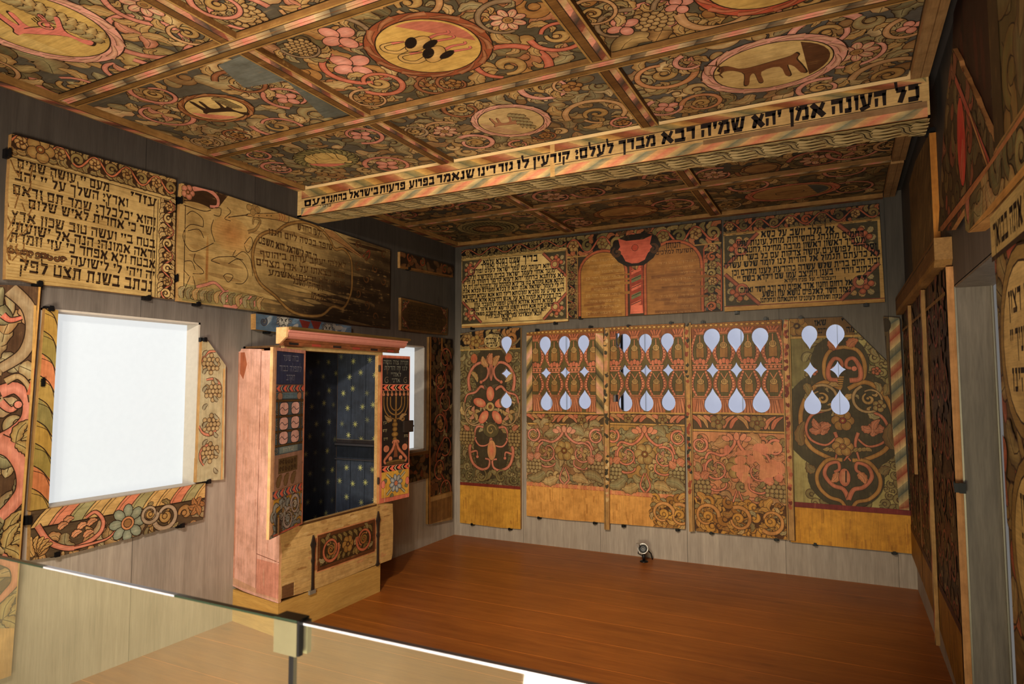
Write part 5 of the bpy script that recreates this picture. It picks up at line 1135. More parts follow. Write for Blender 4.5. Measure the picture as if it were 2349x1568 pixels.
def symfield(base, cols, stem, zr_px, seed, light=False, fade=0., mono=False, yel=(212, 156, 84)):
    def go(B, x0, x1, z0, z1):
        zr = f.px(1300, zr_px)[1]; B.rect((x0, zr), (x1, z1), base); cx = (x0+x1)/2; hw = (x1-x0)/2; hh = z1-zr
        sw = lambda x, y: atan2(y-(zr+hh*.5), abs(x-cx)-hw*.5)+1.7
        B.fill((x0, zr+.02, x1, z1), .075, cols, seed, (), 'lllccb', .95, 1.05, sw)
        yellow(B, zr-.03, mixc((150, 60, 48), base, fade), yel); 
        for k in range(26): x = x0+(x1-x0)*k/26; B.ell((x, zr-.01), .03, .02, mixc((212, 150, 100), (196, 110, 84), (k % 3)*.3), n=8, out=False)
        for s in (-1, 1):
            X = lambda a, b: (cx+s*hw*a, zr+hh*b)
            B.vine([X(.04, .98), (X(.06, .85)), X(.3, .72), X(.62, .74), X(.72, .5), X(.55, .3), X(.25, .34), X(.3, .55)], .026, stem, px=False)
            B.scroll(X(.8, .84), hw*.16, 1, s, .022, stem, 1.1, None, 3); B.scroll(X(.45, .55), hw*.24, 2, -s, .02, stem, .95, fT, 4)
            B.vine([X(.02, .02), X(.12, .12), X(.02, .3)], .02, stem, px=False); B.grapes(X(.8, .3), .07, .09, .019, cols[0]); B.leaf(X(.8, .45), X(.95, .5), .08, stem); B.leaf(X(.75, .42), X(.6, .5), .07, stem)
            B.leaf(X(.2, .95), X(.5, .85), .1, cols[1]); B.leaf(X(.2, .12), X(.6, .06), .09, cols[2]); B.leaf(X(.5, .2), X(.95, .08), .09, cols[1])
        for k in range(5): a = pi*(.1+.2*k); B.ell((cx+.09*cos(a), z1-.04+.03*sin(a)-.02), .035, .022, mixc(stem, CRM, .2), a, n=10)
        B.rosette((cx, zr+hh*.58), .1, (182, 156, 98), BRN, n=6)
    return go
edge_l = lambda B, x0, x1, z1, zA: (B.stripes([(x0, zA), (x0, z1-.05), (x0+.07, z1-.05), (x0+.07, zA)], 12, (PK2, OCH, (60, 58, 44), OCH), 1.5, px=False, oc=DRK), B.stripes([(x1-.08, zA), (x1-.08, z1-.05), (x1-.0, z1-.05), (x1-.0, zA)], 12, (PK2, OCH, (60, 58, 44), OCH), -1.5, px=False, oc=DRK))
C1 = ((168, 150, 108), (146, 136, 98), (190, 162, 112))
lattice(31, [(1208, 763), (1241, 759), (1242, 765), (1247, 765), (1247, 758), (1337, 753), (1337, 758), (1340, 758), (1340, 753), (1384, 751), (1386, 1198), (1300, 1192), (1208, 1182)],
  [(1249.5, 1), (1293.5, 0), (1337.5, -2)], (787, 817, 770, 854, 15, 923, 893, 940, 14, 12.5), None, 'second perforated board from the left, three columns of cut-outs, pink scrolls below', band_y=(946, 972), left=edge_l, extra=symfield((150, 112, 76), C1, (204, 134, 110), 1112, 4))
SQ = lambda a, b, c, d: [f.px(a, b), f.px(c, b), f.px(c, d), f.px(a, d)]
lattice(32, [(1388, 751), (1412, 750), (1412, 762), (1429, 761), (1429, 748), (1500, 744), (1570, 741), (1572, 1213), (1490, 1206), (1390, 1199)],
  [(1431, 0), (1479.5, 0), (1530, -1.5)], (782, 812, 765, 850, 16, 924, 892, 943, 15.5, 13.5), None, 'third perforated board from the left, first cut-out broken with a square notch', band_y=(946, 972),
  notch=[SQ(1406, 905, 1418, 921), [f.px(1412, 764), f.px(1412, 790), f.px(1418, 802), f.px(1421, 764)][::-1]], left=None,
  extra=lambda B, x0, x1, z0, z1: (symfield((170, 130, 72), ((160, 150, 106), (140, 134, 96), (184, 158, 104)), (206, 124, 92), 1118, 6)(B, x0, x1, z0, z1), acanthus_strip(B, f.px(1503, 1130)[0], x1, z0, f.px(1540, 1144)[1], 3)))
def q4low(B, x0, x1, z0, z1):
    symfield((196, 136, 96), ((160, 142, 96), (196, 150, 104), (206, 138, 104)), (216, 134, 106), 1150, 9, yel=(196, 148, 76))(B, x0, x1, z0, z1)
    r_ = random.Random(3); cx, cz = f.px(1730, 1060)
    for k in range(20): B.ell((cx+r_.uniform(-.22, .25), cz+r_.uniform(-.14, .14)), r_.uniform(.03, .08), r_.uniform(.02, .05), mixc((214, 156, 110), (206, 130, 104), r_.random()), r_.uniform(0, 3), n=12, out=False)
    acanthus_strip(B, x0, x1, z0, f.px(1700, 1152)[1], 5)
lattice(33, [(1580, 744), (1700, 737), (1793, 733), (1805, 1237), (1700, 1227), (1596, 1217)],
  [(1632, 1), (1687, 0), (1743, -1)], (772, 809, 752, 848, 19, 928, 887, 947, 19.5, 14.5), None, 'fourth perforated board from the left, worn pink scrolls above a brown acanthus strip', band_y=(947, 987), left=None, extra=q4low, dark=.97)
# fifth board
hs = [tear(f, 1856.5, 767, 18.5, 801, 746), tear(f, 1916, 766, 21.5, 799, 743), star(f, 1859, 848.5, 16, 19), star(f, 1922, 847, 18.5, 19), tear(f, 1864, 930, 20, 893, 950), tear(f, 1927.5, 930, 22, 893, 951)]
B = Board(f, [(1799, 732), (1902, 729), (1904, 741), (1922, 741), (1922, 727), (1931, 727), (2048, 842), (2062, 1168), (2086, 1171), (2096, 1270), (1960, 1255), (1822, 1239), (1812, 900)], (166, 152, 98), .030, holes=hs, ow=.0034, seed=41)
x0, z0, x1, z1 = B.bb; P_ = lambda x, y: f.px(1780+x/2.6134, 700+y/2.6134); zr = P_(500, 1235)[1]
B.clip = [(x0, z0), (x1, z0), (x1, f.px(2062, 1168)[1]), f.px(2048, 842), f.px(1931, 727), (x0, z1)]
if area(B.clip) < 0: B.clip.reverse()
for p_, c in (((1990, 860), (112, 104, 62)), ((1840, 830), (124, 112, 70))): B.ell(f.px(*p_), .18, .22, c, n=16, out=False)
B.fill((f.px(1826, 0)[0], zr, x1, z1-.12), .06, ((150, 140, 92), (140, 130, 86), (132, 122, 80)), 8, (), 'cccl', .9, 1.0)
for c, rx, rz in (((380, 350), .21, .23), ((395, 690), .44, .42), ((415, 1030), .27, .24)): B.ell(P_(*c), rx, rz, (74, 64, 42), n=30, out=False)
GD = (178, 134, 72)
cx = P_(395, 0)[0]
for s in (-1, 1):
    X = lambda x, y: (cx+s*(P_(395+x, 0)[0]-cx), P_(395, y)[1])
    V = lambda pts, w_, c=GD, **k: B.vine([X(*p) for p in pts], w_, c, px=False, c2=mixc(c, BRN, .5), **k)
    V([(60, 465), (115, 430), (120, 340), (80, 270), (0, 250)], .03, taper=.9); V([(20, 500), (120, 460), (220, 520), (280, 640), (275, 760), (220, 860), (100, 920), (60, 925)], .034, taper=.9)
    V([(30, 925), (120, 930), (185, 1010), (180, 1090), (120, 1150), (50, 1170), (25, 1200)], .03, taper=.8)
    PV = lambda pts, w_, **k: V(pts, w_, (196, 118, 92), **k)
    PV([(30, 450), (90, 440), (95, 380), (60, 320), (20, 330), (15, 370), (60, 380)], .04, taper=.5, end=.5); PV([(120, 630), (210, 660), (250, 740), (220, 810), (130, 840), (70, 800), (55, 770)], .024)
    PV([(70, 760), (50, 830), (70, 920)], .026); PV([(20, 880), (-20, 930)], .02); PV([(0, 1160), (30, 1100), (90, 1080), (140, 1020), (120, 960), (60, 940), (50, 980), (80, 1000)], .034, taper=.6)
    B.leaf(X(150, 700), X(150, 780), .08, (190, 112, 86)); B.leaf(X(160, 740), X(230, 750), .07, (190, 112, 86)); B.leaf(X(150, 740), X(90, 720), .06, (190, 112, 86)); B.leaf(X(160, 740), X(200, 680), .05, (190, 112, 86))
    B.scroll(X(140, 560), .11, 2, s, .022, (156, 142, 90), 1., None, 3); B.rosette(X(200, 600), .05, (170, 152, 100)); B.leaf(X(200, 1000), X(250, 960), .07, (110, 96, 58)); B.rosette(X(190, 395), .035, (190, 112, 84), BRN)
    B.leaf(X(250, 470), X(230, 540), .06, (120, 104, 60)); B.leaf(X(280, 850), X(260, 700), .07, (110, 86, 48)); B.leaf(X(60, 1000), X(100, 1060), .06, (206, 130, 90)); B.leaf(X(30, 250), X(90, 210), .07, (176, 100, 66))
    for k in range(5): B.leaf(X(20+k*22, 880-k*6), X(50+k*24, 850+k*4), .03, (150, 128, 76))
B.rosette(P_(400, 690), .085, (170, 132, 72), (140, 60, 40), n=6); B.rosette(P_(400, 845), .08, (176, 140, 80), (140, 90, 50), n=6); B.ell(P_(412, 1030), .04, .07, (206, 150, 112), c2=(180, 104, 76)); B.line([P_(420, 990), P_(420, 1060)], .01)
for k in range(5): B.rib([P_(385-18+k*2, 430+k*13), P_(385+22-k*2, 430+k*13)], .012, (170, 128, 66), n=2)
yellow(B, zr, (122, 46, 44), (206, 150, 54), .04)
zt = P_(100, 195)[1]
B.rect((f.px(1822, 0)[0]-.1, zt), (f.px(1960, 760)[0], z1), (110, 80, 42)); B.line([(x0, zt), (f.px(1975, 770)[0], zt)], .016, (176, 140, 78), False)
B.rosette(P_(125, 125), .085, (150, 118, 62), (70, 44, 24), n=6)
lines(B, [('שאו', (302, 118), (228, 124), .045), ('ידיכם', (305, 165), (250, 168), .04), ('יי', (430, 108), (385, 112), .045), ('מה', (470, 160), (420, 164), .045)], lambda x, y: (1780+x/2.6134, 700+y/2.6134), TX, 1, 1.2)
B.build('perforated_board', 'large perforated board at the right with slanting cut corner and two columns of cut-outs', 'perforated board', 'perforated boards of the back wall', wear=.15, grain='v', stain=.4)
# striped corner strip
B = Board(FB(.052), [(2026, 726), (2062, 728), (2065, 733), (2087, 1170), (2063, 1168)], (96, 74, 42), .012, ow=.004, seed=4); f2 = B.fr
B.stripes([(2052, 1169), (2038, 726), (2064, 730), (2087, 1170)], 22, ((196, 172, 122), (86, 92, 84), (206, 180, 130), (150, 66, 44)), 1.4, oc=DRK)
B.ell(f2.px(2032, 745), .03, .05, (60, 46, 28)); B.pline([(2031, 770), (2045, 1168)], .008, DRK, False)
B.build('striped_strip', 'narrow strip of red, white and grey slanting stripes in the right back corner', 'painted strip', wear=.15, grain='v')
# battens between the boards
def vb(px, cols, n, label, th=.012, off=.052, base=(180, 140, 86), grain='v'):
    B = Board(FB(off), px, base, th, ow=.003, seed=int(px[0][0])); x0, z0, x1, z1 = B.bb
    rg = random.Random(int(px[0][0])); zz = z0+.25
    while zz < z1:
        h_ = rg.uniform(.02, .06); B.rib([(x0+rg.uniform(.014, x1-x0-.02), zz), (x0+rg.uniform(.014, x1-x0-.02), zz+h_)], lambda t: (x1-x0)*.45*sin(pi*min(1, t+.05)), rg.choice(cols), out=False, n=4); zz += h_*.6
    B.line([(x0+.012, z0), (x0+.012, z1)], .004, DRK, False); B.line([(x1-.012, z0), (x1-.012, z1)], .004, DRK, False)
    return B.build('cover_strip', label, 'cover strip', 'cover strips between the perforated boards', wear=.3, grain='v', stain=.3)
vb([(1384, 783), (1391, 779), (1392, 752), (1398, 752), (1398, 1215), (1386, 1214)], ((206, 176, 128), (196, 140, 100), (70, 62, 46), (190, 150, 96)), 26, 'thin spotted wooden strip between the second and third perforated boards')
vb([(1567, 757), (1577, 745), (1579, 740), (1584, 740), (1593, 1218), (1581, 1219)], ((190, 146, 84), (60, 54, 40), (180, 134, 80), (150, 76, 50)), 26, 'wooden strip with dark flecks between the third and fourth perforated boards')
vb([(1793, 762), (1800, 733), (1812, 735), (1824, 1240), (1806, 1238)], ((170, 96, 66), (196, 150, 100), (120, 54, 40), (186, 120, 84)), 16, 'reddish wooden strip between the fourth and fifth perforated boards')
# ================================================================== RIGHT WALL
def RB(px, base, label, off=.03, th=.016, name='painted_board', deco=None, cat='painted board', edge=(206, 150, 96), **mk):
    B = Board(FR(off), px, base, th, ow=.005, seed=int(abs(px[0][0]))+7, edge=edge)
    if deco: deco(B, B.fr, *B.bb)
    mk.setdefault('grain', 'v'); return B.build(name, label, cat, **mk)
FRf = FR(.03)
def low(B, f, x0, z0, x1, z1):
    B.fill(B.bb, .09, ((104, 84, 46), (84, 74, 44), (128, 66, 42), (70, 56, 34)), 4, (), 'lllc')
    for k in range(int((x1-x0)/.24)):
        for j in range(6): B.scroll((x0+.14+k*.24, z1-.25-j*.27), .09, j, (-1)**(j+k), .02, (150, 66, 44), .9, fR if j % 2 else None, 2, lc=(120, 100, 56))
    for zz in (z1-.12,): B.line([(x0, zz), (x1, zz)], .018, (160, 124, 62), False)
def lowfoot(B, f, x0, z0, x1, z1, h):
    B.rect((x0, z0), (x1, h), (176, 128, 46)); B.rect((x0, h), (x1, h+.04), (84, 40, 28)); r_ = random.Random(9)
    for k in range(30): x = r_.uniform(x0, x1); B.rib([(x, r_.uniform(h-.2, h)), (x+.004, z0)], .012, mixc((176, 128, 46), (104, 72, 28), r_.uniform(.2, .8)), out=False, n=3)
def board_r(u0, u1, zt0, zt1, zb0, zb1, foot, label, off=.03, deco=low, th=.029):
    B = Board(FR(off), [(u0, zb0), (u1, zb1), (u1, zt1), (u0, zt0)], (66, 48, 28), th, px=False, ow=.005, seed=int(u0*100)+3, edge=(222, 164, 108))
    x0, z0, x1, z1 = B.bb; deco(B, B.fr, x0, z0, x1, z1); lowfoot(B, B.fr, x0, z0, x1, z1, foot)
    return B.build('painted_board', label, 'painted board', 'brown boards of the right wall', wear=.3, grain='v', stain=.6, dark=.8)
board_r(.045, .78, 2.065, 2.065, .26, .25, .45, 'brown floral board on the right wall, next to the back corner')
board_r(.80, 1.56, 2.065, 2.065, .25, .22, .45, 'brown floral board on the right wall, in the middle below the rail')
board_r(1.58, 2.36, 2.065, 2.065, .22, .12, .45, 'brown floral board with pale sawn edge beside the doorway')
def rstrip(u, w_, z0, z1, cols, label, off=.055):
    B = Board(FR(off), [(u, z0), (u+w_, z0), (u+w_, z1), (u, z1)], (186, 150, 96), .019, px=False, ow=.003); x0, a, x1, b = B.bb
    B.stripes([(x0, a), (x0, b), (x1, b), (x1, a)], 26, cols, 1.6, px=False); return B.build('cover_strip', label, 'cover strip', 'cover strips of the right wall', wear=.3, grain='v')
rstrip(.76, .04, .95, 2.06, ((190, 140, 86), (60, 50, 32), (170, 124, 70)), 'short pale strip ending half way down the right wall')
rstrip(1.55, .05, .14, 2.06, ((214, 190, 140), (196, 90, 70), (84, 84, 64), (206, 170, 120)), 'long red, white and grey flecked strip running down the right wall')
B = Board(FR(.07), [(.02, 2.07), (2.32, 2.07), (2.36, 2.1), (2.36, 2.2), (.02, 2.2)], (130, 92, 42), .069, px=False, ow=.005); x0, z0, x1, z1 = B.bb
B.rect((x0, z0), (x1, z0+.03), (176, 134, 62)); B.line([(x0, z1-.02), (x1, z1-.02)], .008, DRK, False)
B.build('wooden_rail', 'brown wooden rail across the right wall above the floral boards', 'rail', wear=.4, stain=.6, dark=.85)
def rough(B, f, x0, z0, x1, z1):
    r_ = random.Random(5)
    for k in range(60):
        x = r_.uniform(x0-.1, x1); z = r_.uniform(z0, z1); B.rib([(x, z), (x+.14, z+.12)], .012, mixc((190, 156, 92), (70, 52, 28), r_.random()), out=False, n=2)
B = Board(FR(.03), [(.95, 2.22), (2.02, 2.22), (2.02, 2.8), (1.35, 2.86), (.95, 2.84)], (124, 98, 56), .029, px=False, edge=(206, 140, 62)); rough(B, B.fr, *B.bb)
B.build('worn_board', 'worn brown board of faint slanting lettering above the rail, beside the raw ceiling edge', 'painted board', wear=.4, grain='v', stain=.6, dark=.8)
# upper gable board with the red oval
def gable(B, f, x0, z0, x1, z1):
    B.fill(B.bb, .11, ((120, 104, 60), (150, 84, 60), (92, 86, 54), (176, 96, 76)), 7, (), 'llcb')
    c = f.px(2206, 325); B.ell(c, .085, .17, (196, 54, 46), c2=(206, 84, 64)); B.line([(c[0]-.05, c[1]-.13), (c[0]+.03, c[1])], .02, (206, 120, 90)); B.line([(c[0]-.02, c[1]-.15), (c[0]+.05, c[1]-.03)], .014, (206, 120, 90))
    B.rib([f.px(2268, 385), f.px(2158, 528)], .03, (196, 130, 84), n=4); B.rib([f.px(2192, 180), f.px(2270, 375)], .028, (186, 92, 74), n=4); B.rib([f.px(2225, 260), f.px(2268, 385)], .014, (206, 150, 96), n=4)
RB([(2185, 112), (2200, 140), (2203, 152), (2217, 180), (2222, 195), (2238, 226), (2246, 250), (2285, 336), (2268, 386), (2182, 528), (2152, 530), (2160, 400), (2168, 250)], (84, 66, 40), 'stepped triangular board with a red oval, high on the right wall', name='gable_board', deco=gable, wear=.3, stain=.5, dark=.85)
def frieze(B, f, x0, z0, x1, z1):
    B.fill(B.bb, .1, ((150, 140, 90), (196, 120, 96), (110, 108, 72), (176, 150, 96)), 6, (), 'llcc', 1, 1.2); B.line([(x0, z0+.01), (x1, z0+.01)], .03, (206, 156, 88), False); B.line([(x0, z1-.012), (x1, z1-.012)], .016, (180, 120, 76), False)
B = Board(FR(.05), [(3.04, 2.09), (3.09, 2.07), (3.5, 2.045), (5.2, 2.045), (5.2, 2.20), (3.04, 2.20)], (100, 88, 58), .049, px=False, edge=(206, 156, 92)); frieze(B, B.fr, *B.bb)
B.build('frieze_board', 'pink and green floral board with thick pale lower edge, right wall near the viewer', 'painted board', wear=.25, dark=.95)
def upper(B, f, x0, z0, x1, z1):
    B.fill(B.bb, .16, ((120, 108, 60), (96, 90, 52), (142, 116, 66)), 6, (), 'llcc', 1, 1.2); B.rect((x0, z0), (x0+.12, z1), (76, 58, 32))
B = Board(FR(.045), [(3.55, 2.22), (5.2, 2.22), (5.2, 3.04), (3.55, 3.04)], (100, 84, 48), .044, px=False); upper(B, B.fr, *B.bb)
B.build('upper_board', 'blurred olive board in the top right corner of the photo', 'painted board', wear=.3, dark=.8, grain='v')
B = Board(FR(.012), [(2.6, 2.35), (3.5, 2.22), (3.5, 3.04), (2.75, 3.04), (2.62, 2.8)], (66, 38, 26), .011, px=False)
r_ = random.Random(2); x0, z0, x1, z1 = B.bb
for k in range(26): B.ell((r_.uniform(x0, x1), r_.uniform(z0, z1)), .03, .12, mixc((96, 44, 30), (44, 28, 20), r_.random()), .1, n=10, out=False)
B.build('dark_board', 'dark reddish brown board behind the stepped triangular board, upper right', 'painted board', wear=.1, dark=.6, grain='v')
# near text board with ovals
B = Board(FR(.06), [(3.55, 0.0), (5.2, 0.0), (5.2, 2.02), (3.55, 2.02)], (108, 84, 48), .059, px=False, ow=.006, seed=3, edge=(170, 130, 80)); f = B.fr; x0, z0, x1, z1 = B.bb
B.fill(B.bb, .12, ((150, 128, 76), (122, 108, 64), (170, 84, 60)), 6, (), 'llc')
B.rect((x0, z1-.12), (x1, z1), (186, 158, 100)); B.line([(x0, z1-.125), (x1, z1-.125)], .014, DRK, False)
for i in range(3): B.text('ברוך אתה בבואך', (x0+.03+.5*i+.48, z1-.1), (x0+.03+.5*i, z1-.1), .07, TX, px=False)
for j, (zc, hz) in enumerate(((1.64, .22), (1.12, .22), (.62, .22), (.15, .2))):
    for i in range(3):
        c = (x0+.3+i*.5, zc); B.ell(c, .24, hz+.02, (150, 120, 66), n=24); B.ell(c, .2, hz-.02, (206, 174, 112), n=24)
        for k, s in enumerate(('יהי רצון', 'מלפניך יי', 'אלהינו')): B.text(s, (c[0]+.13, c[1]+.08-k*.1), (c[0]-.13, c[1]+.08-k*.1), .06, TX, px=False)
B.build('oval_text_board', 'blurred near board with Hebrew in round ochre ovals at the right edge of the photo', 'painted board', wear=.2, stain=.5)
# ================================================================== ARK
m_pale = woodmat('pale_oak_plinth', (186, 142, 74), (206, 164, 92), (3, 3, 30), .5)
pl = MB().prism([(0, -2.75, 0), (.485, -2.825, 0), (.485, -1.83, 0), (0, -1.83, 0)], [(0, -2.75, .203), (.485, -2.825, .203), (.485, -1.83, .203), (0, -1.83, .203)]).build('plinth', m_pale)
tag(pl, 'plain pale wooden plinth box standing on the floor under the painted ark', 'plinth')
ark = empty('painted_ark', (.24, -2.3, .215), 'tall pink-sided painted cupboard ark with open doors and starry blue inside, against the left wall', 'ark')
m_ark = paintmat(.12, 'v', 1., .3); m_arkh = paintmat(.25, 'h', 1., .4)
# pink side: boards
SF = Frame((0, -2.752, 0), (.485, -.073, 0), (0, 0, 1)); L = hypot(.485, .073)
B = Board(SF, [(.0, .225), (.12, .212), (.24, .208), (.48, .205), (L, .205), (L, 1.76), (.26, 1.765), (.255, 1.775), (.03, 1.785), (.02, 1.77), (0, 1.765)], (226, 176, 160), .02, px=False, edge=(200, 150, 110), ow=.003)
B.rect((.0, .25), (.015, 1.76), (200, 140, 116)); B.line([(.255, .23), (.255, 1.76)], .005, (130, 70, 54), False); B.line([(.255, .47), (L, .45)], .004, (130, 76, 58), False)
B.poly([(.02, 1.62), (.06, 1.58), (.1, 1.68), (.07, 1.76), (.02, 1.76)], (176, 104, 74)); B.poly([(0, .235), (L, .215), (L, .27), (.3, .25), (0, .28)], (210, 164, 136)); B.rect((.26, .23), (L, .44), (210, 146, 126))
for k in range(40): r_ = random.Random(k); x, z = r_.uniform(0, L), r_.uniform(.25, 1.75); B.rib([(x, z), (x+.003, z-r_.uniform(.03, .15))], r_.uniform(.003, .012), mixc((226, 176, 160), r_.choice(((206, 140, 118), (236, 184, 164), (196, 144, 118))), .5), out=False, n=2)
B.build('side_panel', parent=ark, mat=m_ark)
# carcass: open box with dark blue starry inside
m_blue = paintmat(.0, 'v', 1., .6)
NAVY = (58, 62, 74)
def star6(B, c, r, col):
    for k in range(4): a = pi*k/4+.2; B.rib([(c[0]-r*cos(a), c[1]-r*sin(a)), (c[0]+r*cos(a), c[1]+r*sin(a))], lambda t: .0016+.004*sin(pi*t), col, out=False, n=4)
def starry(B, n, m, seed, col=(168, 164, 104), r=.026):
    x0, z0, x1, z1 = B.bb; r_ = random.Random(seed)
    for i in range(n):
        for j in range(m): star6(B, (x0+(i+.5+r_.uniform(-.15, .15)+(.25 if j % 2 else -.2))*(x1-x0)/n, z0+(j+.5+r_.uniform(-.2, .2))*(z1-z0)/m), r, mixc(col, NAVY, r_.choice((0, .1, .5))))
B = Board(Frame((.05, 0, 0), (0, 1, 0), (0, 0, 1)), [(-2.74, .24), (-1.84, .24), (-1.84, 1.80), (-2.74, 1.80)], NAVY, .02, px=False, edge=(120, 90, 60), ow=.002)
for x in (-2.45, -2.2): B.line([(x, .5), (x, 1.8)], .004, (20, 22, 30), False)
starry(B, 7, 13, 3); B.build('back_panel', parent=ark, mat=m_blue)
B = Board(Frame((.07, -1.86, 0), (1, 0, 0), (0, 0, 1)), [(0, .24), (.40, .24), (.40, 1.80), (0, 1.80)], (64, 70, 84), .02, px=False, edge=(120, 90, 60), ow=.002)
for x in (.14, .28): B.line([(x, .5), (x, 1.8)], .004, (20, 24, 34), False)
starry(B, 3, 13, 5, (186, 184, 120)); B.rect((0, 1.09), (.4, 1.12), (52, 46, 48)); B.line([(0, 1.12), (.4, 1.12)], .006, (96, 90, 84), False); B.rect((0, .98), (.4, 1.09), (34, 38, 48))
B.build('inner_side', parent=ark, mat=m_blue)
MB().box((.07, -1.862, 1.075), (.45, -1.885, 1.09)).box((.07, -1.862, .965), (.45, -1.882, .975)).build('inner_rail', plain('dark_blue_rail', (58, 54, 58), .6), ark)
MB().box((.03, -2.74, 1.785), (.46, -1.84, 1.80)).build('top_board', woodmat('old_brown_wood', (84, 58, 36), (116, 84, 52), (30, 3, 30), .7), ark)
MB().box((.03, -1.838, .24), (.46, -1.82, 1.78)).build('outer_side', m_obs := woodmat('old_brown_side', (110, 80, 50), (140, 104, 66), (30, 30, 3), .7), ark)
MB().box((.03, -2.735, .225), (.46, -1.84, .24)).build('bottom_board', m_obs, ark)
FX = .488
AF = Frame((FX, 0, 0), (0, 1, 0), (0, 0, 1))
# front frame with opening
def P_(x, y): return AF.px(600+x/4.48, 1050+y/4.48)
op = [(-2.665, .655), (-1.885, .66), (-1.885, 1.765), (-2.665, 1.765)]
ol = [(-2.812, .40), (-2.80, .225), (-2.74, .22), (-2.60, .212), (-2.55, .205), (-2.2, .205), (-1.90, .21), (-1.86, .206), (-1.70, .205), (-1.685, .25), (-1.68, .45), (-1.69, .625), (-1.83, .655), (-1.835, 1.79), (-2.82, 1.79), (-2.82, .6), (-2.805, .5)]
B = Board(AF, ol, (204, 166, 108), .03, px=False, holes=[op], edge=(196, 160, 110), ow=.003)
r_ = random.Random(3)
for k in range(90): x, z = r_.uniform(-2.8, -1.7), r_.uniform(.21, .64); B.ell((x, z), r_.uniform(.01, .05), r_.uniform(.004, .014), mixc((204, 166, 108), r_.choice(((150, 104, 58), (222, 190, 136), (206, 140, 100))), r_.uniform(.2, .6)), r_.uniform(-.1, .1), n=8, out=False)
B.rect((-2.80, .22), (-2.70, .30), (120, 84, 54)); B.line([(-2.70, .21), (-2.70, .31), (-2.8, .31)], .004, (222, 190, 140), False)
q = [(x, z) for x, z in ((-2.49, .30), (-1.915, .30), (-1.915, .555), (-2.49, .555))]
x0, z0, x1, z1 = -2.485, .325, -1.915, .535
B.rect((x0-.02, z0-.02), (x1+.02, z1+.02), (206, 140, 96)); B.rect((x0-.012, z0-.012), (x1+.012, z1+.012), (104, 62, 34)); B.rect((x0+.012, z0+.012), (x1-.012, z1-.012), (70, 50, 26)); 
cx, cz = (x0+x1)/2, (z0+z1)/2
for k in range(10): B.leaf((x0+.02+k*.054, z0+.02), (x0+.06+k*.054, z0+.07), .025, (124, 108, 56)); B.leaf((x0+.02+k*.054, z1-.02), (x0+.06+k*.054, z1-.07), .025, (124, 108, 56))
for s in (-1, 1):
    B.scroll((cx+s*.17, cz), .078, pi/2+s*1.2, s, .022, (186, 96, 58), 1.25, None, 4, lc=(150, 124, 62)); B.curl((cx+s*.17, cz), .045, 1, 1.1, s, .014, (170, 110, 58))
B.rosette((cx, cz), .062, (176, 136, 70), (110, 70, 34), n=6)
for s in ((x0-.03), (x1+.02)): B.rib([(s, z0+.0), (s, z1-.0)], .016, (196, 130, 90), (150, 90, 56), n=2, ow=.002); B.rib([(s+.012, z0+.03), (s+.012, z1-.03)], .006, (222, 180, 130), n=2, ow=.002)
B.rect((-2.665, .64), (-1.885, .655), (96, 66, 38))
for (a, b) in (((-2.82, .64), (-2.80, 1.79)),): B.rect(a, b, (206, 150, 110))
B.rect((-2.67, 1.765), (-1.83, 1.79), (190, 160, 108)); B.rect((-1.885, .655), (-1.838, 1.765), (206, 156, 98)); B.line([(-1.862, .655), (-1.862, 1.765)], .008, (96, 62, 32), False)
B.build('front_frame', parent=ark, mat=m_arkh)
# iron straps on the lower front
m_iron = plain('rusty_iron', (62, 50, 42), .6, .5)
for y, z0, z1 in ((-2.545, .19, .56), (-1.875, .2, .60)):
    B_ = MB(); w_ = [(0, .010), (.03, .022), (.06, .010), (.12, .007), (.5, .006), (.56, .013), (.62, .007), (.78, .012), (.84, .022), (.9, .012), (1, .001)]
    pr = [(y-w, z0+(z1-z0)*t) for t, w in w_]+[(y+w, z0+(z1-z0)*t) for t, w in w_[::-1]]
    B_.prism([(FX+.002, a, b) for a, b in pr], [(FX+.012, a, b) for a, b in pr]); o = B_.build('iron_strap', m_iron, ark)
MB().box((FX, -2.575, .185), (FX+.014, -2.52, .21)).build('hinge_foot', plain('worn_zinc', (150, 140, 124), .5, .3), ark)
# cornice
prof = [(.0, 1.795), (.0, 1.905), (.085, 1.905), (.09, 1.893), (.07, 1.887), (.066, 1.872), (.06, 1.862), (.05, 1.84), (.03, 1.826), (.024, 1.822), (.02, 1.795)]
def sweep(prof, y0, y1, x): return MB().prism([(x+a, y0, b) for a, b in prof], [(x+a, y1, b) for a, b in prof])
m_cor = plain('salmon_pink_cornice_paint', (206, 136, 118), .55)
sweep([(-.02, 1.905), (.08, 1.905), (.086, 1.893), (.07, 1.885), (-.02, 1.885)], -2.845, -1.585, FX).build('cornice_cap', woodmat('olive_cornice_cap', (96, 76, 38), (128, 96, 48), (30, 4, 30), .6), ark)
sweep([(-.02, 1.885), (.066, 1.885), (.064, 1.872), (.056, 1.870), (.056, 1.862), (.05, 1.848), (.036, 1.836), (.028, 1.832), (-.02, 1.832)], -2.845, -1.60, FX).build('cornice', m_cor, ark)
sweep([(-.02, 1.832), (.026, 1.832), (.024, 1.815), (.018, 1.812), (.018, 1.79), (-.02, 1.79)], -2.845, -1.65, FX).build('cornice_foot', woodmat('dark_ochre_moulding', (92, 58, 30), (150, 88, 52), (30, 8, 30), .6), ark)
sweep([(-.03, 1.902), (.06, 1.902), (.055, 1.84), (.0, 1.80), (-.03, 1.80)], -2.862, -2.846, FX).build('cornice_end', woodmat('sawn_pale_end', (214, 164, 112), (232, 186, 134), (30, 30, 30), .7), ark)
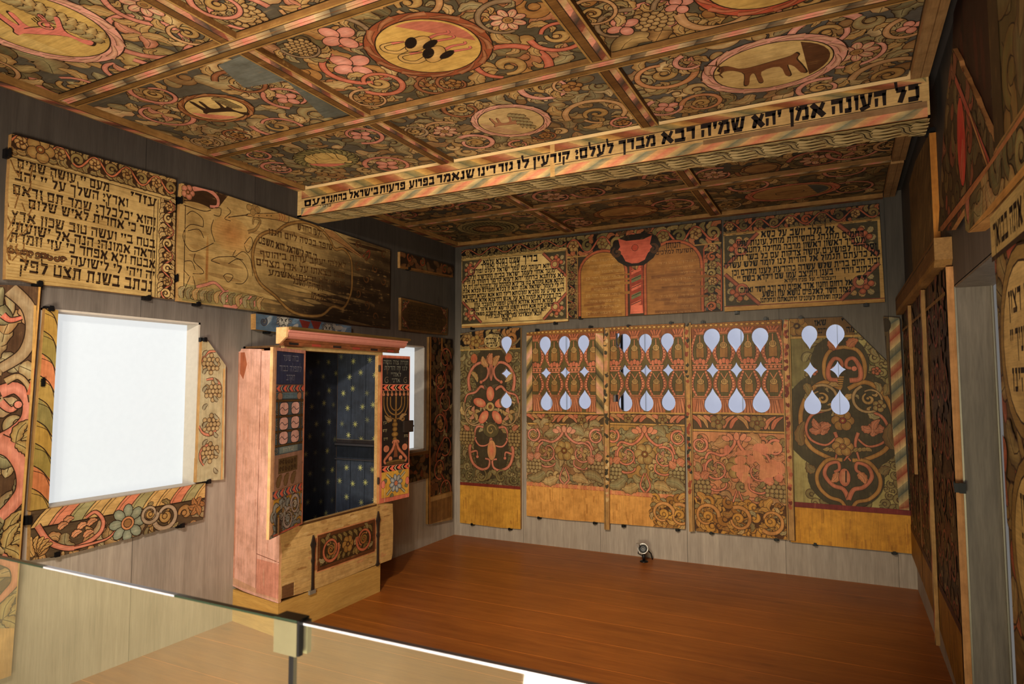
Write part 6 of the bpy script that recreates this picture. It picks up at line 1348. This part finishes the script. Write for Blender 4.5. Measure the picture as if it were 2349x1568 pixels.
for k in range(6): MB().box((FX+.0185, -2.80+k*.2, 1.796), (FX+.0195, -2.72+k*.2, 1.81)).build('painted_dash', plain('red_dash' if k % 2 else 'black_dash', (160, 62, 44) if k % 2 else (40, 28, 20), .7), ark)
# left door, swung wide open
hl = Vector((.500, -2.655, 0)); dirL = Vector((sin(radians(18.5)), -cos(radians(18.5)), 0)); WL = .41; LF = Frame(hl+dirL*WL, -dirL, (0, 0, 1))
def chev(B, x0, x1, z0, z1, base):
    B.rect((x0, z0), (x1, z1), base); h = (z1-z0)/2; n = int((x1-x0)/.075)
    for k in range(n+1):
        x = x0+.005+k*.078; B.poly([(x, z0+h), (x+.03, z1), (x+.06, z1), (x+.035, z0+h)], (222, 110, 84), False); B.poly([(x, z0+h), (x+.035, z0+h), (x+.06, z0), (x+.03, z0)], (222, 110, 84), False)
        B.poly([(x+.05, z0+h), (x+.07, z1), (x+.078, z1), (x+.06, z0+h)], (214, 196, 150), False); B.poly([(x+.05, z0+h), (x+.06, z0+h), (x+.078, z0), (x+.07, z0)], (214, 196, 150), False)
B = Board(LF, [(0, .648), (WL, .652), (WL, 1.765), (0, 1.765)], (214, 160, 120), .018, px=False, edge=(226, 176, 128), ow=.0025)
a0, a1 = .045, WL-.014
B.rect((0, .65), (.026, 1.765), (232, 184, 138)); B.rect((a0, 1.545), (a1, 1.745), (52, 58, 86))
for s, z in (('בזה שער', 1.69), ('לתפלה כבוד', 1.625), ('תקרב', 1.57)): w_ = len(s)*.0145; B.text(s, (.22+w_, z), (.22-w_, z), .036, (134, 136, 146), px=False, bold=.6)
chev(B, a0, a1, 1.5, 1.54, (70, 76, 90))
B.rect((a0, 1.0), (a1, 1.497), (84, 98, 104))
for k in range(12): B.curl((.065 if k % 2 else WL-.03, 1.04+k*.038), .02, k, 1.2, 1, .007, (124, 134, 128), bulb=False)
B.rect((.12, 1.462), (.31, 1.494), (110, 134, 142)); B.text('עשרת הדברות', (.30, 1.47), (.13, 1.47), .017, (60, 66, 70), px=False, bold=.6)
for x in (.095, WL-.07): B.ell((x, 1.474), .028, .024, (176, 128, 98))
for z in (1.447, 1.352, 1.262, 1.178):
    B.rib([(a0, z), (a1, z-.003)], .012, (120, 90, 46), (70, 52, 28), ow=.002)
    for k in range(16): B.line([(a0+k*.022, z-.005), (a0+k*.022+.012, z+.006)], .002, DRK, False)
for x in (.075, WL-.045): B.rib([(x, 1.17), (x, 1.455)], .011, (120, 90, 46), (70, 52, 28), ow=.002)
for z in (1.398, 1.308, 1.222):
    for x in (.145, WL-.12):
        sq = lambda k: [(x+(.052+k)*(1 if cos(t) > 0 else -1)*abs(cos(t))**.62, z+(.037+k)*(1 if sin(t) > 0 else -1)*abs(sin(t))**.62) for t in [2*pi*i/24 for i in range(24)]]
        B.poly(sq(.003), (56, 42, 36)); B.poly(sq(0), (232, 182, 168)); B.line([(x-.05, z-.006), (x-.022, z+.008), (x+.012, z-.01), (x+.05, z)], .004, (36, 40, 56))
B.rect((.10, 1.13), (WL-.08, 1.168), (130, 144, 138)); B.text('שלחן', (.28, 1.14), (.14, 1.14), .018, (206, 200, 180), px=False, bold=.6)
B.rect((a0, .925), (a1, 1.125), (160, 122, 100)); B.rect((.09, 1.01), (WL-.08, 1.10), (104, 80, 46))
for k in range(12): B.curl((.115+(k % 6)*.036, 1.035+(k//6)*.04), .014, k, 1, 1, .006, (66, 48, 28), bulb=False)
for k in range(3): B.leaf((.085+k*.09, .93), (.135+k*.09, 1.0), .05, (110, 84, 50))
chev(B, .03, a1, .87, .915, (80, 86, 96))
B.rect((.04, .665), (a1, .865), (206, 156, 62))
B.fill((.05, .67, a1, .86), .05, ((150, 160, 160), (176, 178, 168), (130, 144, 150)), 4, (), 'llc', .9, 1.1)
B.scroll((.22, .73), .06, 1, 1, .022, (164, 168, 160), 1.1, None, 3, lc=(150, 160, 160)); B.scroll((.30, .80), .055, 3, -1, .022, (170, 172, 162), 1.1, None, 3, lc=(190, 186, 170))
for k in range(6): a = k*pi/3; B.leaf((.15, .79), (.15+.05*cos(a), .79+.05*sin(a)), .03, (160, 168, 166))
B.ell((.15, .79), .016, None, (150, 120, 80)); B.rib([(.075, .66), (.072, .76), (.1, .785), (.14, .79)], .012, (110, 100, 84), (60, 50, 40), ow=.002)
B.rect((.04, .655), (a1, .666), (206, 110, 86)); B.rect((a1, .655), (WL, 1.765), (214, 140, 112)); B.rect((.04, 1.745), (a1, 1.765), (210, 150, 130))
for z in (.867, .92, 1.5, 1.543): B.line([(.035, z), (a1, z)], .003, DRK, False)
dl = B.build('left_door', parent=ark, mat=m_ark)
m_hook = plain('brass_bar', (120, 84, 50), .5, .6)
MB().tube([LF.o+LF.u*.085+Vector((0, 0, z_))+LF.n*.012 for z_ in (.66, .76)], .006).build('door_bolt', m_hook, dl)
# right door with menorah
dirR = Vector((sin(radians(7.7)), cos(radians(7.7)), 0)); RFm = Frame(Vector((.492, -1.882, 0)), dirR, (0, 0, 1)); WR = .338
B = Board(RFm, [(0, .652), (WR-.004, .66), (WR, .68), (WR, 1.768), (0, 1.768)], (206, 122, 96), .02, px=False, edge=(196, 130, 84), ow=.0025)
B.rect((0, .655), (.018, 1.768), (214, 160, 108)); a0, a1 = .038, WR-.008
B.rect((a0, 1.545), (a1, 1.748), (40, 38, 38)); B.rect((a0, 1.745), (a1, 1.752), (160, 84, 66))
for s, z in (('תורה צוה משה', 1.70), ('לנו זה הדלת', 1.655), ('לאהיי', 1.605), ('אדני', 1.56)): w_ = len(s)*.0115; B.text(s, (.18+w_, z), (.18-w_, z), .032, (136, 136, 124), px=False, bold=.6)
for x in (.085, .29): B.curl((x, 1.575), .028, 1, 1.2, 1, .006, (110, 110, 100), bulb=False)
chev(B, a0, a1, 1.5, 1.54, (30, 24, 22))
B.rect((a0, .925), (a1, 1.497), (42, 34, 30)); GD2 = (150, 112, 62); cx = .185
for i, r in enumerate((.13, .095, .06, .028)):
    pts = [(cx+r*cos(t), 1.43-.03+ -abs(r)*.95*sin(t)*1.0) for t in [pi*k/12 for k in range(13)]]
    if r > .03: B.rib([(pts[0][0], 1.45)]+pts+[(pts[-1][0], 1.45)], .012, GD2, (96, 66, 36), n=2, ow=.0015)
B.rib([(cx, 1.46), (cx, 1.27)], .018, GD2, (96, 66, 36), n=2)
for k in range(7): B.ell((cx-.132+k*.044, 1.468), .015, .014, (176, 116, 84), n=9); B.leaf((cx-.132+k*.044, 1.478), (cx-.132+k*.044, 1.497), .01, (206, 140, 100), vein=False)
for z, w_ in ((1.26, .03), (1.235, .05), (1.20, .045), (1.16, .06), (1.12, .04), (1.09, .03)): B.ell((cx-.01, z), w_*.6, .02, (168, 130, 70), c2=(110, 78, 40))
for s in (-1, 1): B.curl((cx+s*.08, 1.28), .03, 1, 1.1, s, .012, GD2); B.leaf((cx+s*.04, 1.27), (cx+s*.12, 1.31), .03, (150, 120, 80))
B.ell((cx, 1.10), .04, .02, (190, 122, 92)); 
for s in (-1, 1):
    B.rib([(cx+s*.01, 1.1), (cx+s*.03, 1.05), (cx+s*.085, 1.0), (cx+s*.12, .965), (cx+s*.10, .94)], (.03, .02), (196, 122, 92), (140, 80, 60)); B.ell((cx+s*.1, 1.055), .03, .026, (190, 120, 92)); B.ell((cx+s*.055, .975), .02, None, (196, 128, 96), n=9)
B.rib([(cx, 1.07), (cx, .985)], (.02, .045), (120, 70, 44), n=3); B.ell((cx, .95), .1, .014, (120, 90, 50)); B.ell((cx, .938), .11, .009, (92, 66, 36))
for s, x, z in (('עץ', .09, 1.245), ('קדש', .09, 1.185), ('חיים', .10, 1.12), ('נרות', .32, 1.13)): B.text(s, (x, z), (x-.045, z), .02, (170, 156, 120), px=False, bold=.7)
chev(B, a0, a1, .882, .922, (36, 28, 26))
B.rect((a0, .69), (a1, .88), (208, 160, 70)); c = (cx+.005, .785)
for k in range(4): a = pi/4+k*pi/2; B.rib([c, (c[0]+.14*cos(a), c[1]+.11*sin(a))], .016, (196, 184, 150), (120, 118, 96), n=3); B.leaf((c[0]+.1*cos(a+.5), c[1]+.08*sin(a+.5)), (c[0]+.14*cos(a+.3), c[1]+.1*sin(a+.3)), .03, (110, 122, 96))
for k in range(8): a = k*pi/4+.2; B.ell((c[0]+.045*cos(a), c[1]+.045*sin(a)), .027, .018, (196, 192, 180), a, (120, 128, 142), n=10)
B.ell(c, .018, None, (190, 120, 90)); 
for s in (-1, 1): B.ell((cx+s*.13, .79), .02, .03, (222, 130, 110), n=9)
B.rect((.018, .655), (WR, .685), (206, 118, 96)); B.line([(.07, .66), (.07, .76)], .004, (220, 190, 150), False)
dr = B.build('right_door', parent=ark, mat=m_ark)
c = RFm.o+RFm.u*(WR-.03)+Vector((0, 0, 1.215))+RFm.n*.004; u_ = RFm.u; n_ = RFm.n
def obox(c, hu, hz, hn, du=0, dz=0):
    ps = []; m = MB(); base = [c+u_*(du+su*hu)+Vector((0, 0, dz+sz*hz)) for su, sz in ((-1, -1), (1, -1), (1, 1), (-1, 1))]
    return m.prism([tuple(p) for p in base], [tuple(p+n_*hn) for p in base])
lk = obox(c, .05, .045, .02); lk.build('door_lock', m_iron, dr)
obox(c, .014, .006, .012, .05).build('lock_bolt', m_iron, dr)
for z_ in (1.64, .80): MB().tube([Vector((.50, -1.885, z_)), Vector((.50, -1.885, z_+.05))], .008).build('hinge_pin', m_iron, ark)
# ================================================================== CLIPS
m_clip = plain('black_clip_metal', (22, 20, 20), .45, .4)
NCL = [0]
def clip(kind, px_, py_, where, vert=False, off=.03, s=1.):
    fr = {'L': FL, 'B': FB, 'R': FR}[kind](off); p = fr.px(px_, py_); c = fr.o+fr.u*p[0]+fr.v*p[1]
    if kind == 'B': s *= .9
    a, b = (.022*s, .013*s) if not vert else (.013*s, .022*s)
    def bx(m, u0, v0, u1, v1, n0, n1): 
        ps = [c+fr.u*u+fr.v*v for u, v in ((u0, v0), (u1, v0), (u1, v1), (u0, v1))]; m.prism([tuple(q+fr.n*n0) for q in ps], [tuple(q+fr.n*n1) for q in ps])
    m = MB(); bx(m, -a, -b, a, b, -off, -.006); bx(m, -a*.55, -b*.9, a*.55, b*.9, -.008, .012); bx(m, -a*.4, -b*.5+b*.4, a*.4, b*.5+b*.7, .010, .014)
    o = m.build('mounting_clip', m_clip); tag(o, 'small black metal clip '+where, 'clip', 'black clips holding the boards'); return o
for a in (('L', 20, 352, 'at the upper left edge of the psalm board', True), ('L', 340, 683, 'under the right end of the psalm board'), ('L', 90, 651, 'under the left end of the psalm board'),
    ('L', 404, 638, 'low between the psalm board and the lion board', True), ('L', 414, 460, 'high between the psalm board and the lion board', True), ('L', 454, 697, 'under the left end of the lion board'),
    ('L', 469, 779, 'on top of the grape board'), ('L', 478, 1104, 'under the grape board'), ('L', 97, 877, 'half way up the left side of the ochre striped board', True), ('L', 116, 708, 'on top of the ochre striped board'), ('L', 67, 1193, 'at the left end of the flower board under the window', True),
    ('L', 130, 1271, 'under the left part of the flower board'), ('L', 417, 1205, 'under the right part of the flower board'), ('L', 615, 761, 'under the blue mask board'), ('L', 938, 616, 'under the narrow dark floral strip'),
    ('B', 1082, 753, 'under the left end of the fifteen-line prayer board'), ('B', 1273, 741, 'under the right end of the fifteen-line prayer board'), ('B', 1331, 729, 'under the left end of the arched board'), ('B', 1622, 709, 'under the right end of the arched board'), ('B', 1690, 717, 'under the left end of the wide prayer board'), ('B', 1987, 699, 'under the right end of the wide prayer board'),
    ('B', 1167, 753, 'on top of the first perforated board'), ('B', 1231, 757, 'on top of the second perforated board, left'), ('B', 1354, 750, 'on top of the second perforated board, right'), ('B', 1441, 748, 'on top of the third perforated board, left'), ('B', 1539, 741, 'on top of the third perforated board, right'), ('B', 1612, 739, 'on top of the fourth perforated board, left'), ('B', 1756, 731, 'on top of the fourth perforated board, right'), ('B', 1837, 729, 'on top of the fifth perforated board'),
    ('B', 1083, 1202, 'under the first perforated board, left'), ('B', 1169, 1213, 'under the first perforated board, right'), ('B', 1236, 1187, 'under the second perforated board, left'), ('B', 1364, 1199, 'under the second perforated board, right'), ('B', 1430, 1206, 'under the third perforated board, left'), ('B', 1554, 1215, 'under the third perforated board, right'), ('B', 1632, 1222, 'under the fourth perforated board, left'), ('B', 1781, 1237, 'under the fourth perforated board, right'), ('B', 1870, 1248, 'under the fifth perforated board, left'), ('B', 2052, 1268, 'under the fifth perforated board, right'),
    ('R', 2128, 305, 'at the top of the worn board on the right wall', True), ('R', 2288, 222, 'at the left edge of the blurred olive board, top right', True), ('R', 2196, 1118, 'on the pale sawn edge beside the doorway', True)): clip(*a[:4], vert=len(a) > 4)
# ================================================================== FLOOR SPOTLIGHT
sp = empty('floor_spotlight', (2.03, -.15, 0), 'small silver and black spotlight on the floor at the foot of the back wall', 'spotlight')
m_blk = plain('black_lamp_metal', (24, 22, 22), .4, .3); m_sil = plain('silver_lamp_ring', (196, 192, 186), .3, .7)
MB().lathe([(.036, 0), (.036, .006), (.024, .012), (.012, .014)], (2.03, -.15, .0), (0, 0, 1)).build('base', m_blk, sp, True)
MB().lathe([(.012, 0), (.014, .03), (.012, .06)], (2.03, -.15, .01), (0, 0, 1)).build('stem', m_blk, sp, True)
ax = (Vector((2.4, -2.6, 1.2))-Vector((2.02, -.15, .11))).normalized(); c = Vector((2.025, -.15, .108))
MB().lathe([(.03, -.035), (.045, -.02), (.047, .01), (.047, .026), (.040, .028), (.034, .012), (.0, .010)], c, ax, 28).build('housing', m_sil, sp, True)
MB().lathe([(.035, .013), (.026, .02), (.018, .018), (.006, .021)], c, ax, 24).build('lens', m_blk, sp, True)
MB().lathe([(.008, .0), (.003, .004)], c+ax*.02, ax, 10).build('bulb', m_sil, sp, True)
MB().box((1.97, -.19, .128), (2.0, -.14, .155)).build('gel_holder', m_sil, sp)
MB().tube([(2.05, -.12, .10), (2.075, -.08, .06), (2.08, -.06, .005)], .005).build('cable', m_blk, sp)
MB().tube([(1.985, -.14, .11), (1.985, -.17, .07), (2.02, -.155, .05)], .004).build('bracket', m_blk, sp)
# ================================================================== GLASS RAILING
m, nt, b = newmat('railing_glass'); m_glass = m
nt.nodes.remove(b); out = next(n for n in nt.nodes if n.type == 'OUTPUT_MATERIAL')
tr = nd(nt, 'ShaderNodeBsdfTransparent'); tr.inputs[0].default_value = (.95, .97, .9, 1)
df = nd(nt, 'ShaderNodeBsdfDiffuse'); n_ = noise(nt, coords(nt, (5, 5, 5)), 1., 4); nt.links.new(ramp(nt, n_, [(.3, (.62, .54, .34)), (.7, (.8, .7, .46))]), df.inputs[0])  # yellowish diffuse share paints a milky reflection into the glass
mx = nd(nt, 'ShaderNodeMixShader'); mx.inputs[0].default_value = .045; nt.links.new(tr.outputs[0], mx.inputs[1]); nt.links.new(df.outputs[0], mx.inputs[2])
gl = nd(nt, 'ShaderNodeBsdfGlossy'); gl.inputs['Roughness'].default_value = .03; fz = nd(nt, 'ShaderNodeMapRange'); lw = nd(nt, 'ShaderNodeLayerWeight'); lw.inputs[0].default_value = .15; nt.links.new(lw.outputs['Fresnel' if False else 'Facing'], fz.inputs[0]); fz.inputs[3].default_value = .03; fz.inputs[4].default_value = .3
mx2 = nd(nt, 'ShaderNodeMixShader'); nt.links.new(fz.outputs[0], mx2.inputs[0]); nt.links.new(mx.outputs[0], mx2.inputs[1]); nt.links.new(gl.outputs[0], mx2.inputs[2]); nt.links.new(mx2.outputs[0], out.inputs[0])
m_gedge = plain('glass_edge_highlight', (170, 168, 174), .25, .2, .8); m_gdark = plain('dark_green_glass_edge', (40, 50, 38), .25); m_clamp = plain('satin_clamp', (106, 100, 76), .4, .3)  # pale edge colour paints in the highlight along the glass tops
YG = -4.89
def pane(x0, x1, label, segs):
    g = empty('glass_barrier', ((x0+x1)/2, YG, 0), label, 'glass panel', None)
    MB().box((x0, YG-.0045, 0), (x1, YG+.0045, 1.094)).build('pane', m_glass, g)
    for a, b_, mt in segs: MB().box((a, YG-.006, 1.094), (b_, YG+.006, 1.098)).build('top_edge', mt, g)
    return g
xp = lambda p: hit(p, 1277+(p)*.2109, (0, YG, 0), Vector((0, 1, 0)))[0]
pane(.0, 2.668, 'large clear glass railing panel in the left foreground with bright streak on its top edge', ((.0, xp(105), m_gdark), (xp(105), xp(405), m_gedge), (xp(405), 2.668, m_gdark)))
pane(2.680, 4.015, 'clear glass railing panel in the right foreground with gleaming top edge', ((2.68, 4.015, m_gedge),))
MB().box((2.668, YG-.0045, 0), (2.680, YG+.0045, 1.04)).build('x', m_blk); o = bpy.data.objects['x']; o.name = 'rubber_seam'; tag(o, 'dark vertical seam between the two glass railing panels', 'seam')
g = empty('glass_clamp', (2.672, YG, 1.07), 'small satin metal clamp joining the tops of the two glass railing panels', 'clamp')
MB().box((2.640, YG-.016, 1.038), (2.698, YG-.005, 1.099)).build('front_plate', m_clamp, g)
MB().box((2.640, YG+.005, 1.038), (2.704, YG+.016, 1.099)).build('rear_plate', m_clamp, g)
MB().box((2.699, YG-.016, 1.040), (2.704, YG-.006, 1.104)).build('rubber_pad', m_blk, g)
MB().box((2.640, YG-.016, 1.100), (2.698, YG+.016, 1.104)).build('top_cap', m_gdark, g)
# ================================================================== LIGHT
w = bpy.data.worlds.new('world'); sc.world = w; w.use_nodes = True
w.node_tree.nodes['Background'].inputs[0].default_value = (.9, .86, .82, 1); w.node_tree.nodes['Background'].inputs[1].default_value = .2
def area_light(name, loc, to, size, en, col, spread=180):
    l = bpy.data.lights.new(name, 'AREA'); l.shape = 'DISK'; l.size = size; l.energy = en; l.color = col; l.spread = radians(spread)
    o = bpy.data.objects.new(name, l); COL.objects.link(o); o.location = loc
    o.rotation_euler = (Vector(to)-Vector(loc)).to_track_quat('-Z', 'Y').to_euler(); return o
def spot(name, loc, to, en, col, ang, blend=.6, size=.05):
    l = bpy.data.lights.new(name, 'SPOT'); l.energy = en; l.color = col; l.spot_size = radians(ang); l.spot_blend = blend; l.shadow_soft_size = size
    o = bpy.data.objects.new(name, l); COL.objects.link(o); o.location = loc
    o.rotation_euler = (Vector(to)-Vector(loc)).to_track_quat('-Z', 'Y').to_euler(); return o
WARM = (1, .87, .70)
spot('key_spot', (2.4, -5.6, 2.75), (.7, -1.6, .7), 320, (1, .92, .80), 85, .8, .07)
spot('left_wall_spot', (2.6, -6.4, 2.7), (.0, -3.8, .9), 190, (1, .95, .88), 62, 1., .08)
spot('back_wall_spot', (2.4, -4.4, 2.7), (2.1, 0, .6), 310, (1, .85, .62), 72, 1., .08)
area_light('ceiling_wash', (2.9, -6.7, .35), (1.5, -2.6, 3), 1.4, 135, (1, .90, .74), 115)
area_light('cool_fill', (3.2, -7.2, 2.0), (1.0, -2, 1.2), 2.0, 12, (.75, .82, 1.))
sc.view_settings.gamma = .92; sc.view_settings.exposure = .0
spot('blue_side_spot', (3.9, -4.6, 2.5), (.0, -2.7, 1.5), 30, (.42, .54, 1.), 34, 1., .1)
